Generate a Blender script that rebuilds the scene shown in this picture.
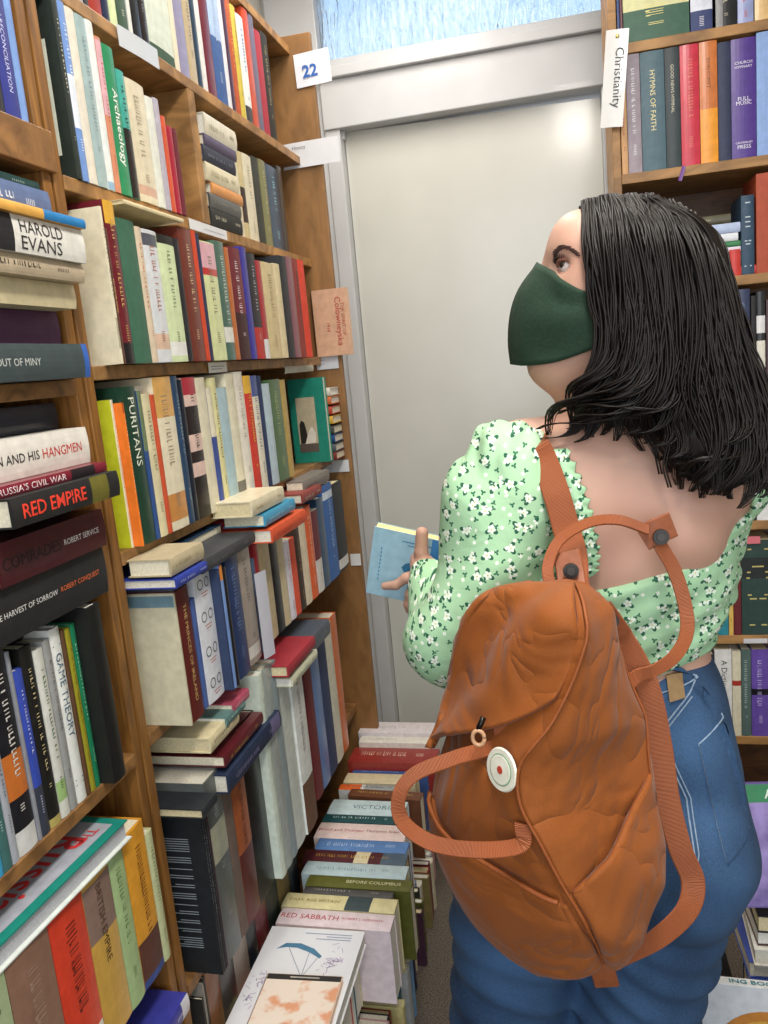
import bpy, bmesh, math, random
import numpy as np
from mathutils import Vector, Matrix
for o in list(bpy.data.objects): bpy.data.objects.remove(o)
scene = bpy.context.scene
COL = scene.collection
random.seed(7)

# ---------------------------------------------------------------- camera
H = 1.45
pitch, roll, yaw = .18024, -.0922, .23756
cy, sy, cp, sp, cr, sr = math.cos(yaw), math.sin(yaw), math.cos(pitch), math.sin(pitch), math.cos(roll), math.sin(roll)
fwd = Vector((-sy*cp, cy*cp, -sp)); right = Vector((cy, sy, 0)); up = right.cross(fwd)
r2 = cr*right + sr*up; u2 = -sr*right + cr*up
cam = bpy.data.cameras.new('camera'); camo = bpy.data.objects.new('camera', cam); COL.objects.link(camo)
M = Matrix((r2, u2, -fwd)).transposed().to_4x4(); M.translation = (0, 0, H)
camo.matrix_world = M
cam.sensor_fit = 'VERTICAL'; cam.sensor_height = 24; cam.lens = 804.9/1024*24
cam.clip_start = .02
scene.camera = camo

# ---------------------------------------------------------------- light and exposure
scene.view_settings.view_transform = 'Standard'; scene.view_settings.look = 'None'
scene.view_settings.exposure = 0.0; scene.view_settings.gamma = 1; scene.view_settings.use_curve_mapping = False
w = bpy.data.worlds.new('world'); scene.world = w; w.use_nodes = True
nt = w.node_tree; nt.nodes.clear()
wo = nt.nodes.new('ShaderNodeOutputWorld'); bg = nt.nodes.new('ShaderNodeBackground')
tc = nt.nodes.new('ShaderNodeTexCoord'); sx = nt.nodes.new('ShaderNodeSeparateXYZ'); rp = nt.nodes.new('ShaderNodeValToRGB')
nt.links.new(tc.outputs['Generated'], sx.inputs[0]); nt.links.new(sx.outputs['Z'], rp.inputs[0])
rp.color_ramp.elements[0].position = 0.0; rp.color_ramp.elements[0].color = (.55, .57, .60, 1)
rp.color_ramp.elements[1].position = .55; rp.color_ramp.elements[1].color = (.22, .48, .90, 1)
e = rp.color_ramp.elements.new(.30); e.color = (.74, .98, 1.22, 1)
nt.links.new(rp.outputs[0], bg.inputs[0]); bg.inputs[1].default_value = 1.0
nt.links.new(bg.outputs[0], wo.inputs[0])

def area(name, loc, size, size_y, power, color, target):
    l = bpy.data.lights.new(name, 'AREA'); l.shape = 'RECTANGLE'; l.size = size; l.size_y = size_y
    l.energy = power; l.color = color
    o = bpy.data.objects.new(name, l); COL.objects.link(o); o.location = loc
    d = Vector(target) - Vector(loc); o.rotation_euler = d.to_track_quat('-Z', 'Y').to_euler()
    return o
area('ceiling_lamp_light', (.15, .35, 2.66), .3, 1.2, 36, (1, .95, .88), (.15, .35, 0))
area('ceiling_lamp_light', (-.40, 1.80, 2.66), .3, 1.0, 14, (1, .95, .88), (-.40, 1.80, 0))
area('rear_fill_light', (.2, -1.6, 1.7), 2.0, 1.7, 30, (.93, .96, 1), (-.1, 1.2, 1.1))  # added soft fill from behind the camera; no window stands there

# ---------------------------------------------------------------- helpers
def lin(h):
    if len(h) == 3: h = ''.join(c*2 for c in h)
    r = []
    for i in (0, 2, 4):
        c = int(h[i:i+2], 16)/255
        r.append(c/12.92 if c <= .04045 else ((c+.055)/1.055)**2.4)
    return (*r, 1)
MATS = {}
def mat(hexc, rough=.45, bump=.15, scale=60., var=.10, metal=0., coat=0., sheen=0.):
    k = (hexc, rough, bump, scale, var, metal, coat)
    if k in MATS: return MATS[k]
    m = bpy.data.materials.new('paint_' + hexc); m.use_nodes = True; n = m.node_tree; b = n.nodes['Principled BSDF']
    c = lin(hexc)
    b.inputs['Roughness'].default_value = rough; b.inputs['Metallic'].default_value = metal
    b.inputs['Coat Weight'].default_value = coat; b.inputs['Sheen Weight'].default_value = sheen
    t = n.nodes.new('ShaderNodeTexCoord'); no = n.nodes.new('ShaderNodeTexNoise'); no.inputs['Scale'].default_value = scale
    no.inputs['Detail'].default_value = 4
    n.links.new(t.outputs['Object'], no.inputs['Vector'])
    r = n.nodes.new('ShaderNodeValToRGB'); n.links.new(no.outputs['Fac'], r.inputs[0])
    r.color_ramp.elements[0].position = .3; r.color_ramp.elements[1].position = .7
    r.color_ramp.elements[0].color = tuple(x*(1-var) for x in c[:3]) + (1,)
    r.color_ramp.elements[1].color = tuple(min(1, x*(1+var)+.004) for x in c[:3]) + (1,)
    n.links.new(r.outputs[0], b.inputs['Base Color'])
    if bump:
        bu = n.nodes.new('ShaderNodeBump'); bu.inputs['Strength'].default_value = bump; bu.inputs['Distance'].default_value = .002
        n.links.new(no.outputs['Fac'], bu.inputs['Height']); n.links.new(bu.outputs[0], b.inputs['Normal'])
    MATS[k] = m; return m
def wood(name, c1, c2, sc=(3, 3, 30), rough=.5):
    m = bpy.data.materials.new(name); m.use_nodes = True; n = m.node_tree; b = n.nodes['Principled BSDF']
    t = n.nodes.new('ShaderNodeTexCoord'); mp = n.nodes.new('ShaderNodeMapping'); mp.inputs['Scale'].default_value = sc
    no = n.nodes.new('ShaderNodeTexNoise'); no.inputs['Scale'].default_value = 4; no.inputs['Detail'].default_value = 6; no.inputs['Distortion'].default_value = 1.2
    n.links.new(t.outputs['Object'], mp.inputs[0]); n.links.new(mp.outputs[0], no.inputs['Vector'])
    r = n.nodes.new('ShaderNodeValToRGB'); n.links.new(no.outputs['Fac'], r.inputs[0])
    r.color_ramp.elements[0].position = .35; r.color_ramp.elements[1].position = .68
    r.color_ramp.elements[0].color = lin(c1); r.color_ramp.elements[1].color = lin(c2)
    n.links.new(r.outputs[0], b.inputs['Base Color']); b.inputs['Roughness'].default_value = rough
    bu = n.nodes.new('ShaderNodeBump'); bu.inputs['Strength'].default_value = .2; bu.inputs['Distance'].default_value = .002
    n.links.new(no.outputs['Fac'], bu.inputs['Height']); n.links.new(bu.outputs[0], b.inputs['Normal'])
    return m
def mesh_obj(name, verts, faces, mats, parent=None, mi=None, smooth=False):
    me = bpy.data.meshes.new(name); me.from_pydata([tuple(v) for v in verts], [], [tuple(f) for f in faces])
    for m in (mats if isinstance(mats, (list, tuple)) else [mats]): me.materials.append(m)
    if mi is not None:
        for p, i in zip(me.polygons, mi): p.material_index = i
    if smooth:
        for p in me.polygons: p.use_smooth = True
    me.update()
    o = bpy.data.objects.new(name, me); COL.objects.link(o)
    if parent: o.parent = parent
    return o
BOXF = [(0, 3, 2, 1), (4, 5, 6, 7), (0, 1, 5, 4), (1, 2, 6, 5), (2, 3, 7, 6), (3, 0, 4, 7)]
def boxv(a, b):
    (x0, y0, z0), (x1, y1, z1) = a, b
    return [(x0, y0, z0), (x1, y0, z0), (x1, y1, z0), (x0, y1, z0), (x0, y0, z1), (x1, y0, z1), (x1, y1, z1), (x0, y1, z1)]
def boxes(name, lst, m, parent=None, bevel=.0):
    V, F = [], []
    for a, b in lst:
        o = len(V); V += boxv(a, b); F += [tuple(i+o for i in f) for f in BOXF]
    ob = mesh_obj(name, V, F, m, parent)
    if bevel:
        md = ob.modifiers.new('bevel', 'BEVEL'); md.width = bevel; md.segments = 2
    return ob
def struct(o): o['kind'] = 'structure'; return o
def tag(o, label, cat, group=None):
    o['label'] = label; o['category'] = cat
    if group: o['group'] = group
    return o
def empty(name, mw):
    o = bpy.data.objects.new(name, None); COL.objects.link(o); o.empty_display_size = .05
    o.matrix_world = mw; return o
TXT = {}
def text_geo(s, bold=0):
    k = (s, bold)
    if k not in TXT:
        cu = bpy.data.curves.new('lettering', 'FONT'); cu.body = s; cu.size = 1; cu.resolution_u = 2; cu.offset = bold
        ob = bpy.data.objects.new('lettering', cu)
        me = bpy.data.meshes.new_from_object(ob)
        v = np.array([x.co[:2] for x in me.vertices]) if len(me.vertices) else np.zeros((1, 2))
        f = [tuple(p.vertices) for p in me.polygons]
        v = v - v.min(0); TXT[k] = (v, f, v.max(0))
        bpy.data.objects.remove(ob); bpy.data.meshes.remove(me)
    return TXT[k]

# ---------------------------------------------------------------- books
PAGE = None
def page_mat():
    global PAGE
    if PAGE is None: PAGE = [mat(c, .8, .3, 300, .12) for c in ('e8e0c6', 'ece8dc', 'd8caa0', 'e2dccb')]
    return random.choice(PAGE)
AX = {  # local X (thickness), Y (into the book from the spine), Z (height) in world axes
 'A': ((0, 1, 0), (-1, 0, 0), (0, 0, 1)),     # upright, spine towards the aisle
 'F': ((1, 0, 0), (0, 1, 0), (0, 0, 1)),      # upright, spine towards the shopper
 'P': ((0, 0, 1), (-1, 0, 0), (0, -1, 0)),    # lying, spine towards the aisle
 'N': ((0, 0, 1), (0, 1, 0), (-1, 0, 0)),     # lying, spine towards the shopper
 'Q': ((0, 0, 1), (0, -1, 0), (1, 0, 0)),     # lying, fore-edge towards the shopper
 'S': ((0, 1, 0), (0, 0, -1), (-1, 0, 0)),    # standing on its fore-edge, spine up
}
def frame(kind, loc, yaw=0, lean=0):
    a = AX[kind]; m = Matrix((a[0], a[1], a[2])).transposed().to_4x4()
    m = Matrix.Rotation(math.radians(yaw), 4, 'Z') @ m
    if lean: m = m @ Matrix.Rotation(math.radians(lean), 4, 'Y')
    m.translation = loc; return m
def book(kind, loc, t, h, d, col, tcol, text, label, group, op=None, yaw=0, lean=0, name='book'):
    op = op or {}
    root = empty(name, frame(kind, loc, yaw, lean)); tag(root, label, 'book', group)
    c = min(.0022, t*.12); k = min(.0022, t*.10)
    ov = .002
    us = np.linspace(0, 1, 7)
    prof = [(0, d)] + [(u*t, k*(2*u-1)**2) for u in us] + [(t, d), (t-c, d), (t-c, k+c), (c, k+c), (c, d)]
    bands = op.get('bands', [])
    zs = sorted(set([0., 1.] + [min(1, max(0, b[i])) for b in bands for i in (0, 1)]))
    n = len(prof); V = [(x, y, z*h) for z in zs for x, y in prof]; F = []; MI = []
    rough = op.get('rough', random.choice((.28, .35, .5, .6)))
    mats = [mat(col, rough, .12)] + [mat(b[2], rough, .12) for b in bands]
    ci = 0
    if op.get('cov'): mats.append(mat(op['cov'], rough, .1)); ci = len(mats)-1
    for j in range(len(zs)-1):
        zm = (zs[j]+zs[j+1])/2; bi = 0
        for q, b in enumerate(bands):
            if b[0] <= zm <= b[1]: bi = q+1
        for i in range(n):
            i2 = (i+1) % n
            F.append((j*n+i, j*n+i2, (j+1)*n+i2, (j+1)*n+i))
            MI.append(bi if 1 <= i <= 6 else (ci if i in (0, 7) else 0))
    F.append(tuple(range(n))[::-1]); MI.append(0); L = (len(zs)-1)*n; F.append(tuple(L+i for i in range(n))); MI.append(0)
    mesh_obj('cover', V, F, mats, root, MI)
    boxes('pages', [((c, k+c, ov), (t-c, d-.003, h-ov))], page_mat(), root)
    def put(verts, faces, colr, nm='title', lab=None):
        vv = [(x, k*(2*min(max(x/t, 0), 1)-1)**2 - .0005, z) for x, z in verts]
        return mesh_obj(nm, vv, faces, mat(colr, .5, 0, 60, .02), root)
    def along(s, z1, z0, size, xc, colr, nm='title'):
        v, f, m = text_geo(s, .010 if op.get('bold') else 0)
        sc = min((z1-z0)/m[0], size/max(m[1], .7)); sxx = min((z1-z0)/m[0], sc*1.35)
        vv = [(xc - m[1]*sc/2 + q[1]*sc, (z1+z0)/2 + m[0]*sxx/2 - q[0]*sxx) for q in v]
        return put(vv, f, colr, nm)
    def across(s, zc, wd, colr, hmax=.02):
        v, f, m = text_geo(s, 0)
        sc = min(wd/m[0], hmax/m[1])
        vv = [(t/2 - m[0]*sc/2 + q[0]*sc, zc - m[1]*sc/2 + q[1]*sc) for q in v]
        return put(vv, f, colr)
    if text and tcol:
        a, b = op.get('tspan', (.14, .88)); lines = text.split('|')
        if op.get('horiz'):
            for s, zc in zip(lines, (.8, .5, .13)):
                ws = s.split(' ')
                for i, q in enumerate(ws): across(q, (zc-.035*i)*h, t*.7, tcol, .008)
        elif op.get('duo'):
            along(lines[0], h*.98, h*.47, t*.55, t*.5, tcol); along(lines[1], h*.44, h*.08, t*.42, t*.5, op.get('tc2', tcol), 'author')
        elif op.get('two'):
            ws = lines[0].split(' ')
            along(ws[0], h*b, h*a, t*.36, t*.72, tcol); along(ws[1], h*b, h*(a+.02), t*.36, t*.28, tcol)
        else: along(lines[0], h*b, h*a, t*.62, t*.5, tcol)
    elif tcol and not op.get('glasses'):
        V, F = [], []
        def bar(x0, x1, z0, z1):
            o = len(V); V.extend([(x0, z0), (x1, z0), (x1, z1), (x0, z1)]); F.append((o, o+1, o+2, o+3))
        if op.get('horizmark'):
            for zc in (.9, .72, .66, .6, .42, .38, .1):
                ww = t*random.uniform(.3, .7); bar(t/2-ww/2, t/2+ww/2, zc*h, (zc+.015)*h)
        else:
            z = h*.88; wd = t*random.uniform(.2, .34); off = random.uniform(-.08, .08)*t; stop = h*random.uniform(.3, .5)
            while z > stop:
                l = random.uniform(.002, .006)
                q = random.uniform(.7, 1); bar(t/2+off-wd*q/2, t/2+off+wd*q/2, z-l*.35, z)
                if random.random() < .4: bar(t/2+off-wd*q/2, t/2+off-wd*q/2+wd*.2, z-l*.9, z)
                z -= l + .0012 + (.005 if random.random() < .15 else 0)
            put(V, F, tcol, 'title'); V, F = [], []
            z = h*.24; wd *= .7
            for i in range(random.randint(2, 7)):
                bar(t/2-wd/2, t/2+wd/2, z-.0012, z); z -= .0035
        if V: put(V, F, tcol, 'title' if op.get('horizmark') else 'author_line')
    if op.get('rules'):
        V, F = [], []
        for z in (.9, .13, .1):
            o = len(V); V += [(t*.12, z*h), (t*.88, z*h), (t*.88, z*h+.0012), (t*.12, z*h+.0012)]; F.append((o, o+1, o+2, o+3))
        put(V, F, tcol, 'rule_lines')
    if op.get('glasses'):
        for zc in (.88, .64, .38, .14):
            V, F = [], []
            for s in (-1, 1):
                cx = t/2 + s*t*.2; N = 12; o = len(V)
                for i in range(N):
                    a = i/N*2*math.pi
                    V += [(cx+math.cos(a)*t*.15, zc*h+math.sin(a)*t*.15), (cx+math.cos(a)*t*.12, zc*h+math.sin(a)*t*.12)]
                F += [(o+2*i, o+2*i+1, o+2*((i+1) % N)+1, o+2*((i+1) % N)) for i in range(N)]
            put(V, F, tcol, 'spectacle_drawing')
            put([(t*.3, zc*h-.016), (t*.7, zc*h-.016), (t*.7, zc*h-.0145), (t*.3, zc*h-.0145), (t*.35, zc*h-.021), (t*.65, zc*h-.021), (t*.65, zc*h-.0195), (t*.35, zc*h-.0195)], [(0, 1, 2, 3), (4, 5, 6, 7)], 'c06a5a')
    if op.get('panel'):
        for i, (cc, y0, y1, z0, z1) in enumerate(op['panel']):
            x = -.0004*(i+1)
            mesh_obj('cover_panel', [(x, y0*d, z0*h), (x, y1*d, z0*h), (x, y1*d, z1*h), (x, y0*d, z1*h)], [(3, 2, 1, 0)], mat(cc, .4, .05), root)
    if op.get('covband'):
        mesh_obj('cover_band', [(-.0004, 0.001, .9*h), (-.0004, d, .9*h), (-.0004, d, .985*h), (-.0004, .001, .985*h)], [(3, 2, 1, 0)], mat(op['covband'], .5, .05), root)
    if op.get('backprint'):
        V, F = [], []; x = -.0004; z = .80*h; rr = random.Random(3)
        while z > .12*h:
            o = len(V); l = rr.uniform(.35, .6)*d if rr.random() < .85 else .2*d
            V += [(x, d*.16, z), (x, d*.16+l, z), (x, d*.16+l, z+.0014), (x, d*.16, z+.0014)]; F.append((o+3, o+2, o+1, o)); z -= .0042 if rr.random() < .8 else .012
        mesh_obj('back_print', V, F, mat('98a0a4', .6, 0), root)
    return root

# ---------------------------------------------------------------- the setting
def carpet_mat():
    m = bpy.data.materials.new('carpet'); m.use_nodes = True; n = m.node_tree; b = n.nodes['Principled BSDF']
    t = n.nodes.new('ShaderNodeTexCoord'); a = n.nodes.new('ShaderNodeTexNoise'); a.inputs['Scale'].default_value = 260; a.inputs['Detail'].default_value = 5
    v = n.nodes.new('ShaderNodeTexVoronoi'); v.inputs['Scale'].default_value = 30
    n.links.new(t.outputs['Object'], a.inputs['Vector']); n.links.new(t.outputs['Object'], v.inputs['Vector'])
    r = n.nodes.new('ShaderNodeValToRGB'); n.links.new(a.outputs['Fac'], r.inputs[0])
    r.color_ramp.elements[0].position = .3; r.color_ramp.elements[0].color = lin('3e3833'); r.color_ramp.elements[1].position = .75; r.color_ramp.elements[1].color = lin('857a6c')
    l = n.nodes.new('ShaderNodeMath'); l.operation = 'LESS_THAN'; l.inputs[1].default_value = .045; n.links.new(v.outputs['Distance'], l.inputs[0])
    mx = n.nodes.new('ShaderNodeMix'); mx.data_type = 'RGBA'; mx.inputs['B'].default_value = lin('cfc8b8')
    n.links.new(l.outputs[0], mx.inputs['Factor']); n.links.new(r.outputs[0], mx.inputs['A']); n.links.new(mx.outputs['Result'], b.inputs['Base Color'])
    b.inputs['Roughness'].default_value = .95
    bu = n.nodes.new('ShaderNodeBump'); bu.inputs['Strength'].default_value = .6; bu.inputs['Distance'].default_value = .004
    n.links.new(a.outputs['Fac'], bu.inputs['Height']); n.links.new(bu.outputs[0], b.inputs['Normal']); return m
WHITE = mat('c6c7c6', .38, .08, 14, .03, coat=.2)
FRAME = mat('c9cacb', .42, .10, 10, .03, coat=.1)
struct(boxes('floor', [((-.95, -1.9, -.05), (1.6, 2.8, 0))], carpet_mat()))
struct(boxes('ceiling', [((-.95, -1.9, 2.72), (1.6, 2.8, 2.78))], mat('dcdcd8', .8, .1, 20, .02)))
struct(boxes('wall_left', [((-.95, -1.9, 0), (-.87, 2.8, 2.72))], mat('c9c6bd', .8, .1, 20, .03)))
struct(boxes('wall_right', [((1.5, -1.9, 0), (1.6, 2.8, 2.72))], mat('c9c6bd', .8, .1, 20, .03)))
# wall with the doorway: side pieces only, the rest is frame, door and transom light
struct(boxes('wall_back', [((-.95, 2.6, 0), (-.86, 2.72, 2.72)), ((.24, 2.6, 0), (1.6, 2.72, 2.72)), ((-.86, 2.6, 2.66), (.24, 2.72, 2.72))], mat('cfcfcc', .7, .1, 20, .03)))
fr = [((-.86, 2.585, 0), (-.70, 2.70, 2.66)), ((-.70, 2.575, 0), (-.652, 2.70, 2.3)), ((.128, 2.575, 0), (.24, 2.70, 2.3)),
      ((-.70, 2.565, 2.175), (.24, 2.70, 2.315)), ((-.70, 2.545, 2.315), (.24, 2.70, 2.345)), ((-.70, 2.585, 2.345), (.24, 2.69, 2.378)), ((.175, 2.585, 2.3), (.24, 2.70, 2.66)), ((-.86, 2.58, 2.63), (.24, 2.70, 2.66)),
      ((-.675, 2.6, 2.15), (-.644, 2.665, 2.182))]
struct(boxes('trim_1', fr, FRAME, bevel=.003))
# transom glass: wavy obscured pane
def glass_mat():
    m = bpy.data.materials.new('reeded_glass'); m.use_nodes = True; n = m.node_tree; b = n.nodes['Principled BSDF']
    b.inputs['Base Color'].default_value = (.93, .97, 1, 1); b.inputs['Transmission Weight'].default_value = 1; b.inputs['Roughness'].default_value = .2; b.inputs['IOR'].default_value = 1.45
    t = n.nodes.new('ShaderNodeTexCoord'); mp = n.nodes.new('ShaderNodeMapping'); mp.inputs['Scale'].default_value = (1, 1, .16)
    a = n.nodes.new('ShaderNodeTexNoise'); a.inputs['Scale'].default_value = 75; a.inputs['Detail'].default_value = 3; a.inputs['Distortion'].default_value = .8
    n.links.new(t.outputs['Object'], mp.inputs[0]); n.links.new(mp.outputs[0], a.inputs['Vector'])
    bu = n.nodes.new('ShaderNodeBump'); bu.inputs['Strength'].default_value = 1; bu.inputs['Distance'].default_value = .007
    n.links.new(a.outputs['Fac'], bu.inputs['Height']); n.links.new(bu.outputs[0], b.inputs['Normal']); return m
struct(boxes('window_1', [((-.70, 2.63, 2.37), (.18, 2.636, 2.64))], glass_mat()))
# the door leaf: plain glossy panel dropped slightly at the right, a sliver of daylight above it
def door_mat():
    m = mat('cfcfc6', .26, .35, 7, .02, coat=.35); m.node_tree.nodes['Principled BSDF'].inputs['Coat Roughness'].default_value = .12; return m
dv = boxv((-.65, 2.625, .005), (.127, 2.66, 2.174))
dv = [(x, y, z if z < 1 else (2.176 if x < 0 else 2.158)) for x, y, z in dv]
door = struct(mesh_obj('door_1', dv, BOXF, door_mat()))
# ---------------------------------------------------------------- left bookcases
WD = wood('oak_board', '6b4a28', '9c7040', (2, 6, 6)); WD2 = wood('pine_board', '7f5c34', 'b58750', (2, 5, 5)); WV = wood('oak_upright', '6b4620', '99692e', (14, 14, 1.4))
WP = wood('hardboard_end', '7c5830', '966c3e', (6, 6, 2)); WDK = wood('stained_board', '4a2e18', '6e4824', (3, 8, 8))
bk = empty('bookcase', Matrix.Translation((-.75, .65, 0))); tag(bk, 'nearer wooden bookcase bay at the left edge, crammed with lying and standing books', 'bookcase')
def part(name, lst, m, root, bevel=.0015):
    o = boxes(name, [(tuple(Vector(a)-root.location), tuple(Vector(b)-root.location)) for a, b in lst], m, root, bevel); return o
bk.location = (-.75, .65, 0)
part('side_panel', [((-.865, .988, 0), (-.652, 1.006, 2.5))], WV, bk)
part('side_panel', [((-.865, .08, 0), (-.652, .098, 2.5))], WV, bk)
part('back_panel', [((-.869, .098, .02), (-.862, .988, 2.5))], WDK, bk)
for z0, z1, x in ((1.736, 1.788, -.642), (1.447, 1.4685, -.652), (.902, .9218, -.648), (.575, .5998, -.652), (.18, .2, -.652), (2.2, 2.22, -.652), (2.48, 2.5, -.652)):
    part('shelf', [((-.862, .098, z0), (x, .988, z1))] if x < -.645 else [((-.862, .098, z0), (-.652, .988, z1)), ((-.652, .098, z0), (x, 1.0085, z1))], WD, bk)
bk2 = empty('bookcase', Matrix.Translation((-.75, 1.6, 0))); tag(bk2, 'farther wooden bookcase bay with a wide brown end panel beside the white door', 'bookcase'); bk2.location = (-.75, 1.6, 0)
part('side_panel', [((-.865, 1.01, 0), (-.650, 1.03, 2.5))], WV, bk2)
part('end_panel', [((-.865, 2.122, 0), (-.592, 2.14, 2.285))], WP, bk2)
part('back_panel', [((-.869, 1.03, .02), (-.862, 2.122, 2.5))], WDK, bk2)
part('divider', [((-.862, 1.468, 1.74), (-.648, 1.496, 1.975))], WD2, bk2)
for z1 in (1.995, 1.74, 1.485, 1.215, .93, .49, .17, 2.26):
    part('shelf', [((-.862, 1.03, z1-.02), (-.648, 2.122, z1))], WD2 if z1 > 1 else WD, bk2)
bk3 = empty('bookcase', Matrix.Translation((.7, 2.15, 0))); tag(bk3, 'wooden bookcase right of the door holding hymn books, partly behind the shopper', 'bookcase'); bk3.location = (.7, 2.15, 0)
part('side_panel', [((.122, 2.05, 0), (.140, 2.32, 2.6))], WD2, bk3)
part('side_panel', [((1.28, 2.05, 0), (1.30, 2.32, 2.6))], WD2, bk3)
part('back_panel', [((.14, 2.312, 0), (1.28, 2.32, 2.6))], WDK, bk3)
for z1 in (2.107, 1.83, 1.577, 1.29, 1.0, .71, .44, .1, 2.4):
    part('shelf', [((.14, 2.048, z1-.022), (1.28, 2.312, z1))], WD2, bk3)

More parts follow.
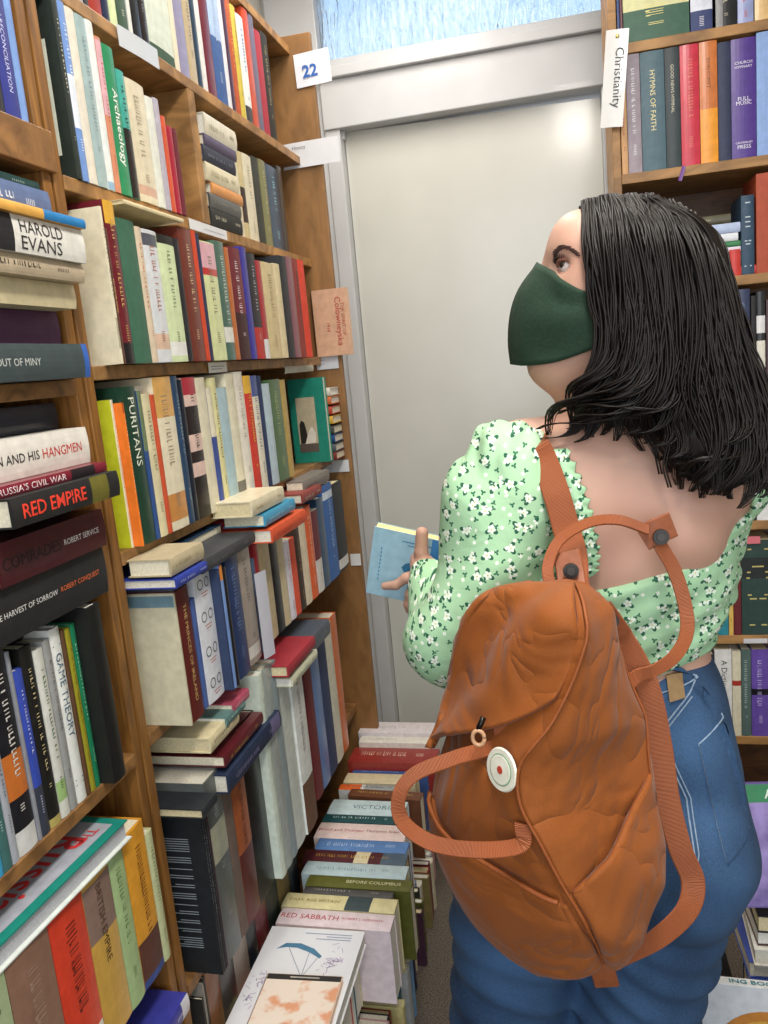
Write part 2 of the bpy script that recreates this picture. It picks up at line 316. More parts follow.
BOOKS = [
 ('A', (-0.65, 0.8939, 1.7883), 0.0382, 0.2081, 0.1415, '221f22', 'f0ead8', 'WARFARE', 'black book reading WARFARE, near bay top shelf', 'books standing above the thick near shelf board', {}, 0),
 ('A', (-0.65, 0.9333, 1.7883), 0.029, 0.2265, 0.15, '2c3484', 'c9cdf0', 'FORGIVENESS and RECONCILIATION', 'purple-blue FORGIVENESS and RECONCILIATION book, near bay top shelf', 'books standing above the thick near shelf board', {}, 0),
 ('A', (-0.655, 0.9696, 1.7883), 0.0143, 0.2445, 0.145, '7fa0d8', '', '', 'thin pale blue picture book, beside the purple-blue FORGIVENESS and RECONCILIATION book, near bay top shelf', 'books standing above the thick near shelf board', {}, 0),
 ('A', (-0.65, 0.6567, 0.9223), 0.0348, 0.25, 0.15, '1f2a2c', '9aa6a0', '', 'dark slate spine, near bay standing row', 'books standing in the near bay', {}, 0),
 ('A', (-0.65, 0.6927, 0.9223), 0.0072, 0.2143, 0.1457, '3f9cc4', '', '', 'bright blue spine cut by photo edge, beside the dark slate spine, near bay standing row', 'books standing in the near bay', {}, 0),
 ('A', (-0.65, 0.7012, 0.9223), 0.0144, 0.25, 0.15, '3e6b68', 'a9c6c0', '', 'teal green spine, beside the bright blue spine cut, near bay standing row', 'books standing in the near bay', {}, 0),
 ('A', (-0.65, 0.7167, 0.9223), 0.0113, 0.25, 0.15, 'a9adb5', '5a5f6a', '', 'light grey spine with grey lettering, beside the teal green spine, near bay standing row', 'books standing in the near bay', {}, 0),
 ('A', (-0.65, 0.7292, 0.9223), 0.0343, 0.25, 0.15, '1b1b20', 'd8d4cc', '', 'black spine with orange panel and white barcode, near bay standing row', 'books standing in the near bay', {'bands': [(0.28, 0.5, 'c8702e'), (0.0, 0.12, 'd8d8d4')]}, 0),
 ('A', (-0.65, 0.7646, 0.9223), 0.0056, 0.2403, 0.15, '8e9097', '', '', 'thin grey spine, beside the black spine, near bay standing row', 'books standing in the near bay', {}, 0),
 ('A', (-0.65, 0.7714, 0.9223), 0.0157, 0.2129, 0.1448, '3a4fb0', 'd3d8f2', '', 'royal blue spine with dark foot, beside the thin grey spine, near bay standing row', 'books standing in the near bay', {'bands': [(0, 0.3, '3a3f4c')]}, 0),
 ('A', (-0.65, 0.7884, 0.9223), 0.0216, 0.235, 0.15, '14130f', 'c9b98a', '', 'narrow black spine with gold lettering, beside the royal blue spine, near bay standing row', 'books standing in the near bay', {'bands': [(0, 0.05, 'b8a860')]}, 0),
 ('A', (-0.65, 0.8111, 0.9223), 0.0182, 0.2238, 0.15, 'd6d6cc', '44663a', '', 'white spine with green letters at foot, beside the narrow black spine, near bay standing row', 'books standing in the near bay', {'bands': [(0.1, 0.22, '9fbf7a')]}, 0),
 ('A', (-0.65, 0.8305, 0.9223), 0.0144, 0.2295, 0.15, '9b9c9a', '666', '', 'mid grey spine, beside the white spine, near bay standing row', 'books standing in the near bay', {}, 0),
 ('A', (-0.65, 0.846, 0.9223), 0.0206, 0.2383, 0.15, 'e8eae4', '3a5b72', 'GAME THEORY', 'white GAME THEORY paperback, near bay standing row', 'books standing in the near bay', {'rules': 1, 'tspan': (0.38, 0.86)}, 0),
 ('A', (-0.65, 0.8679, 0.9223), 0.0071, 0.2306, 0.15, '5f4128', '', '', 'slim brown spine, beside the white GAME THEORY paperback, near bay standing row', 'books standing in the near bay', {}, 0),
 ('A', (-0.65, 0.8761, 0.9223), 0.0108, 0.229, 0.15, '9c9425', '5c5414', '', 'olive yellow spine, beside the slim brown spine, near bay standing row', 'books standing in the near bay', {}, 0),
 ('A', (-0.65, 0.8882, 0.9223), 0.0098, 0.2317, 0.15, '1f7d55', 'bfe0cf', '', 'emerald green spine, beside the olive yellow spine, near bay standing row', 'books standing in the near bay', {}, 0),
 ('A', (-0.628, 0.8992, 0.9223), 0.0294, 0.25, 0.17, '101110', '', '', 'tall black hardback against the upright, beside the emerald green spine, near bay standing row', 'books standing in the near bay', {}, 0),
 ('A', (-0.63, 0.5236, 0.6003), 0.0367, 0.2385, 0.1622, '6b4a33', '', '', 'brown spine at photo edge, near bay bottom row', 'books standing in the bottom of the near bay', {}, 0),
 ('A', (-0.63, 0.5616, 0.6003), 0.0364, 0.2385, 0.1622, '5a3d2c', '3a2a1c', '', 'dark brown spine, beside the brown spine, near bay bottom row', 'books standing in the bottom of the near bay', {}, 0),
 ('A', (-0.63, 0.5991, 0.6003), 0.0542, 0.2385, 0.1622, 'a9bb90', '3b3a2c', 'S & BARNABY', 'pale green S & BARNABY spine, near bay bottom row', 'books standing in the bottom of the near bay', {}, 0),
 ('A', (-0.63, 0.6546, 0.6003), 0.074, 0.2385, 0.1622, '8d6a56', 'a58a78', '', 'taupe brown spine, beside the pale green S & BARNABY spine, near bay bottom row', 'books standing in the bottom of the near bay', {}, 0),
 ('A', (-0.63, 0.7298, 0.6003), 0.067, 0.2385, 0.1622, 'd8432a', '5a1a10', '', 'bright orange-red spine with white label, beside the taupe brown spine, near bay bottom row', 'books standing in the bottom of the near bay', {'bands': [(0.08, 0.2, 'e2ded2')]}, 0),
 ('A', (-0.63, 0.798, 0.6003), 0.0602, 0.2385, 0.1622, 'cda24b', '4a3316', 'BRITISH EMPIRE', 'mustard BRITISH EMPIRE spine, near bay bottom row', 'books standing in the bottom of the near bay', {'tspan': (0.45, 0.92), 'bands': [(0.62, 0.95, '8c7266')]}, 0),
 ('A', (-0.63, 0.8594, 0.6003), 0.035, 0.2385, 0.1622, 'a7c088', '5f7a48', '', 'mint green spine, beside the mustard BRITISH EMPIRE spine, near bay bottom row', 'books standing in the bottom of the near bay', {}, 0),
 ('A', (-0.63, 0.8956, 0.6003), 0.0559, 0.2385, 0.1622, 'dd9a2b', '6b3a10', '', 'amber yellow spine with picture at foot, beside the mint green spine, near bay bottom row', 'books standing in the bottom of the near bay', {'bands': [(0.05, 0.3, '5a3326'), (0.0, 0.05, '2f4a8c')]}, 0),
 ('A', (-0.63, 0.9527, 0.6003), 0.018, 0.2109, 0.1434, 'c3c99a', '7b8060', '', 'thin pale lime spine by the upright, beside the amber yellow spine, near bay bottom row', 'books standing in the bottom of the near bay', {}, 0),
 ('A', (-0.65, 1.0982, 1.9953), 0.0322, 0.1, 0.11, '4a5248', '', '', 'grey-green spine, far bay top shelf', 'books on the top shelf of the far bay', {}, 0),
 ('A', (-0.65, 1.1317, 1.9953), 0.0209, 0.1, 0.11, '8d8f90', '', '', 'grey spine, beside the grey-green spine, far bay top shelf', 'books on the top shelf of the far bay', {}, 0),
 ('A', (-0.65, 1.1538, 1.9953), 0.0114, 0.1, 0.11, '2a2c30', '', '', 'thin charcoal spine, beside the grey spine, far bay top shelf', 'books on the top shelf of the far bay', {}, 0),
 ('A', (-0.65, 1.1664, 1.9953), 0.0357, 0.1027, 0.11, 'a5372c', '', '', 'brick red spine, beside the thin charcoal spine, far bay top shelf', 'books on the top shelf of the far bay', {'cov': '4a4a4a'}, 0),
 ('A', (-0.65, 1.2033, 1.9953), 0.0209, 0.106, 0.11, '28304a', '', '', 'dark navy spine, beside the brick red spine, far bay top shelf', 'books on the top shelf of the far bay', {}, 0),
 ('A', (-0.65, 1.2254, 1.9953), 0.0217, 0.1021, 0.11, 'cdd8a4', '', '', 'pale lime spine, beside the dark navy spine, far bay top shelf', 'books on the top shelf of the far bay', {}, 0),
 ('A', (-0.65, 1.2483, 1.9953), 0.0316, 0.1393, 0.11, '2c4a33', 'c8d0b8', '', 'forest green spine with pale lettering, beside the pale lime spine, far bay top shelf', 'books on the top shelf of the far bay', {}, 0),
 ('A', (-0.65, 1.2811, 1.9953), 0.0111, 0.14, 0.11, 'd8d8d0', '', '', 'thin white spine, beside the forest green spine, far bay top shelf', 'books on the top shelf of the far bay', {}, 0),
 ('A', (-0.65, 1.2934, 1.9953), 0.0307, 0.1595, 0.11, '191b20', '', '', 'black spine, beside the thin white spine, far bay top shelf', 'books on the top shelf of the far bay', {}, 0),
 ('A', (-0.65, 1.3253, 1.9953), 0.022, 0.1738, 0.1182, '2a2524', '8a8f9a', '', 'black spine with grey portrait, beside the black spine, far bay top shelf', 'books on the top shelf of the far bay', {}, 0),
 ('A', (-0.65, 1.3485, 1.9953), 0.0886, 0.1842, 0.1252, 'c7cfbf', '', '', 'broad pale grey-green spine, beside the black spine, far bay top shelf', 'books on the top shelf of the far bay', {'bands': [(0.0, 0.1, '2a4a33')]}, 0),
 ('A', (-0.65, 1.4383, 1.9953), 0.0182, 0.2088, 0.142, 'ddd2b8', '', '', 'slim cream spine, beside the broad pale grey-green spine, far bay top shelf', 'books on the top shelf of the far bay', {}, 0),
 ('A', (-0.65, 1.4577, 1.9953), 0.039, 0.2172, 0.1477, '8f8aa6', '', '', 'lilac grey spine, beside the slim cream spine, far bay top shelf', 'books on the top shelf of the far bay', {}, 0),
 ('A', (-0.65, 1.4979, 1.9953), 0.0326, 0.2348, 0.1597, 'bba987', '6a5a3c', '', 'tan mottled spine, beside the lilac grey spine, far bay top shelf', 'books on the top shelf of the far bay', {}, 0),
 ('A', (-0.65, 1.5317, 1.9953), 0.0207, 0.243, 0.1652, '2b3f52', '', '', 'slate blue spine, beside the tan mottled spine, far bay top shelf', 'books on the top shelf of the far bay', {}, 0),
 ('A', (-0.65, 1.5535, 1.9953), 0.0213, 0.243, 0.1652, 'dcdad4', '', '', 'white spine by the maroon one, beside the slate blue spine, far bay top shelf', 'books on the top shelf of the far bay', {}, 0),
 ('A', (-0.65, 1.576, 1.9953), 0.0409, 0.243, 0.1652, '6b1f2c', '', '', 'maroon spine, beside the white spine, far bay top shelf', 'books on the top shelf of the far bay', {}, 0),
 ('A', (-0.65, 1.6181, 1.9953), 0.0533, 0.243, 0.1652, '33578f', 'b5c6e2', '', 'mid blue spine with white sky picture, beside the maroon spine, far bay top shelf', 'books on the top shelf of the far bay', {'bands': [(0.5, 0.9, '9fb6d6')]}, 0),
 ('A', (-0.65, 1.6726, 1.9953), 0.0195, 0.243, 0.1652, 'd9d9dd', '', '', 'thin white spine past the blue one, beside the mid blue spine, far bay top shelf', 'books on the top shelf of the far bay', {}, 0),
 ('A', (-0.65, 1.6933, 1.9953), 0.02, 0.243, 0.1652, '4a3146', '', '', 'thin plum spine, beside the thin white spine past the blue one, far bay top shelf', 'books on the top shelf of the far bay', {}, 0),
 ('A', (-0.65, 1.7145, 1.9953), 0.026, 0.243, 0.1652, 'b3502a', 'e0a030', '', 'rust orange spine, beside the thin plum spine, far bay top shelf', 'books on the top shelf of the far bay', {}, 0),
 ('A', (-0.65, 1.7417, 1.9953), 0.0269, 0.2229, 0.1515, 'c9b445', '7a4a20', '', 'yellow-green spine, beside the rust orange spine, far bay top shelf', 'books on the top shelf of the far bay', {}, 0),
 ('A', (-0.65, 1.7698, 1.9953), 0.0396, 0.2159, 0.1468, 'e0e2de', '3b5fa0', '', 'white spine with blue mark and black foot, beside the yellow-green spine, far bay top shelf', 'books on the top shelf of the far bay', {'bands': [(0.0, 0.15, '2c2c2c')]}, 0),
 ('A', (-0.65, 1.8106, 1.9953), 0.0353, 0.243, 0.1652, 'c04a2c', '', '', 'orange-red spine, beside the white spine, far bay top shelf', 'books on the top shelf of the far bay', {}, 0),
 ('A', (-0.65, 1.8471, 1.9953), 0.0303, 0.243, 0.1652, '6b6478', '', '', 'dusty purple spine, beside the orange-red spine, far bay top shelf', 'books on the top shelf of the far bay', {}, 0),
 ('A', (-0.65, 1.8786, 1.9953), 0.038, 0.2227, 0.1515, 'a52c3c', '', '', 'crimson spine, beside the dusty purple spine, far bay top shelf', 'books on the top shelf of the far bay', {}, 0),
 ('A', (-0.65, 1.9178, 1.9953), 0.0431, 0.2322, 0.1579, '26231f', 'b0a06a', '', 'black spine, last before the end panel, beside the crimson spine, far bay top shelf', 'books on the top shelf of the far bay', {}, 0),
 ('A', (-0.645, 1.06, 1.7403), 0.0126, 0.232, 0.1578, '1f2a24', 'd5cfb5', '', 'thick dark green book with cream panel on cover, far bay second shelf', 'books on the second shelf of the far bay', {'panel': [('e4ead8', 0.12, 0.9, 0.14, 0.78), ('2f9fae', 0.2, 0.5, 0.2, 0.66)]}, 0),
 ('A', (-0.645, 1.0738, 1.7403), 0.0161, 0.232, 0.1578, '6f92cc', 'e2eaf6', '', 'blue and white spine, beside the thick dark green book, far bay second shelf', 'books on the second shelf of the far bay', {'bands': [(0.3, 0.6, 'dfe6ee')]}, 0),
 ('A', (-0.645, 1.091, 1.7403), 0.0217, 0.2307, 0.1569, 'd9d2c2', '', '', 'cream spine beside the blue and white one, far bay second shelf', 'books on the second shelf of the far bay', {}, 0),
 ('A', (-0.645, 1.1139, 1.7403), 0.0253, 0.2303, 0.1566, '9fb4b4', '7c9090', '', 'pale blue-grey spine, beside the cream spine, far bay second shelf', 'books on the second shelf of the far bay', {}, 0),
 ('A', (-0.645, 1.1405, 1.7403), 0.0181, 0.232, 0.1578, 'dfe3e0', '', '', 'white spine with blue foot, beside the pale blue-grey spine, far bay second shelf', 'books on the second shelf of the far bay', {'bands': [(0.0, 0.05, '8fb0c8')]}, 0),
 ('A', (-0.645, 1.1598, 1.7403), 0.0158, 0.2165, 0.1472, 'cf8a6a', 'b85a30', '', 'pink and orange spine, beside the white spine, far bay second shelf', 'books on the second shelf of the far bay', {'bands': [(0.5, 0.98, 'd8a8b0')]}, 0),
 ('A', (-0.645, 1.1768, 1.7403), 0.0312, 0.2128, 0.1447, '2f8a5c', 'eef3ea', 'Archaeology', 'green Archaeology spine, far bay second shelf', 'books on the second shelf of the far bay', {'bold': 1, 'tspan': (0.2, 0.72)}, 0),
 ('A', (-0.645, 1.2092, 1.7403), 0.0234, 0.1873, 0.1274, '47a596', '1c2420', '', 'teal spine with black lower half, beside the green Archaeology spine, far bay second shelf', 'books on the second shelf of the far bay', {'bands': [(0.0, 0.55, '2a2522')]}, 0),
 ('A', (-0.645, 1.2338, 1.7403), 0.0577, 0.1834, 0.1247, 'd9ceb2', 'a89a80', '', 'wide cream spine with faint crest, beside the teal spine, far bay second shelf', 'books on the second shelf of the far bay', {'bands': [(0.06, 0.14, 'cfa890')]}, 0),
 ('A', (-0.645, 1.2928, 1.7403), 0.0267, 0.1726, 0.1173, 'dadcd0', '', '', 'off-white spine, beside the wide cream spine, far bay second shelf', 'books on the second shelf of the far bay', {}, 0),
 ('A', (-0.645, 1.3207, 1.7403), 0.0186, 0.1773, 0.1206, 'b3adb9', '', '', 'thin lilac spine, beside the off-white spine, far bay second shelf', 'books on the second shelf of the far bay', {}, 0),
 ('A', (-0.645, 1.3405, 1.7403), 0.0154, 0.1546, 0.11, 'cf5a3c', '', '', 'thin orange-red spine, beside the thin lilac spine, far bay second shelf', 'books on the second shelf of the far bay', {}, 0),
 ('A', (-0.645, 1.3571, 1.7403), 0.0216, 0.143, 0.11, 'a5263c', '', '', 'crimson spine before divider, beside the thin orange-red spine, far bay second shelf', 'books on the second shelf of the far bay', {}, 0),
 ('A', (-0.645, 1.3799, 1.7403), 0.0144, 0.1438, 0.11, '6b2430', '', '', 'slim maroon spine touching the divider, beside the crimson spine before divider, far bay second shelf', 'books on the second shelf of the far bay', {}, 0),
 ('A', (-0.66, 1.6737, 1.7403), 0.0327, 0.179, 0.1218, 'd6ccb0', '', '', 'cream spine after lying pile, far bay second shelf', 'books on the second shelf of the far bay', {}, 0),
 ('A', (-0.66, 1.7075, 1.7403), 0.0275, 0.1826, 0.1242, 'c9b98a', '', '', 'tan spine after lying pile, beside the cream spine after lying pile, far bay second shelf', 'books on the second shelf of the far bay', {'bands': [(0.2, 0.6, '3a2a26')]}, 0),
 ('A', (-0.66, 1.7362, 1.7403), 0.0528, 0.185, 0.1258, 'd8cfb4', '9a8e70', '', 'wider cream spine, beside the tan spine after lying pile, far bay second shelf', 'books on the second shelf of the far bay', {}, 0),
 ('A', (-0.66, 1.7903, 1.7403), 0.0431, 0.1905, 0.1296, '35372f', '', '', 'charcoal spine, beside the wider cream spine, far bay second shelf', 'books on the second shelf of the far bay', {}, 0),
 ('A', (-0.66, 1.8345, 1.7403), 0.0452, 0.1937, 0.1317, '7b7a4c', 'c5c29a', '', 'olive spine, beside the charcoal spine, far bay second shelf', 'books on the second shelf of the far bay', {}, 0),
 ('A', (-0.66, 1.8809, 1.7403), 0.0763, 0.1926, 0.131, '26415a', '9fd0d8', '', 'navy spine with turquoise lettering, beside the olive spine, far bay second shelf', 'books on the second shelf of the far bay', {}, 0),
 ('A', (-0.66, 1.9584, 1.7403), 0.0361, 0.2042, 0.1388, '3a2f28', '', '', 'dark brown spine at shelf end, beside the navy spine, far bay second shelf', 'books on the second shelf of the far bay', {}, 0),
 ('A', (-0.62, 1.06, 1.4853), 0.0054, 0.2155, 0.1465, 'e0d8bc', '3a3a34', '', 'cream spine with small black pictures, far bay third shelf', 'books on the third shelf of the far bay', {'bands': [(0.1, 0.3, 'b0a890')]}, 0),
 ('A', (-0.62, 1.0666, 1.4853), 0.0054, 0.1872, 0.1273, '5c3a30', 'd7b070', 'WARRIOR KING', 'brown WARRIOR KING spine, far bay third shelf', 'books on the third shelf of the far bay', {}, 0),
 ('A', (-0.62, 1.0732, 1.4853), 0.0274, 0.2269, 0.1543, '6a1c26', 'c9a060', '', 'thick maroon spine with yellow top and black foot, far bay third shelf', 'books on the third shelf of the far bay', {'bands': [(0.86, 1, 'd9a63a'), (0, 0.13, '1b1a1c')]}, 0),
 ('A', (-0.62, 1.1018, 1.4853), 0.0499, 0.2072, 0.1409, '3a6650', '', '', 'plain sea-green spine, beside the thick maroon spine, far bay third shelf', 'books on the third shelf of the far bay', {}, 0),
 ('A', (-0.62, 1.1529, 1.4853), 0.0179, 0.2019, 0.1373, 'd5c2a8', 'b05040', '', 'beige spine with red lettering, beside the plain sea-green spine, far bay third shelf', 'books on the third shelf of the far bay', {}, 0),
 ('A', (-0.62, 1.172, 1.4853), 0.0456, 0.2016, 0.1371, 'd4d7da', 'b0786a', '', 'white-grey spine with dark top, beside the beige spine, far bay third shelf', 'books on the third shelf of the far bay', {'bands': [(0.88, 0.97, '50545e'), (0.1, 0.22, 'd8b8a0')]}, 0),
 ('A', (-0.62, 1.2187, 1.4853), 0.0565, 0.2004, 0.1363, 'cfdcae', '7a8a68', '', 'pale green spine with dark top and barcode, beside the white-grey spine, far bay third shelf', 'books on the third shelf of the far bay', {'bands': [(0.93, 1, '1c1c1a'), (0.05, 0.16, 'e6e6e0')]}, 0),
 ('A', (-0.62, 1.2764, 1.4853), 0.0178, 0.2001, 0.1361, '26262a', '', '', 'thin black spine, beside the pale green spine, far bay third shelf', 'books on the third shelf of the far bay', {}, 0),
 ('A', (-0.62, 1.2955, 1.4853), 0.0508, 0.2216, 0.1507, '6e3024', 'dfc39a', '', 'brown-maroon spine with tan lettering, beside the thin black spine, far bay third shelf', 'books on the third shelf of the far bay', {}, 0),
 ('A', (-0.62, 1.3474, 1.4853), 0.0156, 0.2222, 0.1511, 'c9482a', '', '', 'thin orange spine, beside the brown-maroon spine, far bay third shelf', 'books on the third shelf of the far bay', {}, 0),
 ('A', (-0.62, 1.3642, 1.4853), 0.0116, 0.2195, 0.1492, '2a3350', '', '', 'thin navy spine, beside the thin orange spine, far bay third shelf', 'books on the third shelf of the far bay', {}, 0),
 ('A', (-0.62, 1.377, 1.4853), 0.0616, 0.2093, 0.1423, 'd3d9a2', '8a8a70', '', 'pale yellow spine with pink top and red band, far bay third shelf', 'books on the third shelf of the far bay', {'bands': [(0.78, 0.99, 'd8a6b0'), (0.72, 0.78, 'c0302c')]}, 0),
 ('A', (-0.62, 1.4398, 1.4853), 0.042, 0.2171, 0.1476, '4b6a5e', 'c9d2c2', '', 'grey-green spine with white label, beside the pale yellow spine, far bay third shelf', 'books on the third shelf of the far bay', {'bands': [(0.15, 0.28, 'dcdcd4')]}, 0),
 ('A', (-0.62, 1.483, 1.4853), 0.0188, 0.2097, 0.1426, 'b86a3a', '', '', 'rusty orange spine, beside the grey-green spine, far bay third shelf', 'books on the third shelf of the far bay', {}, 0),
 ('A', (-0.62, 1.503, 1.4853), 0.0563, 0.2138, 0.1454, '6e1e28', 'e2d4d8', '', 'dark red spine with white bird, beside the rusty orange spine, far bay third shelf', 'books on the third shelf of the far bay', {'bands': [(0.0, 0.42, '3a1418')]}, 0),
 ('A', (-0.62, 1.5605, 1.4853), 0.0319, 0.2205, 0.1499, '3b3594', '', '', 'violet blue spine, beside the dark red spine, far bay third shelf', 'books on the third shelf of the far bay', {}, 0),
 ('A', (-0.62, 1.5936, 1.4853), 0.045, 0.2127, 0.1446, '2c2a30', 'c0c0c4', '', 'black spine with red foot, beside the violet blue spine, far bay third shelf', 'books on the third shelf of the far bay', {'bands': [(0, 0.3, 'b8322c')]}, 0),
 ('A', (-0.62, 1.6398, 1.4853), 0.0289, 0.2018, 0.1372, 'a8333a', '', '', 'red spine beside cream pair, beside the black spine, far bay third shelf', 'books on the third shelf of the far bay', {'bands': [(0, 0.2, 'ddd')]}, 0),
 ('A', (-0.62, 1.6699, 1.4853), 0.0755, 0.2028, 0.1379, 'd2bf8e', 'a08c5c', '', 'tall tan cream spine, beside the red spine, far bay third shelf', 'books on the third shelf of the far bay', {}, 0),
 ('A', (-0.62, 1.7466, 1.4853), 0.0396, 0.2062, 0.1402, 'dccda4', '', '', 'narrow cream spine, beside the tall tan cream spine, far bay third shelf', 'books on the third shelf of the far bay', {}, 0),
 ('A', (-0.62, 1.7874, 1.4853), 0.0487, 0.2275, 0.1547, '1e222a', '', '', 'black-navy spine, beside the narrow cream spine, far bay third shelf', 'books on the third shelf of the far bay', {}, 0),
 ('A', (-0.62, 1.8373, 1.4853), 0.0437, 0.2305, 0.1568, '86505c', '', '', 'mauve spine, beside the black-navy spine, far bay third shelf', 'books on the third shelf of the far bay', {}, 0),
 ('A', (-0.62, 1.8822, 1.4853), 0.0378, 0.2307, 0.1569, '8f3a34', '2c1614', '', 'brown-red spine, beside the mauve spine, far bay third shelf', 'books on the third shelf of the far bay', {}, 0),
 ('A', (-0.62, 1.9212, 1.4853), 0.0476, 0.232, 0.1578, 'e2442e', '', '', 'vivid red spine at the shelf end, beside the brown-red spine, far bay third shelf', 'books on the third shelf of the far bay', {}, 0),
 ('A', (-0.648, 1.06, 1.2153), 0.0071, 0.2209, 0.1502, 'e2dcc0', 'cc7a50', '', 'cream spine with bright yellow cover, far bay fourth shelf', 'books on the fourth shelf of the far bay', {'cov': 'cfd430'}, 0),
 ('A', (-0.635, 1.0683, 1.2153), 0.0054, 0.215, 0.1462, 'ee7a22', 'fbd9b0', '', 'bright orange spine, beside the cream spine, far bay fourth shelf', 'books on the fourth shelf of the far bay', {'bands': [(0.93, 1, 'b05010')]}, 0),
 ('A', (-0.635, 1.0749, 1.2153), 0.0392, 0.2378, 0.1617, '1d3f30', 'e8ecd9', 'PURITANS', 'dark green PURITANS spine, far bay fourth shelf', 'books on the fourth shelf of the far bay', {'tspan': (0.5, 0.93)}, 0),
 ('A', (-0.635, 1.1153, 1.2153), 0.0117, 0.2299, 0.1564, '2f4f88', '', '', 'thin blue spine, beside the dark green PURITANS spine, far bay fourth shelf', 'books on the fourth shelf of the far bay', {'bands': [(0.6, 1, '6a7a5a')]}, 0),
 ('A', (-0.635, 1.1283, 1.2153), 0.0255, 0.2247, 0.1528, 'd8cda6', '8a7a58', '', 'parchment spine, beside the thin blue spine, far bay fourth shelf', 'books on the fourth shelf of the far bay', {}, 0),
 ('A', (-0.635, 1.1549, 1.2153), 0.0125, 0.2217, 0.1508, 'c8502e', '', '', 'thin red-orange spine, beside the parchment spine, far bay fourth shelf', 'books on the fourth shelf of the far bay', {}, 0),
 ('A', (-0.635, 1.1687, 1.2153), 0.0604, 0.248, 0.1686, 'e6dcc0', 'a08a70', '', 'cream spine with orange picture bands, beside the thin red-orange spine, far bay fourth shelf', 'books on the fourth shelf of the far bay', {'bands': [(0.74, 1, 'd9a860'), (0.06, 0.24, 'c98a4a')]}, 0),
 ('A', (-0.635, 1.2303, 1.2153), 0.0219, 0.248, 0.1686, '2c4663', '93a9be', '', 'slate blue spine with raised lettering, beside the cream spine, far bay fourth shelf', 'books on the fourth shelf of the far bay', {}, 0),
 ('A', (-0.635, 1.2534, 1.2153), 0.0146, 0.2411, 0.164, '1e2430', '', '', 'thin near-black spine, beside the slate blue spine, far bay fourth shelf', 'books on the fourth shelf of the far bay', {}, 0),
 ('A', (-0.635, 1.2692, 1.2153), 0.0484, 0.2439, 0.1658, 'e0c0b4', '1a1516', '', 'pink spine with black cow-like patches, beside the thin near-black spine, far bay fourth shelf', 'books on the fourth shelf of the far bay', {'bands': [(0.88, 1, 'b23040'), (0.6, 0.8, '231a1c'), (0.0, 0.3, '1a1516'), (0.4, 0.48, '2a1f20')]}, 0),
 ('A', (-0.635, 1.3188, 1.2153), 0.0383, 0.2421, 0.1646, 'ded6bc', '', '', 'plain cream spine right of the patched one, beside the pink spine, far bay fourth shelf', 'books on the fourth shelf of the far bay', {}, 0),
 ('A', (-0.635, 1.3583, 1.2153), 0.0216, 0.2229, 0.1516, '3b4f92', '', '', 'thin royal blue spine, far bay fourth shelf', 'books on the fourth shelf of the far bay', {'bands': [(0.6, 1, 'ded6bc')]}, 0),
 ('A', (-0.635, 1.3811, 1.2153), 0.0223, 0.2399, 0.1631, 'd9d39e', '2f2f28', '', 'pale yellow spine with black lettering, beside the thin royal blue spine, far bay fourth shelf', 'books on the fourth shelf of the far bay', {}, 0),
 ('A', (-0.635, 1.4046, 1.2153), 0.0429, 0.2207, 0.1501, 'a9c3cb', '', '', 'pale blue spine, beside the pale yellow spine, far bay fourth shelf', 'books on the fourth shelf of the far bay', {}, 0),
 ('A', (-0.635, 1.4487, 1.2153), 0.0401, 0.245, 0.1666, 'dcd6bc', '', '', 'cream spine with black mark, beside the pale blue spine, far bay fourth shelf', 'books on the fourth shelf of the far bay', {'bands': [(0.05, 0.15, '77756a')]}, 0),
 ('A', (-0.635, 1.4901, 1.2153), 0.0422, 0.2476, 0.1684, 'e4ded0', 'a8a090', '', 'off-white spine, beside the cream spine, far bay fourth shelf', 'books on the fourth shelf of the far bay', {}, 0),
 ('A', (-0.635, 1.5335, 1.2153), 0.0387, 0.2384, 0.1621, 'cf3a2c', 'f0c040', '', 'red spine with yellow top, beside the off-white spine, far bay fourth shelf', 'books on the fourth shelf of the far bay', {'bands': [(0.85, 1, 'e8b83c')]}, 0),
 ('A', (-0.635, 1.5734, 1.2153), 0.0345, 0.2371, 0.1612, 'e2dcc6', '3a4a80', '', 'cream spine with blue picture on top, beside the red spine, far bay fourth shelf', 'books on the fourth shelf of the far bay', {'bands': [(0.82, 1, '4a5a94')]}, 0),
 ('A', (-0.635, 1.6091, 1.2153), 0.0234, 0.2359, 0.1604, '28365c', '', '', 'thin indigo spine, beside the cream spine, far bay fourth shelf', 'books on the fourth shelf of the far bay', {}, 0),
 ('A', (-0.635, 1.6337, 1.2153), 0.0435, 0.2182, 0.1484, 'b6cad4', '', '', 'icy blue spine, beside the thin indigo spine, far bay fourth shelf', 'books on the fourth shelf of the far bay', {}, 0),
 ('A', (-0.635, 1.6783, 1.2153), 0.0666, 0.225, 0.153, '4d6b44', 'a8b878', '', 'green leafy patterned spine, beside the icy blue spine, far bay fourth shelf', 'books on the fourth shelf of the far bay', {}, 0),
 ('A', (-0.635, 1.7461, 1.2153), 0.0346, 0.2224, 0.1512, 'b79a54', '', '', 'gold-tan spine, beside the green leafy patterned spine, far bay fourth shelf', 'books on the fourth shelf of the far bay', {}, 0),
 ('A', (-0.592, 1.06, 0.9303), 0.0054, 0.2121, 0.1442, 'cfc8aa', '', '', 'aged cream cloth book with blue-grey top band, far bay fifth shelf', 'books on the fifth shelf of the far bay', {'covband': '6f8f9a'}, 0),
 ('A', (-0.592, 1.0666, 0.9303), 0.0432, 0.2132, 0.145, '5e1a16', 'd8b070', 'THE PRINCES OF IRELAND', 'dark red spine with gold vertical lettering, far bay fifth shelf', 'books on the fifth shelf of the far bay', {}, 0),
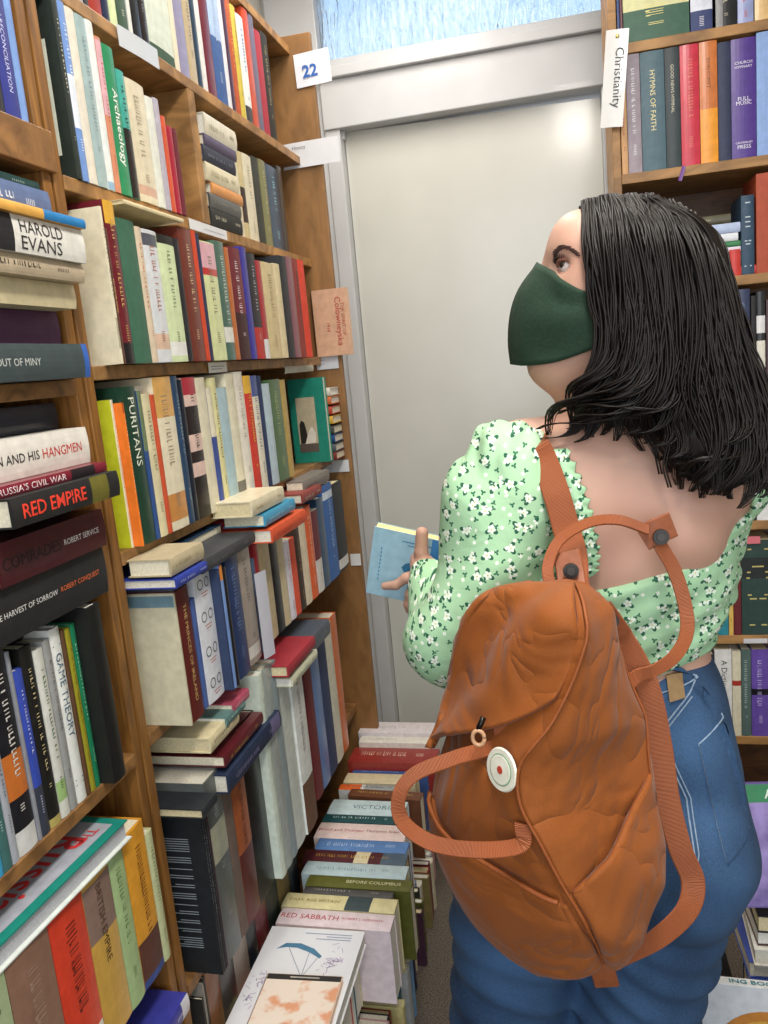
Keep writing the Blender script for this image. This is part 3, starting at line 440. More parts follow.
 ('A', (-0.596, 1.119, 0.9303), 0.0146, 0.1844, 0.1254, '4a63a0', '', '', 'thin blue spine behind the dark red one, far bay fifth shelf', 'books on the fifth shelf of the far bay', {}, 0),
 ('A', (-0.594, 1.1348, 0.9303), 0.0587, 0.2257, 0.1535, 'e6e8ee', '2c2c30', '', 'white spine with four spectacle drawings, far bay fifth shelf', 'books on the fifth shelf of the far bay', {'glasses': 1}, 0),
 ('A', (-0.58, 1.1947, 0.9303), 0.0054, 0.2121, 0.1443, '2a3a5c', '', '', 'thin navy spine, beside the white spine, far bay fifth shelf', 'books on the fifth shelf of the far bay', {}, 0),
 ('A', (-0.58, 1.2013, 0.9303), 0.0112, 0.2172, 0.1477, '7a9cd6', '', '', 'sky blue spine, beside the thin navy spine, far bay fifth shelf', 'books on the fifth shelf of the far bay', {'bands': [(0.88, 1, 'd9863a')]}, 0),
 ('A', (-0.58, 1.2137, 0.9303), 0.0121, 0.2104, 0.1431, '1c1c20', '', '', 'thin black spine, beside the sky blue spine, far bay fifth shelf', 'books on the fifth shelf of the far bay', {}, 0),
 ('A', (-0.585, 1.2384, 0.9303), 0.0509, 0.2251, 0.153, '243a66', '6f86b4', '', 'navy spine with blue pattern, beside the thin black spine, far bay fifth shelf', 'books on the fifth shelf of the far bay', {}, 0),
 ('A', (-0.59, 1.3023, 0.9303), 0.0551, 0.2273, 0.1546, 'a79b90', '6f655c', '', 'taupe spine with barcode, beside the navy spine, far bay fifth shelf', 'books on the fifth shelf of the far bay', {'bands': [(0.05, 0.15, 'e0ddd4')]}, 0),
 ('A', (-0.595, 1.3709, 0.9303), 0.0154, 0.1839, 0.125, '4e5d78', '', '', 'thin grey-blue spine, beside the taupe spine, far bay fifth shelf', 'books on the fifth shelf of the far bay', {}, 0),
 ('A', (-0.6, 1.4, 0.9303), 0.0215, 0.2547, 0.17, 'a82a34', '', '', 'crimson spine, beside the thin grey-blue spine, far bay fifth shelf', 'books on the fifth shelf of the far bay', {}, 0),
 ('A', (-0.6, 1.4227, 0.9303), 0.0567, 0.2203, 0.1498, 'c7b58c', '', '', 'tan cloth spine, beside the crimson spine, far bay fifth shelf', 'books on the fifth shelf of the far bay', {}, 0),
 ('A', (-0.6, 1.4806, 0.9303), 0.0418, 0.2174, 0.1478, '1f2328', '', '', 'black spine between tan ones, beside the tan cloth spine, far bay fifth shelf', 'books on the fifth shelf of the far bay', {}, 0),
 ('A', (-0.6, 1.5235, 0.9303), 0.0374, 0.1973, 0.1342, 'cfc19c', '', '', 'light tan spine, beside the black spine between tan ones, far bay fifth shelf', 'books on the fifth shelf of the far bay', {}, 0),
 ('A', (-0.6, 1.5621, 0.9303), 0.0322, 0.1712, 0.1164, 'e2e0ea', 'c0403c', '', 'white spine with red edge, beside the light tan spine, far bay fifth shelf', 'books on the fifth shelf of the far bay', {}, 0),
 ('A', (-0.6, 1.5955, 0.9303), 0.0335, 0.1699, 0.1155, 'd9553a', '', '', 'coral spine, beside the white spine, far bay fifth shelf', 'books on the fifth shelf of the far bay', {}, 0),
 ('A', (-0.6, 1.6302, 0.9303), 0.0348, 0.1842, 0.1252, '3e2f28', 'b08040', '', 'dark patterned spine, beside the coral spine, far bay fifth shelf', 'books on the fifth shelf of the far bay', {}, 0),
 ('A', (-0.6, 1.6663, 0.9303), 0.0439, 0.2217, 0.1507, 'e0d0b4', '', '', 'cream spine beside orange spine, beside the dark patterned spine, far bay fifth shelf', 'books on the fifth shelf of the far bay', {}, 0),
 ('A', (-0.6, 1.7114, 0.9303), 0.0461, 0.2174, 0.1478, 'e0632e', 'f2c8a8', '', 'orange spine with pale lettering, beside the cream spine, far bay fifth shelf', 'books on the fifth shelf of the far bay', {}, 0),
 ('A', (-0.6, 1.7587, 0.9303), 0.0485, 0.1987, 0.1351, 'd8d4cc', '6a2430', '', 'white and maroon spine, beside the orange spine, far bay fifth shelf', 'books on the fifth shelf of the far bay', {'bands': [(0.4, 1, '6e2a34')]}, 0),
 ('A', (-0.6, 1.8084, 0.9303), 0.051, 0.2181, 0.1483, '2a4a68', '', '', 'petrol blue spine, beside the white and maroon spine, far bay fifth shelf', 'books on the fifth shelf of the far bay', {}, 0),
 ('A', (-0.6, 1.8606, 0.9303), 0.0823, 0.2408, 0.1638, '2f63a8', 'a9c8e8', '', 'cobalt blue spine with white cloud, beside the petrol blue spine, far bay fifth shelf', 'books on the fifth shelf of the far bay', {'bands': [(0.85, 0.93, 'cfdcea')]}, 0),
 ('A', (-0.6, 1.944, 0.9303), 0.0892, 0.232, 0.1577, '17191f', '', '', 'tall black spine at shelf end, beside the cobalt blue spine, far bay fifth shelf', 'books on the fifth shelf of the far bay', {'bands': [(0.03, 0.14, 'd8d8d4')]}, 0),
 ('A', (-0.6, 1.06, 0.4903), 0.0054, 0.3044, 0.17, '141a1e', '8a9096', '', 'tall black hardback with white print on back, far bay sixth shelf', 'books on the sixth shelf of the far bay', {'backprint': 1}, 0),
 ('A', (-0.6, 1.0666, 0.4903), 0.0054, 0.29, 0.17, '20242c', 'cfd4da', '', 'thin black spine with white lettering, beside the tall black hardback, far bay sixth shelf', 'books on the sixth shelf of the far bay', {}, 0),
 ('A', (-0.6, 1.0732, 0.4903), 0.0054, 0.307, 0.17, '17181c', '7a7068', '', 'black and grey spine, beside the thin black spine, far bay sixth shelf', 'books on the sixth shelf of the far bay', {}, 0),
 ('A', (-0.6, 1.0798, 0.4903), 0.0054, 0.3118, 0.17, '3a2a34', '', '', 'plum black spine, beside the black and grey spine, far bay sixth shelf', 'books on the sixth shelf of the far bay', {}, 0),
 ('A', (-0.6, 1.0864, 0.4903), 0.0576, 0.3255, 0.17, '5a5f5c', '9aa09a', '', 'grey spine with pale top, beside the plum black spine, far bay sixth shelf', 'books on the sixth shelf of the far bay', {'bands': [(0.55, 0.75, 'a8a890')]}, 0),
 ('A', (-0.6, 1.1452, 0.4903), 0.0312, 0.3196, 0.17, '6b5a50', '', '', 'grey-brown spine, beside the grey spine, far bay sixth shelf', 'books on the sixth shelf of the far bay', {}, 0),
 ('A', (-0.6, 1.1776, 0.4903), 0.0578, 0.3391, 0.17, 'a0552c', '5a2c16', '', 'rust brown spine with red-and-black foot, beside the grey-brown spine, far bay sixth shelf', 'books on the sixth shelf of the far bay', {'bands': [(0.0, 0.4, '5a1e1c')]}, 0),
 ('A', (-0.6, 1.2365, 0.4903), 0.0737, 0.3509, 0.17, '0f1113', '', '', 'very tall black spine, beside the rust brown spine, far bay sixth shelf', 'books on the sixth shelf of the far bay', {}, 0),
 ('A', (-0.585, 1.3114, 0.4903), 0.0264, 0.417, 0.17, 'cfdacb', 'a8b4aa', '', 'tall pale mint spine, beside the very tall black spine, far bay sixth shelf', 'books on the sixth shelf of the far bay', {}, 0),
 ('A', (-0.585, 1.339, 0.4903), 0.0352, 0.417, 0.17, 'a3aba6', '', '', 'pale grey spine, beside the tall pale mint spine, far bay sixth shelf', 'books on the sixth shelf of the far bay', {}, 0),
 ('A', (-0.585, 1.3754, 0.4903), 0.0304, 0.4139, 0.17, '8c9a9c', '', '', 'bluish grey spine, beside the pale grey spine, far bay sixth shelf', 'books on the sixth shelf of the far bay', {}, 0),
 ('A', (-0.585, 1.4069, 0.4903), 0.0518, 0.3951, 0.17, 'c9cfc6', '', '', 'light grey spine, beside the bluish grey spine, far bay sixth shelf', 'books on the sixth shelf of the far bay', {}, 0),
 ('A', (-0.58, 1.46, 0.4903), 0.0686, 0.3737, 0.17, 'dfe2dc', '6a5a4c', '', 'white spine with brown top and brown foot, far bay sixth shelf', 'books on the sixth shelf of the far bay', {'bands': [(0.88, 1, '7a4a30'), (0.0, 0.3, '6b4a34')]}, 0),
 ('A', (-0.6, 1.5936, 0.4903), 0.0468, 0.3386, 0.17, '6e2a2c', '', '', 'dark red spine, beside the white spine, far bay sixth shelf', 'books on the sixth shelf of the far bay', {}, 0),
 ('A', (-0.6, 1.6417, 0.4903), 0.0572, 0.3674, 0.17, '5f7fb0', '', '', 'steel blue spine, beside the dark red spine, far bay sixth shelf', 'books on the sixth shelf of the far bay', {}, 0),
 ('A', (-0.6, 1.7001, 0.4903), 0.0608, 0.3338, 0.17, '2e3c5e', '', '', 'indigo spine, beside the steel blue spine, far bay sixth shelf', 'books on the sixth shelf of the far bay', {}, 0),
 ('A', (-0.6, 1.762, 0.4903), 0.055, 0.3538, 0.17, 'cfcbb6', '', '', 'pale stone spine, beside the indigo spine, far bay sixth shelf', 'books on the sixth shelf of the far bay', {}, 0),
 ('A', (-0.6, 1.8182, 0.4903), 0.048, 0.36, 0.17, 'c8662c', '', '', 'orange spine by the end panel, beside the pale stone spine, far bay sixth shelf', 'books on the sixth shelf of the far bay', {}, 0),
 ('A', (-0.645, 1.06, 0.1703), 0.0054, 0.2681, 0.17, '2c2a28', '', '', 'dark grey-brown book, far bay lowest row', 'books in the lowest row of the far bay', {}, 0),
 ('A', (-0.645, 1.0666, 0.1703), 0.0054, 0.2911, 0.17, '8f8a80', '', '', 'stone grey spine, beside the dark grey-brown book, far bay lowest row', 'books in the lowest row of the far bay', {}, 0),
 ('A', (-0.645, 1.0732, 0.1703), 0.0054, 0.297, 0.17, '3a3026', '', '', 'umber spine, beside the stone grey spine, far bay lowest row', 'books in the lowest row of the far bay', {}, 0),
 ('A', (-0.645, 1.0798, 0.1703), 0.0481, 0.297, 0.17, '8a5a3a', '', '', 'chestnut brown spine, beside the umber spine, far bay lowest row', 'books in the lowest row of the far bay', {}, 0),
 ('A', (-0.645, 1.1291, 0.1703), 0.0564, 0.297, 0.17, '4a4440', '', '', 'dark taupe spine, beside the chestnut brown spine, far bay lowest row', 'books in the lowest row of the far bay', {}, 0),
 ('A', (-0.645, 1.1867, 0.1703), 0.0609, 0.297, 0.17, '9a8a7c', '', '', 'dusty pinkish grey spine, beside the dark taupe spine, far bay lowest row', 'books in the lowest row of the far bay', {}, 0),
 ('A', (-0.645, 1.2488, 0.1703), 0.043, 0.297, 0.17, '22242a', '', '', 'narrow black spine, beside the dusty pinkish grey spine, far bay lowest row', 'books in the lowest row of the far bay', {}, 0),
 ('A', (-0.645, 1.293, 0.1703), 0.0575, 0.297, 0.17, '6a1c24', '', '', 'wine red spine, beside the narrow black spine, far bay lowest row', 'books in the lowest row of the far bay', {}, 0),
 ('A', (-0.645, 1.3517, 0.1703), 0.0617, 0.2859, 0.17, '26302c', '', '', 'green-black spine, beside the wine red spine, far bay lowest row', 'books in the lowest row of the far bay', {}, 0),
 ('A', (-0.645, 1.4146, 0.1703), 0.0664, 0.2649, 0.17, '7a6a3c', '', '', 'khaki spine, beside the green-black spine, far bay lowest row', 'books in the lowest row of the far bay', {}, 0),
 ('A', (-0.645, 1.4822, 0.1703), 0.0566, 0.2425, 0.1649, '202226', '', '', 'last black spine of row, beside the khaki spine, far bay lowest row', 'books in the lowest row of the far bay', {}, 0),
 ('F', (0.142, 2.05, 2.1073), 0.0054, 0.1326, 0.12, '3a4a7a', '', '', 'thin blue spine at shelf end, right bookcase top shelf', 'books on the top shelf of the right bookcase', {}, 0),
 ('F', (0.1486, 2.05, 2.1073), 0.0054, 0.1314, 0.12, '5a2a34', '', '', 'thin maroon spine at shelf end, beside the thin blue spine, right bookcase top shelf', 'books on the top shelf of the right bookcase', {}, 0),
 ('F', (0.1552, 2.05, 2.1073), 0.139, 0.1402, 0.12, '2f5a45', 'e6dc90', '', 'very wide dark green volume with yellow and white top, right bookcase top shelf', 'books on the top shelf of the right bookcase', {'bands': [(0.45, 1, 'd9d6a0')]}, 0),
 ('F', (0.2969, 2.05, 2.1073), 0.0449, 0.1142, 0.12, '33406e', 'dcdce8', '', 'indigo spine with white print, beside the very wide dark green volume, right bookcase top shelf', 'books on the top shelf of the right bookcase', {'bands': [(0.35, 0.8, 'd9dde8')]}, 0),
 ('F', (0.3485, 2.05, 2.1073), 0.0422, 0.1047, 0.12, '1e1f22', 'c0b8a0', '', 'black spine with pale mark, beside the indigo spine, right bookcase top shelf', 'books on the top shelf of the right bookcase', {}, 0),
 ('F', (0.3934, 2.05, 2.1073), 0.0317, 0.0965, 0.12, '98a2cc', 'c8402c', '', 'lilac spine with red mark, beside the black spine, right bookcase top shelf', 'books on the top shelf of the right bookcase', {}, 0),
 ('F', (0.4277, 2.05, 2.1073), 0.0493, 0.0902, 0.12, 'd9b478', '', '', 'sand coloured spine, beside the lilac spine, right bookcase top shelf', 'books on the top shelf of the right bookcase', {}, 0),
 ('F', (0.142, 2.05, 1.8303), 0.0136, 0.2453, 0.1668, 'c79a6c', '9a3a20', '', 'tan paperback behind the paper label, right bookcase second shelf', 'hymn books on the right bookcase', {}, 0),
 ('F', (0.1568, 2.05, 1.8303), 0.0297, 0.2525, 0.17, '9a8f98', 'e8e6ea', '', 'mauve-grey spine, beside the tan paperback behind the paper label, right bookcase second shelf', 'hymn books on the right bookcase', {}, 0),
 ('F', (0.1877, 2.05, 1.8303), 0.0511, 0.2525, 0.17, '47636e', 'e2d7a0', 'HYMNS OF FAITH', 'blue-grey HYMNS OF FAITH spine, right bookcase second shelf', 'hymn books on the right bookcase', {'tspan': (0.34, 0.84)}, 0),
 ('F', (0.24, 2.05, 1.8303), 0.0312, 0.2525, 0.17, '2e393d', 'cfc9b0', 'GOOD NEWS HYMNAL', 'charcoal spine with small cream lettering, right bookcase second shelf', 'hymn books on the right bookcase', {'tspan': (0.46, 0.86)}, 0),
 ('F', (0.2724, 2.05, 1.8303), 0.0394, 0.2525, 0.17, 'c52f44', 'd97a6a', '', 'glossy cherry red spine, beside the charcoal spine, right bookcase second shelf', 'hymn books on the right bookcase', {}, 0),
 ('F', (0.313, 2.05, 1.8303), 0.0369, 0.2525, 0.17, 'e89a2e', '5a3010', 'DON CUPITT', 'orange and yellow spine with dark lettering, right bookcase second shelf', 'hymn books on the right bookcase', {'bands': [(0.45, 1, 'c8743a')], 'tspan': (0.62, 0.86)}, 0),
 ('F', (0.3511, 2.05, 1.8303), 0.0261, 0.2454, 0.1669, '2a3350', '', '', 'dark blue plain spine, beside the orange and yellow spine, right bookcase second shelf', 'hymn books on the right bookcase', {}, 0),
 ('F', (0.3784, 2.05, 1.8303), 0.0507, 0.2469, 0.1679, '4c2f86', 'e9e4f4', 'CHURCH HYMNARY|FULL MUSIC|CANTERBURY PRESS', 'purple CHURCH HYMNARY spine, right bookcase second shelf', 'hymn books on the right bookcase', {'horiz': 1}, 0),
 ('F', (0.4304, 2.05, 1.8303), 0.046, 0.2525, 0.17, '86a6d8', '', '', 'light blue spine cut by photo edge, right bookcase second shelf', 'hymn books on the right bookcase', {}, 0),
 ('F', (0.3705, 2.05, 1.5773), 0.023, 0.0584, 0.12, 'c8352c', '', '', 'short red book, right bookcase third shelf', 'books on the third shelf of the right bookcase', {}, 0),
 ('F', (0.3961, 2.05, 1.5773), 0.027, 0.1727, 0.12, '27435a', 'b9c6cf', '', 'slim navy upright spine, beside the short red book, right bookcase third shelf', 'books on the third shelf of the right bookcase', {'horizmark': 1}, 0),
 ('F', (0.428, 2.05, 1.5773), 0.0582, 0.2153, 0.1464, 'a9482a', '', '', 'large rust-orange hardback, beside the slim navy upright spine, right bookcase third shelf', 'books on the third shelf of the right bookcase', {}, 0),
 ('F', (0.1632, 2.05, 1.2903), 0.1363, 0.2559, 0.17, '3a3f50', '', '', 'dark blue volume behind the hair, right bookcase fourth shelf', 'books on the fourth shelf of the right bookcase', {}, 0),
 ('F', (0.3006, 2.05, 1.2903), 0.081, 0.2459, 0.1672, '4a2a2a', '', '', 'dark maroon volume behind the hair, right bookcase fourth shelf', 'books on the fourth shelf of the right bookcase', {}, 0),
 ('F', (0.3829, 2.05, 1.2903), 0.0295, 0.2552, 0.17, '2b3556', '8d98bb', '', 'navy spine with silver lettering, right bookcase fourth shelf', 'books on the fourth shelf of the right bookcase', {}, 0),
 ('F', (0.4151, 2.05, 1.2903), 0.0103, 0.2383, 0.162, '201d20', '', '', 'slim black spine, beside the navy spine, right bookcase fourth shelf', 'books on the fourth shelf of the right bookcase', {}, 0),
 ('F', (0.4266, 2.05, 1.2903), 0.0183, 0.246, 0.1673, '1d1f22', '', '', 'black spine with white label, beside the slim black spine, right bookcase fourth shelf', 'books on the fourth shelf of the right bookcase', {'bands': [(0.62, 0.78, 'dcdcdc'), (0.0, 0.55, 'e2ddcf')]}, 0),
 ('F', (0.4477, 2.05, 1.2903), 0.0382, 0.2259, 0.1536, '4a2a30', '', '', 'dark wine spine at photo edge, beside the black spine, right bookcase fourth shelf', 'books on the fourth shelf of the right bookcase', {}, 0),
 ('F', (0.3971, 2.05, 1.0003), 0.0263, 0.1971, 0.134, '20242a', '', '', 'charcoal black spine, right bookcase fifth shelf', 'books on the fifth shelf of the right bookcase', {}, 0),
 ('F', (0.4246, 2.05, 1.0003), 0.0389, 0.2142, 0.1457, 'e4e4e2', '1e1e20', '', 'white spine with black upper half, beside the charcoal black spine, right bookcase fifth shelf', 'books on the fifth shelf of the right bookcase', {'bands': [(0.4, 0.7, '1e1e20')]}, 0),
 ('F', (0.3174, 2.05, 0.7103), 0.0135, 0.1443, 0.12, '3c3c40', '', '', 'dark spine hidden by the blouse, right bookcase sixth shelf', 'books on the sixth shelf of the right bookcase', {}, 0),
 ('F', (0.3321, 2.05, 0.7103), 0.0245, 0.1695, 0.12, '2f8a9a', 'eef4f4', 'I Can', 'teal spine with white I Can lettering, right bookcase sixth shelf', 'books on the sixth shelf of the right bookcase', {}, 0),
 ('F', (0.3578, 2.05, 0.7103), 0.0104, 0.1813, 0.1233, 'dcb65a', '9a3a20', '', 'thin yellow spine with red dots, beside the teal spine, right bookcase sixth shelf', 'books on the sixth shelf of the right bookcase', {}, 0),
 ('F', (0.3694, 2.05, 0.7103), 0.0174, 0.1936, 0.1317, '6a2026', '', '', 'deep red spine, beside the thin yellow spine, right bookcase sixth shelf', 'books on the sixth shelf of the right bookcase', {}, 0),
 ('F', (0.388, 2.05, 0.7103), 0.0746, 0.2407, 0.1637, '26403a', 'c9b870', '', 'thick dark green reference volume with gold bands, right bookcase sixth shelf', 'books on the sixth shelf of the right bookcase', {'bands': [(0.6, 0.82, '1a2422')], 'horizmark': 1}, 0),
 ('F', (0.2839, 2.05, 0.4403), 0.0381, 0.2185, 0.1486, '30323a', '', '', 'dark spine behind the jeans, right bookcase seventh shelf', 'books on the seventh shelf of the right bookcase', {}, 0),
 ('F', (0.3231, 2.05, 0.4403), 0.0395, 0.2316, 0.1575, 'e2e0dc', '2c2c2e', 'A Dictionary of Bible', 'white A Dictionary of Bible spine, right bookcase seventh shelf', 'books on the seventh shelf of the right bookcase', {}, 0),
 ('F', (0.3639, 2.05, 0.4403), 0.0202, 0.2259, 0.1536, 'e0d8bc', '', '', 'cream spine with red band, right bookcase seventh shelf', 'books on the seventh shelf of the right bookcase', {'bands': [(0.6, 0.66, 'a83228')]}, 0),
 ('F', (0.3853, 2.05, 0.4403), 0.0225, 0.231, 0.1571, '566a66', 'b6c4be', '', 'grey-green spine with pale lettering, beside the cream spine, right bookcase seventh shelf', 'books on the seventh shelf of the right bookcase', {}, 0),
 ('F', (0.4089, 2.05, 0.4403), 0.0411, 0.2309, 0.157, '6a4fa6', 'c4b8e6', '', 'purple spine with lilac lettering and black band, beside the grey-green spine, right bookcase seventh shelf', 'books on the seventh shelf of the right bookcase', {'bands': [(0.48, 0.55, '18161c')]}, 0),
 ('P', (-0.6174, 0.975, 1.4695), 0.0432, 0.2287, 0.15, '3b4749', 'c9cdc8', 'OUT OF MINY', 'dark slate OUT OF MINY spine, near bay upper pile', 'books lying in the upper near bay', {'bands': [(0.0, 0.05, '2f5fb0')], 'tspan': (0.45, 0.8)}, 0),
 ('P', (-0.6538, 0.975, 1.5133), 0.0444, 0.2323, 0.1462, '4a2548', '', '', 'plum purple book, beside the dark slate OUT OF MINY spine, near bay upper pile', 'books lying in the upper near bay', {}, 0),
 ('P', (-0.6228, 0.975, 1.5583), 0.0308, 0.2339, 0.15, 'd9cba4', '', '', 'worn cream book, beside the plum purple book, near bay upper pile', 'books lying in the upper near bay', {}, 0),
 ('P', (-0.6054, 0.975, 1.5896), 0.0228, 0.2383, 0.15, 'b8a88e', '3a3029', '', 'beige book with dark lettering, beside the worn cream book, near bay upper pile', 'books lying in the upper near bay', {}, 0),
 ('P', (-0.5986, 0.975, 1.613), 0.0416, 0.2322, 0.15, 'dcdad2', '2b2a2c', 'HAROLD EVANS', 'white spine with two lines of bold black capitals, near bay upper pile', 'books lying in the upper near bay', {'bands': [(0.6, 1, '1e1f22')], 'tspan': (0.2, 0.55), 'two': 1}, 0),
 ('P', (-0.593, 0.975, 1.6552), 0.0114, 0.2377, 0.15, 'd9a24a', '', '', 'mustard yellow book with blue end, beside the white spine, near bay upper pile', 'books lying in the upper near bay', {'bands': [(0.0, 0.36, '1e78b4')], 'tspan': (0.1, 0.3)}, 0),
 ('P', (-0.638, 0.975, 1.6672), 0.0393, 0.2109, 0.15, '5c6f96', 'd5dce8', '', 'dusty blue book with white emblems, beside the mustard yellow book, near bay upper pile', 'books lying in the upper near bay', {}, 0),
 ('P', (-0.6505, 0.975, 1.7071), 0.0126, 0.224, 0.1495, '22423f', '9ab0a8', '', 'thin dark teal book topping the pile, beside the dusty blue book, near bay upper pile', 'books lying in the upper near bay', {}, 0),
 ('P', (-0.6775, 0.965, 1.1175), 0.0318, 0.2383, 0.1225, '1f3a4c', 'c0ccd0', '', 'navy book with lime patch and white end, near bay middle pile', 'books lying in the middle near bay', {'bands': [(0.0, 0.16, 'e0dcdc'), (0.62, 0.85, '6fae38')]}, 0),
 ('P', (-0.6869, 0.965, 1.1499), 0.026, 0.2295, 0.1131, '18191b', 'b8b8b8', '', 'black book above the navy one, beside the navy book, near bay middle pile', 'books lying in the middle near bay', {}, 0),
 ('P', (-0.6342, 0.965, 1.1765), 0.0651, 0.237, 0.15, '1d1d1e', 'dcdcd8', 'THE HARVEST OF SORROW|ROBERT CONQUEST', 'black THE HARVEST OF SORROW spine, near bay middle pile', 'books lying in the middle near bay', {'tc2': 'd86a3a', 'duo': 1}, 0),
 ('P', (-0.6261, 0.965, 1.2422), 0.0507, 0.2134, 0.15, '4a1a20', '1a0e10', 'COMRADES|ROBERT SERVICE', 'maroon COMRADES spine with white author name, near bay middle pile', 'books lying in the middle near bay', {'tc2': 'f0ecec', 'duo': 1}, 0),
 ('P', (-0.6754, 0.965, 1.2935), 0.0161, 0.2241, 0.1246, '131313', '', '', 'thin black book in the shadowed gap, beside the maroon COMRADES spine, near bay middle pile', 'books lying in the middle near bay', {}, 0),
 ('P', (-0.5943, 0.965, 1.3103), 0.0333, 0.2174, 0.15, '1b1a1a', 'e8402c', 'RED EMPIRE', 'black RED EMPIRE spine with red letters, near bay middle pile', 'books lying in the middle near bay', {'bold': 1, 'bands': [(0.12, 0.3, '6a6420')], 'tspan': (0.36, 0.92)}, 0),
 ('P', (-0.6101, 0.965, 1.3441), 0.0127, 0.2263, 0.15, '7a1f30', 'ead8d8', "RUSSIA'S CIVIL WAR", "crimson RUSSIA'S CIVIL WAR spine, near bay middle pile", 'books lying in the middle near bay', {'bands': [(0.12, 0.35, '241c22')], 'tspan': (0.4, 0.95)}, 0),
 ('P', (-0.6309, 0.965, 1.3574), 0.0475, 0.2272, 0.15, 'dfdad0', '1b1b1d', 'STALIN AND HIS|HANGMEN', 'white spine with black and red title ending HANGMEN, near bay middle pile', 'books lying in the middle near bay', {'tc2': 'c4332c', 'duo': 1}, 0),
 ('P', (-0.6715, 0.965, 1.4054), 0.0346, 0.2104, 0.1285, '20242f', '', '', 'navy book showing cream page edges, beside the white spine, near bay middle pile', 'books lying in the middle near bay', {'flip': 1}, 0),
 ('P', (-0.645, 1.652, 1.7403), 0.0334, 0.152, 0.15, '23221f', 'cfcab0', '', 'black book at the bottom of the cubby pile', 'books lying in the square cubby of the second shelf', {}, 0),
 ('P', (-0.645, 1.655, 1.7743), 0.0264, 0.152, 0.15, '4a4845', '8a8578', '', 'dark grey book second from the bottom in the cubby pile', 'books lying in the square cubby of the second shelf', {}, 0),
 ('P', (-0.645, 1.672, 1.8013), 0.0214, 0.152, 0.15, 'cd8a45', '', '', 'orange tan book in the middle of the cubby pile', 'books lying in the square cubby of the second shelf', {}, 0),
 ('P', (-0.645, 1.656, 1.8233), 0.0334, 0.152, 0.15, 'd3c9a8', '9a8f70', '', 'cream book above the orange tan one in the cubby', 'books lying in the square cubby of the second shelf', {}, 0),
 ('P', (-0.645, 1.652, 1.8573), 0.0294, 0.152, 0.15, '2c2f3e', '7f8494', '', 'black-blue book under the purple one in the cubby', 'books lying in the square cubby of the second shelf', {}, 0),
 ('P', (-0.645, 1.665, 1.8873), 0.0214, 0.152, 0.15, '4d435c', '', '', 'purple-grey book near the top of the cubby pile', 'books lying in the square cubby of the second shelf', {}, 0),
 ('P', (-0.645, 1.675, 1.9093), 0.0394, 0.152, 0.15, 'cfc8b2', '8c8468', '', 'thick cream book topping the cubby pile', 'books lying in the square cubby of the second shelf', {}, 0),
 ('N', (-0.6449, 1.22, 1.1654), 0.0208, 0.12, 0.15, '22405e', 'e6e6ea', 'WAR', 'navy WAR book with page edges lying on the fifth shelf pile', 'books lying along the top of the fifth shelf', {'tspan': (0.28, 0.6)}, 0),
 ('P', (-0.57, 1.1394, 1.1569), 0.0147, 0.1034, 0.16, '2c3f9c', 'c7cfee', '', 'long royal blue book under the old cream volume, fifth shelf', 'books lying along the top of the fifth shelf', {}, 0),
 ('P', (-0.575, 1.1447, 1.1753), 0.0261, 0.1087, 0.0715, 'b6a888', '8a7a58', '', 'old mottled cream volume under the navy WAR book', 'books lying along the top of the fifth shelf', {}, 0),
 ('P', (-0.575, 1.3554, 1.1514), 0.0208, 0.22, 0.15, '3b3d42', '6e6e70', '', 'long charcoal book right of the navy WAR book', 'books lying along the top of the fifth shelf', {}, 0),
 ('P', (-0.565, 1.5035, 1.2024), 0.0285, 0.17, 0.0815, 'ded3b4', 'a8925c', '', 'cream paperback lying above the blue and orange books', 'books lying along the top of the fifth shelf', {}, 0),
 ('P', (-0.56, 1.5478, 1.1751), 0.0231, 0.17, 0.0865, '3f9ac0', 'bfe0ea', '', 'sky blue paperback lying under the cream one, fifth shelf', 'books lying along the top of the fifth shelf', {}, 0),
 ('P', (-0.55, 1.5791, 1.1428), 0.0257, 0.2, 0.15, 'd8552c', 'c23a20', '', 'orange book with wide page edge lying on the fifth shelf', 'books lying along the top of the fifth shelf', {}, 0),
 ('P', (-0.6, 1.9319, 1.1768), 0.0281, 0.2, 0.0465, '7d756e', '5a544e', '', 'grey-brown slab book lying beneath the teal picture book', 'books lying along the top of the fifth shelf', {}, 0),
 ('P', (-0.585, 1.8091, 1.1641), 0.0217, 0.14, 0.13, '8a3a34', 'e0d8c8', '', 'maroon book with pale pages lying near the end panel', 'books lying along the top of the fifth shelf', {}, 0),
 ('P', (-0.56, 1.6884, 0.8568), 0.0337, 0.17, 0.15, '4a5460', '8a929a', '', 'slate grey book with pale picture cover lying above the sixth shelf row', 'books lying on top of the sixth shelf row', {'panel': []}, 0),
 ('P', (-0.55, 1.5486, 0.8774), 0.0223, 0.17, 0.15, 'a02c38', '', '', 'crimson book lying under the slate grey book', 'books lying on top of the sixth shelf row', {}, 0),
 ('P', (-0.55, 1.5535, 0.8509), 0.018, 0.16, 0.15, 'cfd0b4', '7a8a60', '', 'pale green and cream book at the bottom of that small pile', 'books lying on top of the sixth shelf row', {}, 0),
 ('P', (-0.585, 1.2664, 0.8865), 0.0172, 0.07, 0.1, 'b8546a', 'e8c8c8', '', 'small pink patterned paperback above the thick navy book', 'books lying on top of the sixth shelf row', {}, 0),
 ('P', (-0.585, 1.2446, 0.8772), 0.017, 0.08, 0.11, '5f8480', 'c8d8d0', '', 'small grey-teal patterned paperback above the thick navy book', 'books lying on top of the sixth shelf row', {}, 0),
 ('P', (-0.575, 1.3724, 0.7796), 0.0333, 0.25, 0.16, '1e2c48', '8a86b0', '', 'thick navy hardback lying across the black uprights', 'books lying on top of the sixth shelf row', {'bands': [(0.02, 0.2, '6a6488')]}, 0),
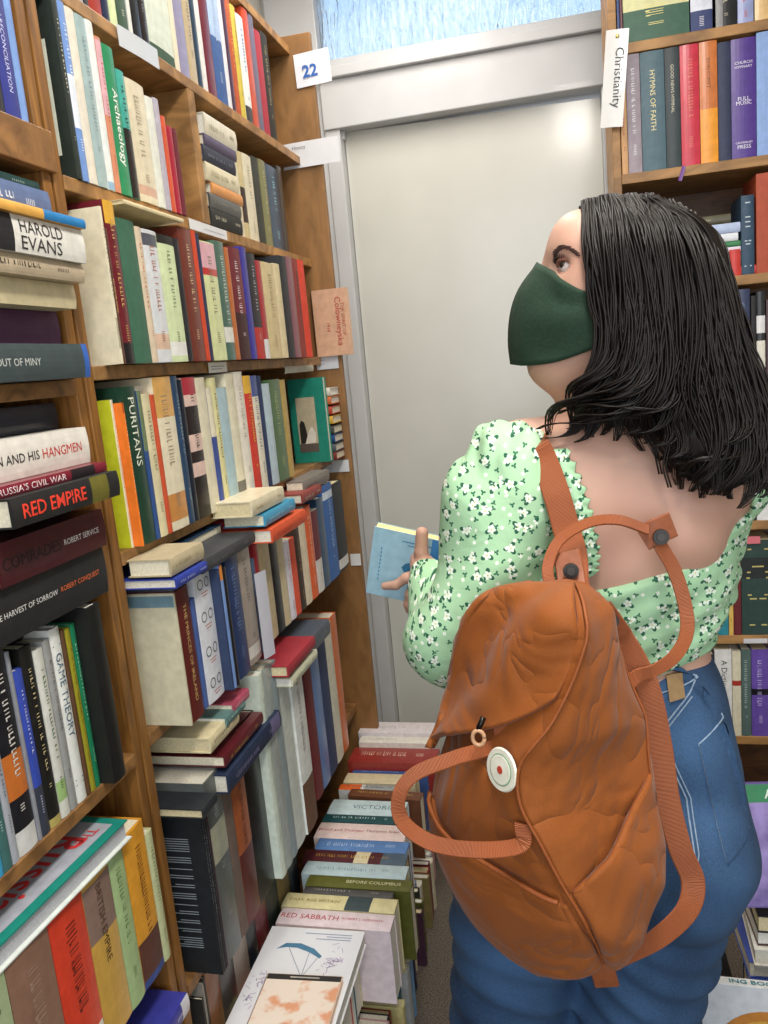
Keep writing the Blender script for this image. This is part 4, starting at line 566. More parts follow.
 ('P', (-0.58, 1.302, 0.8214), 0.0198, 0.17, 0.15, '5a1a22', 'c8a24a', '', 'dark red book with gold lettering lying on the navy hardback', 'books lying on top of the sixth shelf row', {}, 0),
 ('P', (-0.588, 1.2192, 0.8607), 0.0262, 0.115, 0.13, 'dccfa6', '5a4a34', '', 'cream paperback with title on top face, on the dark red book', 'books lying on top of the sixth shelf row', {'covtext': 1}, 0),
 ('P', (-0.58, 1.0861, 0.7867), 0.0157, 0.0501, 0.15, '22262c', '', '', 'thin black book under the thick navy hardback', 'books lying on top of the sixth shelf row', {}, 0),
 ('P', (-0.655, 1.32, 1.4405), 0.012, 0.2, 0.13, 'd8d6cc', '', '', 'pale grey book lying flat on top of the yellow and orange spines', 'books resting flat above shelf rows', {}, 0),
 ('P', (-0.64, 2.02, 1.4505), 0.016, 0.21, 0.0065, 'b7b5a6', '', '', 'grey-cream book lying flat on the fourth shelf row, by the end panel', 'books resting flat above shelf rows', {}, 0),
 ('S', (-0.4221, 2.0993, 0.41), 0.0701, 0.2239, 0.19, 'd8cfd0', 'b0a4a8', '', 'pale pinkish grey book at the back of the floor row', 'spine-up books in the floor row', {}, 0),
 ('S', (-0.4276, 2.0582, 0.4), 0.0401, 0.2071, 0.19, 'e2ddd0', 'b8b0a0', '', 'cream book just in front of the pinkish grey one, floor row', 'spine-up books in the floor row', {}, 0),
 ('S', (-0.4012, 1.974, 0.385), 0.0832, 0.2448, 0.19, '93302a', 'e0b8a0', '', 'long brick red book near the back of the floor row', 'spine-up books in the floor row', {}, 0),
 ('S', (-0.4227, 1.959, 0.36), 0.014, 0.2083, 0.165, '33508a', '9db0d6', '', 'blue book in front of the long brick red one', 'spine-up books in the floor row', {}, 0),
 ('S', (-0.4458, 1.9064, 0.36), 0.0516, 0.1972, 0.165, 'd3c39e', '', '', 'sand cream book in the floor row behind the orange-ended one', 'spine-up books in the floor row', {}, 0),
 ('S', (-0.4735, 1.8696, 0.36), 0.0297, 0.1725, 0.165, 'd8d8d2', '5c6268', '', 'white book with orange end and grey panel in the floor row', 'spine-up books in the floor row', {'bands': [(0.66, 1, 'e0641e'), (0.08, 0.6, '9a9c98')]}, 0),
 ('S', (-0.4187, 1.8297, 0.36), 0.0389, 0.1946, 0.165, '6b4028', 'c9a45c', '', 'brown book with gold lettering in the floor row', 'spine-up books in the floor row', {}, -4),
 ('S', (-0.4478, 1.7546, 0.36), 0.0675, 0.1964, 0.165, 'c3d6d8', '5f7f88', 'VICTORIA', 'pale blue VICTORIA book in the floor row', 'spine-up books in the floor row', {'tspan': (0.12, 0.7), 'emb': 1}, 0),
 ('S', (-0.4409, 1.7204, 0.36), 0.0332, 0.2051, 0.165, '17494c', 'b9cfcc', '', 'dark teal book between VICTORIA and Blood and Thunder', 'spine-up books in the floor row', {}, 0),
 ('S', (-0.4248, 1.6517, 0.36), 0.0647, 0.2212, 0.165, 'e6cfc8', 'a83230', 'Blood and Thunder|Hampton Sides', 'pink-white Blood and Thunder book in the floor row', 'spine-up books in the floor row', {'duo': 1, 'tc2': '8c4a48'}, 0),
 ('S', (-0.4111, 1.6063, 0.36), 0.0444, 0.2184, 0.165, '5a82b8', 'b8cce4', '', 'cornflower blue book in front of Blood and Thunder', 'spine-up books in the floor row', {}, 0),
 ('S', (-0.4048, 1.5626, 0.36), 0.0428, 0.2412, 0.165, '4f1a20', 'b8923c', '', 'maroon book with cream block and slate end in the floor row', 'spine-up books in the floor row', {'bands': [(0.36, 0.5, 'dccfa8'), (0.0, 0.24, '4e6070')]}, 0),
 ('S', (-0.3952, 1.5143, 0.36), 0.0473, 0.2362, 0.165, 'b9cdd0', '7a97a0', '', 'wide pale blue-grey book behind the olive one', 'spine-up books in the floor row', {}, 0),
 ('S', (-0.3769, 1.476, 0.36), 0.0373, 0.2324, 0.165, '5d5f22', 'e0dcae', 'BEFORE COLUMBUS', 'olive BEFORE COLUMBUS book in the floor row', 'spine-up books in the floor row', {'tspan': (0.1, 0.62)}, 0),
 ('S', (-0.4103, 1.4502, 0.36), 0.0221, 0.1959, 0.165, '4c4a48', 'b0aaa0', '', 'dark patterned book in front of the olive one', 'spine-up books in the floor row', {}, 0),
 ('S', (-0.3964, 1.4051, 0.36), 0.0441, 0.2429, 0.165, 'd9cf9c', '8a7a3a', 'DARK AGE BRITAIN', 'cream-yellow DARK AGE BRITAIN book with dark picture patch', 'spine-up books in the floor row', {'bands': [(0.22, 0.44, '3b4a4c')], 'tspan': (0.5, 0.95)}, 0),
 ('S', (-0.3934, 1.3528, 0.36), 0.0485, 0.2392, 0.165, 'e4d3d6', 'b83a44', 'RED SABBATH|ROBERT J. KERSHAW', 'pink-white RED SABBATH book in the floor row', 'spine-up books in the floor row', {'duo': 1, 'tc2': 'c0606a'}, 0),
 ('S', (-0.4647, 1.3047, 0.335), 0.047, 0.1813, 0.15, 'd8cba4', '9a8a5c', '', 'cream book behind the teal one at left of the white sketch book', 'spine-up books in the floor row', {}, 0),
 ('S', (-0.4613, 1.2559, 0.335), 0.0451, 0.1847, 0.15, '2f6470', '', '', 'teal book partly under the white sketch book', 'spine-up books in the floor row', {}, 0),
 ('S', (-0.453, 1.192, 0.335), 0.0604, 0.193, 0.15, 'b84a40', '7a2a24', '', 'salmon red thick book left of the white sketch book', 'spine-up books in the floor row', {}, 0),
 ('S', (-0.449, 1.1456, 0.335), 0.0431, 0.197, 0.15, 'c5bb7c', '6a7a3a', '', 'yellow-green book at the bottom edge, left of sketch book', 'spine-up books in the floor row', {}, 0),
 ('A', (-0.3799, 1.19, 0.0005), 0.0237, 0.1518, 0.15, '16264a', 'b8b09c', '', 'navy blue spine at floor level below the spine-up row, nearest the camera', 'books standing on the carpet under the floor row', {'bands': [(0.05, 0.2, 'dcdcdc')]}, 0),
 ('A', (-0.392, 1.2143, 0.0005), 0.0239, 0.1502, 0.15, 'e6e6e4', '', '', 'white spine at floor level below the spine-up row, beside the navy blue one', 'books standing on the carpet under the floor row', {}, 0),
 ('A', (-0.392, 1.2389, 0.0005), 0.02, 0.1504, 0.15, '6a7e96', '', '', 'grey-blue spine at floor level below the spine-up row, beside the white one', 'books standing on the carpet under the floor row', {}, 0),
 ('A', (-0.4036, 1.2594, 0.0005), 0.0285, 0.1378, 0.15, 'd8cdb0', '', '', 'cream spine at floor level below the spine-up row, beside the grey-blue one', 'books standing on the carpet under the floor row', {}, 0),
 ('A', (-0.3927, 1.2885, 0.0005), 0.0187, 0.1593, 0.15, '2c4636', 'b8b09c', '', 'dark green spine at floor level below the spine-up row, beside the cream one', 'books standing on the carpet under the floor row', {}, 0),
 ('A', (-0.3851, 1.3078, 0.0005), 0.018, 0.1645, 0.15, 'e3dfd0', '', '', 'ivory spine at floor level below the spine-up row, beside the dark green one', 'books standing on the carpet under the floor row', {}, 0),
 ('A', (-0.4119, 1.3264, 0.0005), 0.0266, 0.1535, 0.15, 'c89a9c', '', '', 'pink spine at floor level below the spine-up row, beside the ivory one', 'books standing on the carpet under the floor row', {}, 0),
 ('A', (-0.4165, 1.3535, 0.0005), 0.0176, 0.1509, 0.15, '17181a', 'b8b09c', '', 'black spine at floor level below the spine-up row, beside the pink one', 'books standing on the carpet under the floor row', {}, 0),
 ('A', (-0.4185, 1.3718, 0.0005), 0.0201, 0.1423, 0.15, '8e3228', '', '', 'brick red spine at floor level below the spine-up row, beside the black one', 'books standing on the carpet under the floor row', {}, 0),
 ('A', (-0.3936, 1.3924, 0.0005), 0.0239, 0.1482, 0.15, 'd8cc8c', '', '', 'pale yellow spine at floor level below the spine-up row, beside the brick red one', 'books standing on the carpet under the floor row', {}, 0),
 ('A', (-0.4059, 1.4169, 0.0005), 0.0247, 0.1542, 0.15, '2b6470', '', '', 'teal spine at floor level below the spine-up row, beside the pale yellow one', 'books standing on the carpet under the floor row', {}, 0),
 ('A', (-0.4144, 1.4422, 0.0005), 0.0267, 0.1487, 0.15, 'e6e6e4', '', '', 'white spine at floor level below the spine-up row, beside the teal one', 'books standing on the carpet under the floor row', {}, 0),
 ('A', (-0.3979, 1.4695, 0.0005), 0.0314, 0.1649, 0.15, 'b0b2b0', '', '', 'light grey spine at floor level below the spine-up row, beside the white one', 'books standing on the carpet under the floor row', {}, 0),
 ('A', (-0.4192, 1.5014, 0.0005), 0.0273, 0.1445, 0.15, '33363a', 'b8b09c', '', 'charcoal spine at floor level below the spine-up row, beside the light grey one', 'books standing on the carpet under the floor row', {}, 0),
 ('A', (-0.4036, 1.5293, 0.0005), 0.0214, 0.1371, 0.15, '7aa6cc', '', '', 'sky blue spine at floor level below the spine-up row, beside the charcoal one', 'books standing on the carpet under the floor row', {}, 0),
 ('A', (-0.417, 1.5514, 0.0005), 0.023, 0.1604, 0.15, 'e3dfd0', '', '', 'ivory spine at floor level below the spine-up row, beside the sky blue one', 'books standing on the carpet under the floor row', {}, 0),
 ('A', (-0.4306, 1.575, 0.0005), 0.0308, 0.1604, 0.15, 'b3976a', '', '', 'tan spine at floor level below the spine-up row, beside the ivory one', 'books standing on the carpet under the floor row', {}, 0),
 ('A', (-0.4173, 1.6064, 0.0005), 0.0203, 0.1623, 0.15, '16264a', 'b8b09c', '', 'navy blue spine at floor level below the spine-up row, beside the tan one', 'books standing on the carpet under the floor row', {}, 0),
 ('A', (-0.4312, 1.6273, 0.0005), 0.0311, 0.1469, 0.15, 'c8642c', '', '', 'orange spine at floor level below the spine-up row, beside the navy blue one', 'books standing on the carpet under the floor row', {}, 0),
 ('A', (-0.4266, 1.6591, 0.0005), 0.0262, 0.1584, 0.15, 'd8cdb0', '', '', 'cream spine at floor level below the spine-up row, beside the orange one', 'books standing on the carpet under the floor row', {}, 0),
 ('A', (-0.4059, 1.6859, 0.0005), 0.0186, 0.145, 0.15, '4b2a40', 'b8b09c', '', 'plum spine at floor level below the spine-up row, beside the cream one', 'books standing on the carpet under the floor row', {}, 0),
 ('A', (-0.4299, 1.7051, 0.0005), 0.028, 0.1385, 0.15, 'e6e6e4', '', '', 'white spine at floor level below the spine-up row, beside the plum one', 'books standing on the carpet under the floor row', {}, 0),
 ('A', (-0.4138, 1.7337, 0.0005), 0.0188, 0.1368, 0.15, '62642e', '', '', 'olive spine at floor level below the spine-up row, beside the white one', 'books standing on the carpet under the floor row', {}, 0),
 ('A', (-0.4261, 1.7531, 0.0005), 0.0199, 0.1518, 0.15, '17181a', 'b8b09c', '', 'black spine at floor level below the spine-up row, beside the olive one', 'books standing on the carpet under the floor row', {}, 0),
 ('A', (-0.4374, 1.7736, 0.0005), 0.0201, 0.157, 0.15, '6a7e96', '', '', 'grey-blue spine at floor level below the spine-up row, beside the black one', 'books standing on the carpet under the floor row', {}, 0),
 ('A', (-0.4292, 1.7943, 0.0005), 0.0264, 0.1385, 0.15, 'e3dfd0', '', '', 'ivory spine at floor level below the spine-up row, beside the grey-blue one', 'books standing on the carpet under the floor row', {}, 0),
 ('A', (-0.4131, 1.8213, 0.0005), 0.0204, 0.1431, 0.15, '8a7c4e', '', '', 'khaki spine at floor level below the spine-up row, beside the ivory one', 'books standing on the carpet under the floor row', {}, 0),
 ('A', (-0.417, 1.8423, 0.0005), 0.0286, 0.1441, 0.15, '8e3228', '', '', 'brick red spine at floor level below the spine-up row, beside the khaki one', 'books standing on the carpet under the floor row', {}, 0),
 ('A', (-0.4196, 1.8715, 0.0005), 0.0203, 0.1468, 0.15, '5a1c22', 'b8b09c', '', 'maroon spine at floor level below the spine-up row, beside the brick red one', 'books standing on the carpet under the floor row', {}, 0),
 ('A', (-0.4164, 1.8925, 0.0005), 0.0264, 0.138, 0.15, 'd8cdb0', '', '', 'cream spine at floor level below the spine-up row, beside the maroon one', 'books standing on the carpet under the floor row', {}, 0),
 ('A', (-0.4248, 1.9195, 0.0005), 0.0204, 0.1427, 0.15, 'b0b2b0', '', '', 'light grey spine at floor level below the spine-up row, beside the cream one', 'books standing on the carpet under the floor row', {}, 0),
 ('A', (-0.4484, 1.9404, 0.0005), 0.022, 0.1439, 0.15, 'd8cc8c', '', '', 'pale yellow spine at floor level below the spine-up row, beside the light grey one', 'books standing on the carpet under the floor row', {}, 0),
 ('A', (-0.4442, 1.963, 0.0005), 0.0187, 0.1525, 0.15, '33363a', 'b8b09c', '', 'charcoal spine at floor level below the spine-up row, beside the pale yellow one', 'books standing on the carpet under the floor row', {}, 0),
 ('A', (-0.4385, 1.9823, 0.0005), 0.0258, 0.1462, 0.15, 'e6e6e4', '', '', 'white spine at floor level below the spine-up row, beside the charcoal one', 'books standing on the carpet under the floor row', {}, 0),
 ('A', (-0.4361, 2.0087, 0.0005), 0.0308, 0.1495, 0.15, 'c89a9c', '', '', 'pink spine at floor level below the spine-up row, beside the white one', 'books standing on the carpet under the floor row', {}, 0),
 ('A', (-0.4513, 2.0402, 0.0005), 0.0295, 0.1405, 0.15, '2c4636', 'b8b09c', '', 'dark green spine at floor level below the spine-up row, beside the pink one', 'books standing on the carpet under the floor row', {}, 0),
 ('N', (0.43, 2.055, 1.578), 0.0194, 0.13, 0.16, 'c9352f', '', '', 'short red book at the bottom of the pile behind the hair', 'books lying on the third shelf of the right bookcase', {}, 0),
 ('N', (0.4, 2.055, 1.5984), 0.0314, 0.24, 0.16, '2c2f34', 'c9b468', '', 'brown and black book with round gold emblem in the lying pile', 'books lying on the third shelf of the right bookcase', {'bands': [(0.5, 1, '8c4434')], 'roundel': 1}, 0),
 ('N', (0.395, 2.055, 1.6308), 0.0114, 0.205, 0.16, 'd9d2e2', '8a6aa8', '', 'white and lilac magazine in the lying pile', 'books lying on the third shelf of the right bookcase', {}, 0),
 ('N', (0.395, 2.055, 1.6432), 0.0114, 0.21, 0.16, '2f7a45', 'd8e8d8', '', 'thin green book in the lying pile', 'books lying on the third shelf of the right bookcase', {}, 0),
 ('N', (0.39, 2.055, 1.6556), 0.0174, 0.24, 0.16, 'dcdfe6', '8a90a0', '', 'white book under the pale blue one in the pile', 'books lying on the third shelf of the right bookcase', {}, 0),
 ('N', (0.395, 2.055, 1.674), 0.0214, 0.25, 0.16, 'aebcda', '7a86b0', '', 'pale blue book in the lying pile', 'books lying on the third shelf of the right bookcase', {}, 0),
 ('N', (0.375, 2.055, 1.6964), 0.0194, 0.233, 0.16, '4f4a34', 'c9c090', '', 'olive brown book topping the lying pile', 'books lying on the third shelf of the right bookcase', {}, 0),
 ('Q', (0.3, 1.62, 0.0005), 0.0494, 0.28, 0.2, '28344e', '', '', 'dark blue volume at the base of the right heap', 'books heaped on the floor at the right', {}, 4),
 ('Q', (0.305, 1.61, 0.0505), 0.0444, 0.27, 0.2, '5a4a3a', '', '', 'brown volume second in the right heap', 'books heaped on the floor at the right', {}, -3),
 ('Q', (0.3, 1.62, 0.0955), 0.0444, 0.28, 0.2, '2f4f8a', '', '', 'blue book lying third in the right heap', 'books heaped on the floor at the right', {}, 3),
 ('Q', (0.315, 1.6, 0.1405), 0.0394, 0.26, 0.19, '8a2f2a', '', '', 'dark red book fourth in the right heap', 'books heaped on the floor at the right', {}, -3),
 ('Q', (0.305, 1.61, 0.1805), 0.0394, 0.26, 0.19, '22242a', '', '', 'black-covered book with white page edges in the right heap', 'books heaped on the floor at the right', {}, 3),
 ('Q', (0.285, 1.6, 0.2205), 0.0344, 0.26, 0.19, '2f4f9a', '', '', 'bright blue book sixth in the right heap', 'books heaped on the floor at the right', {}, -2),
 ('Q', (0.27, 1.61, 0.2555), 0.0344, 0.25, 0.18, '3c4f9a', '', '', 'violet-blue book seventh in the right heap', 'books heaped on the floor at the right', {}, 2),
 ('Q', (0.29, 1.6, 0.2905), 0.0344, 0.25, 0.18, 'dcd8cc', '', '', 'pale book eighth in the right heap', 'books heaped on the floor at the right', {}, -2),
 ('Q', (0.285, 1.61, 0.3255), 0.0344, 0.25, 0.18, '4a2f2c', '', '', 'brown-black book next to top of the right heap', 'books heaped on the floor at the right', {}, 2),
 ('Q', (0.29, 1.6, 0.3605), 0.0344, 0.25, 0.18, '1e2026', '', '', 'dark book under the purple picture book', 'books heaped on the floor at the right', {}, 0),
]
for (kd, lo, t_, h_, d_, c_, tc_, tx_, lb_, gr_, op_, yw_) in BOOKS:
    book(kd, lo, t_, h_, d_, c_, tc_, tx_, lb_, gr_, op_, yw_, op_.get("lean", 0))

# ---------------------------------------------------------------- signs, shelf labels and face-out books
def flat_text(parent, s, o, u, v, width, hmax, colr, bold=.0, name='lettering', lift=.0005):
    V_, F_, m_ = text_geo(s, bold); sc = min(width/m_[0], hmax/m_[1]); u = np.array(u, float); v = np.array(v, float); n = np.cross(u, v)
    return mesh_obj(name, [tuple(np.array(o)+u*q[0]*sc+v*q[1]*sc+n*lift) for q in V_], F_, mat(colr, .5, 0, 60, .02), parent)
def card(name, label, cat, loc, w, h, colr, texts=(), kind='F', group=None, roll=0, curl=.0, gloss=.35, yaw=0):
    root = empty(name, frame(kind, loc, yaw) @ Matrix.Rotation(math.radians(roll), 4, 'Y')); tag(root, label, cat, group)
    V, F = [], []; N_ = 8   # a sheet with a little curl and real thickness, local XZ plane facing -Y
    for k in (0, 1):
        for i in range(N_+1):
            for z in (0, h): x = w*i/N_; V.append((x, -.0006*(1-k)-curl*math.sin(math.pi*i/N_)*.5-curl*(i/N_)**2, z))
    for i in range(N_): F += [(2*i, 2*i+2, 2*i+3, 2*i+1), (2*N_+2+2*i, 2*N_+2+2*i+1, 2*N_+2+2*i+3, 2*N_+2+2*i+2)]
    S_ = 2*N_+2
    for i in range(N_): F += [(2*i, S_+2*i, S_+2*i+2, 2*i+2), (2*i+1, 2*i+3, S_+2*i+3, S_+2*i+1)]
    F += [(0, 1, S_+1, S_), (2*N_, S_+2*N_, S_+2*N_+1, 2*N_+1)]
    mesh_obj('paper', V, F, mat(colr, gloss, .05, 40, .02, coat=.3), root)
    for (s, x, z, wd, hm, c, b) in texts: flat_text(root, s, (x, -.0012-curl*.8, z), (1, 0, 0), (0, 0, 1), wd, hm, c, b)
    return root
def rules(parent, x0, x1, zs, c, y=-.0012, th=.0011):
    V, F = [], []
    for z, f in zs: o = len(V); V += [(x0, y, z), (x0+(x1-x0)*f, y, z), (x0+(x1-x0)*f, y, z+th), (x0, y, z+th)]; F.append((o, o+1, o+2, o+3))
    return mesh_obj('small_print', V, F, mat(c, .5, 0), parent)
t = card('section_sign', 'white card with blue number 22 on the top of the wooden end panel', 'sign', (-.637, 2.1185, 2.157), .094, .079, 'dfe0e6', [('22', .020, .020, .056, .03, '2f5fa8', .03)], roll=-1.5, curl=.004)
rules(t, .025, .07, [(.064, 1)], '8a90a0')
t = card('section_label', 'glossy white label strip taped across the end panel below the number card', 'label', (-.695, 2.1185, 1.968), .155, .062, 'd9dadd', [('History', .03, .042, .035, .012, '4a4c52', 0)], curl=.006)
rules(t, .045, .12, [(.030, 1), (.020, .8), (.012, .9)], '7f96b4')
t = card('shelf_label', 'small white label with blue print on the end panel beside the red cursive cover', 'label', (-.662, 2.1185, 1.452), .062, .036, 'cfd3da', [], curl=.001); rules(t, .012, .045, [(.024, .7), (.014, 1)], '4a6aa0')
t = card('shelf_label', 'small white label on the end panel just under the teal picture book', 'label', (-.673, 2.1185, 1.171), .074, .033, 'd3d5d6', [], curl=.001); rules(t, .012, .055, [(.022, .8), (.012, 1)], '7a8090')
card('shelf_label', 'tiny rounded white label low on the end panel beside the black spine', 'label', (-.622, 2.1185, .904), .03, .034, 'dcdcda', [], curl=.001)
t = card('shelf_label', 'folded clear plastic label on the top shelf edge above the green Archaeology spine', 'label', (-.6435, 1.226, 1.964), .115, .031, 'c9ced2', [], kind='F', yaw=90, curl=.006)
t = card('shelf_label', 'white label strip on the second shelf edge under the square cubby', 'label', (-.6445, 1.395, 1.719), .165, .018, 'd5d6d8', [], kind='F', yaw=90); rules(t, .06, .15, [(.007, 1)], '8a8e98')
t = card('shelf_label', 'short white label on the third shelf edge below the red spines', 'label', (-.6445, 1.398, 1.464), .082, .019, 'e0e0dc', [], kind='F', yaw=90); rules(t, .01, .07, [(.011, 1), (.006, .8)], '6a6e78')
t = card('section_sign', 'crumpled white paper sign reading Christianity pinned to the right bookcase edge', 'sign', (.096, 2.040, 1.935), .049, .203, 'd8d8d6', [], curl=.006, roll=6)
flat_text(t, 'Christianity', (.017, -.0065, .165), (0, 0, -1), (1, 0, 0), .125, .03, '26262a', 0)
disc0 = boxes('drawing_pin', [((.021, -.009, .185), (.028, -.003, .192))], mat('b09a50', .3, 0, 60, .02, metal=.8), t, .002)
card('bookmark_ribbon', 'purple ribbon hanging over the shelf edge below the orange spine', 'ribbon', (.262, 2.046, 1.800), .008, .032, '6a3a8a', [], curl=.002, roll=18)
card('sticky_note', 'coral pink strip on the shelf edge above the dark green reference volume', 'note', (.388, 2.046, .944), .042, .018, 'd8707a', [])
card('shelf_label', 'small white strip above the purple spine on the right bookcase', 'label', (.39, 2.0465, .690), .055, .012, 'd4d4d6', [])

def boardbook(name, mw, w, h, t, colr, label, group=None, spinecol=None):   # front cover on the local -Y side, w along X, h along Z
    root = empty(name, mw); tag(root, label, 'book', group); m = mat(colr, .35, .08)
    boxes('cover', [((0, 0, 0), (w, .0016, h)), ((0, t-.0016, 0), (w, t, h)), ((0, 0, 0), (.002, t, h))], m, root)
    boxes('pages', [((.002, .0016, .002), (w-.003, t-.0016, h-.002))], page_mat(), root); return root
def quad(parent, name, x0, z0, x1, z1, colr, y=-.0004):
    return mesh_obj(name, [(x0, y, z0), (x1, y, z0), (x1, y, z1), (x0, y, z1)], [(0, 1, 2, 3)], mat(colr, .4, .05), parent)
def poly(parent, name, pts, colr, y=-.0006):
    return mesh_obj(name, [(x, y, z) for x, z in pts], [tuple(range(len(pts)))], mat(colr, .45, .05), parent)
# teal book turned face out at the end of the fourth shelf
b = boardbook('book', Matrix.Translation((-.712, 2.005, 1.2155)) @ Matrix.Rotation(math.radians(-2), 4, 'Z'), .098, .218, .022, '1e7f6c', 'teal book turned face out with a framed picture, end of the fourth shelf')
quad(b, 'cover_picture', .018, .028, .070, .170, 'b9ac90'); quad(b, 'picture_ground', .018, .028, .070, .050, '5a5048', -.0006)
poly(b, 'picture_figure', [(.022, .050), (.044, .052), (.040, .085), (.036, .106), (.028, .112), (.022, .10)], '26221f'); poly(b, 'picture_figure', [(.034, .050), (.062, .052), (.066, .075), (.056, .095), (.046, .082), (.040, .066)], 'ddd6c6', -.0008)
for z, c, l, wd in ((1.222, '7a2a24', 'small dark red book at the bottom of the little pile behind the teal book', .09), (1.244, '55575c', 'small grey book in the little pile behind the teal book', .085), (1.268, '2c4a7a', 'small blue book in the little pile behind the teal book', .08), (1.291, '4a4a46', 'small charcoal book in the little pile behind the teal book', .085), (1.317, 'd0a53a', 'small yellow book in the little pile behind the teal book', .09), (1.342, 'b8402c', 'small red book in the little pile behind the teal book', .085), (1.368, 'd26a3a', 'small orange book in the little pile behind the teal book', .09), (1.39, 'd8d0c0', 'small cream book topping the little pile behind the teal book', .09)):
    book('N', (-.606, 2.032, z-.0065), .020, wd, .085, c, '', '', l, 'little books piled behind the teal book')
# biscuit coloured cover with red cursive lettering
b = boardbook('book', Matrix.Translation((-.652, 2.098, 1.4855)), .098, .172, .018, 'caa283', 'biscuit-coloured book turned face out with red cursive title reading sideways')
flat_text(b, 'Colowneyska', (.058, -.0006, .150), (0, 0, -1), (1, 0, 0), .125, .03, 'b03a30', .0, 'title'); flat_text(b, 'THE SPIRIT OF', (.078, -.0006, .135), (0, 0, -1), (1, 0, 0), .085, .010, 'a8503c', 0, 'title'); flat_text(b, '1918', (.036, -.0006, .085), (0, 0, -1), (1, 0, 0), .022, .010, 'b03a30', 0, 'title')
# cream book lying flat above the third-shelf spines
book('P', (-.612, 1.305, 1.7125-.0005), .0062, .19, .12, 'd9c9a0', '', '', 'cream board-thin book lying flat above the maroon and green spines, third shelf', 'books resting flat above shelf rows')
# big textbook lying on the bottom near row, cover up
TZ = .8405
b = empty('book', frame('P', (-.80, .62, TZ), -3) @ Matrix.Identity(4)); b.matrix_world = Matrix.Translation((-.633, .640, TZ)) @ Matrix.Rotation(math.radians(-2.5), 4, 'Z')
tag(b, 'large grey and teal textbook titled The Russian lying over the bottom near row', 'book')
tw, tl, tt = .15, .262, .027
boxes('cover', [((-tw, 0, tt-.002), (0, tl, tt)), ((-tw, 0, 0), (-tw+.002, tl, tt))], mat('1d8577', .3, .08), b); boxes('back_cover', [((-tw, 0, 0), (.003, tl, .002))], mat('d8ddd6', .3, .05), b)
boxes('pages', [((-tw+.002, .002, .002), (-.004, tl-.003, tt-.002))], mat('b4b6ba', .8, .3, 300, .1), b)
mesh_obj('cover_panel', [(-tw+.01, .01, tt+.0004), (-.014, .01, tt+.0004), (-.014, tl-.014, tt+.0004), (-tw+.01, tl-.014, tt+.0004)], [(0, 1, 2, 3)], mat('a7abb4', .3, .05), b)
flat_text(b, 'Russian', (-.072, tl-.050, tt+.0005), (0, -1, 0), (1, 0, 0), .20, .045, 'd83a3c', .012, 'title'); flat_text(b, 'The', (-.040, tl-.028, tt+.0005), (0, -1, 0), (1, 0, 0), .035, .016, 'd83a3c', .004, 'title')
# purple and white book lying at the foot of the near bay
book('P', (-.615, .975, .5), .03, .16, .13, '3c3f9a', 'd8dce8', '', 'violet-blue book with white edge lying at the foot of the near bay', None, {'bands': [(.0, .14, 'd8d8de'), (.86, 1, 'c8c8d8')]})
# white leaflet among the fifth shelf spines
card('leaflet', 'white folded leaflet slipped between spines on the fifth shelf', 'leaflet', (-.578, 1.335, .9305), .034, .165, 'c9c9d2', [], kind='F', yaw=80, curl=.003)
# big white book of sketches on the floor row
Zk = .3362
b = empty('book', Matrix.Translation((-.632, 1.335, Zk)) @ Matrix.Rotation(math.radians(1.2), 4, 'Z')); tag(b, 'large white book with blue and violet sketches lying on top of the floor row', 'book')
bw_, bl_, bt_ = .192, .262, .030
boxes('cover', [((0, -bl_, bt_-.002), (bw_, 0, bt_)), ((0, -bl_, 0), (bw_, 0, .002)), ((0, -bl_, 0), (.002, 0, bt_))], mat('e6e7ea', .25, .05, 20, .02), b, .001); boxes('pages', [((.002, -bl_+.002, .002), (bw_-.003, -.002, bt_-.002))], mat('ded9cc', .8, .3, 300, .1), b)
def up(name, pts, c, dz=.0004): return mesh_obj(name, [(x, y, bt_+dz) for x, y in pts], [tuple(range(len(pts)))], mat(c, .4, 0), b)
up('bird_sketch', [(.030, -.062), (.045, -.045), (.075, -.044), (.105, -.056), (.125, -.074), (.122, -.080), (.098, -.066), (.07, -.056), (.048, -.056)], '4f7f9e')
for i, (p, q) in enumerate((((.055, -.058), (.098, -.125)), ((.098, -.066), (.100, -.125)), ((.118, -.078), (.102, -.125)), ((.128, -.165), (.152, -.128)), ((.140, -.165), (.176, -.138)))):
    p, q = Vector((*p, 0)), Vector((*q, 0)); d = (q-p).normalized(); s_ = Vector((-d.y, d.x, 0))*.0006
    up('sketch_line', [tuple((p-s_)[:2]), tuple((q-s_)[:2]), tuple((q+s_)[:2]), tuple((p+s_)[:2])], '7a86a0')
rs = random.Random(9)
for (cx_, cy_, n_, sp) in ((.148, -.085, 38, .020), (.030, -.145, 26, .016), (.022, -.185, 16, .01)):
    V, F = [], []
    for i in range(n_):
        x, y = cx_+rs.gauss(0, .55)*sp, cy_+rs.gauss(0, .7)*sp; l = rs.uniform(.002, .007); a = rs.uniform(0, 3.14); o = len(V); dx, dy = math.cos(a)*l, math.sin(a)*l; ex, ey = -math.sin(a)*.0005, math.cos(a)*.0005
        V += [(x-dx-ex, y-dy-ey, bt_+.0004), (x+dx-ex, y+dy-ey, bt_+.0004), (x+dx+ex, y+dy+ey, bt_+.0004), (x-dx+ex, y-dy+ey, bt_+.0004)]; F.append((o, o+1, o+2, o+3))
    mesh_obj('violet_sketch', V, F, mat('a48ab4', .5, 0), b)
V, F = [], []
for i, (x0, x1, y) in enumerate(((.075, .170, -.016), (.120, .170, -.023), (.10, .170, -.030))): o = len(V); V += [(x0, y, bt_+.0004), (x1, y, bt_+.0004), (x1, y+.002, bt_+.0004), (x0, y+.002, bt_+.0004)]; F.append((o, o+1, o+2, o+3))
mesh_obj('small_print', V, F, mat('8a94b0', .5, 0), b)
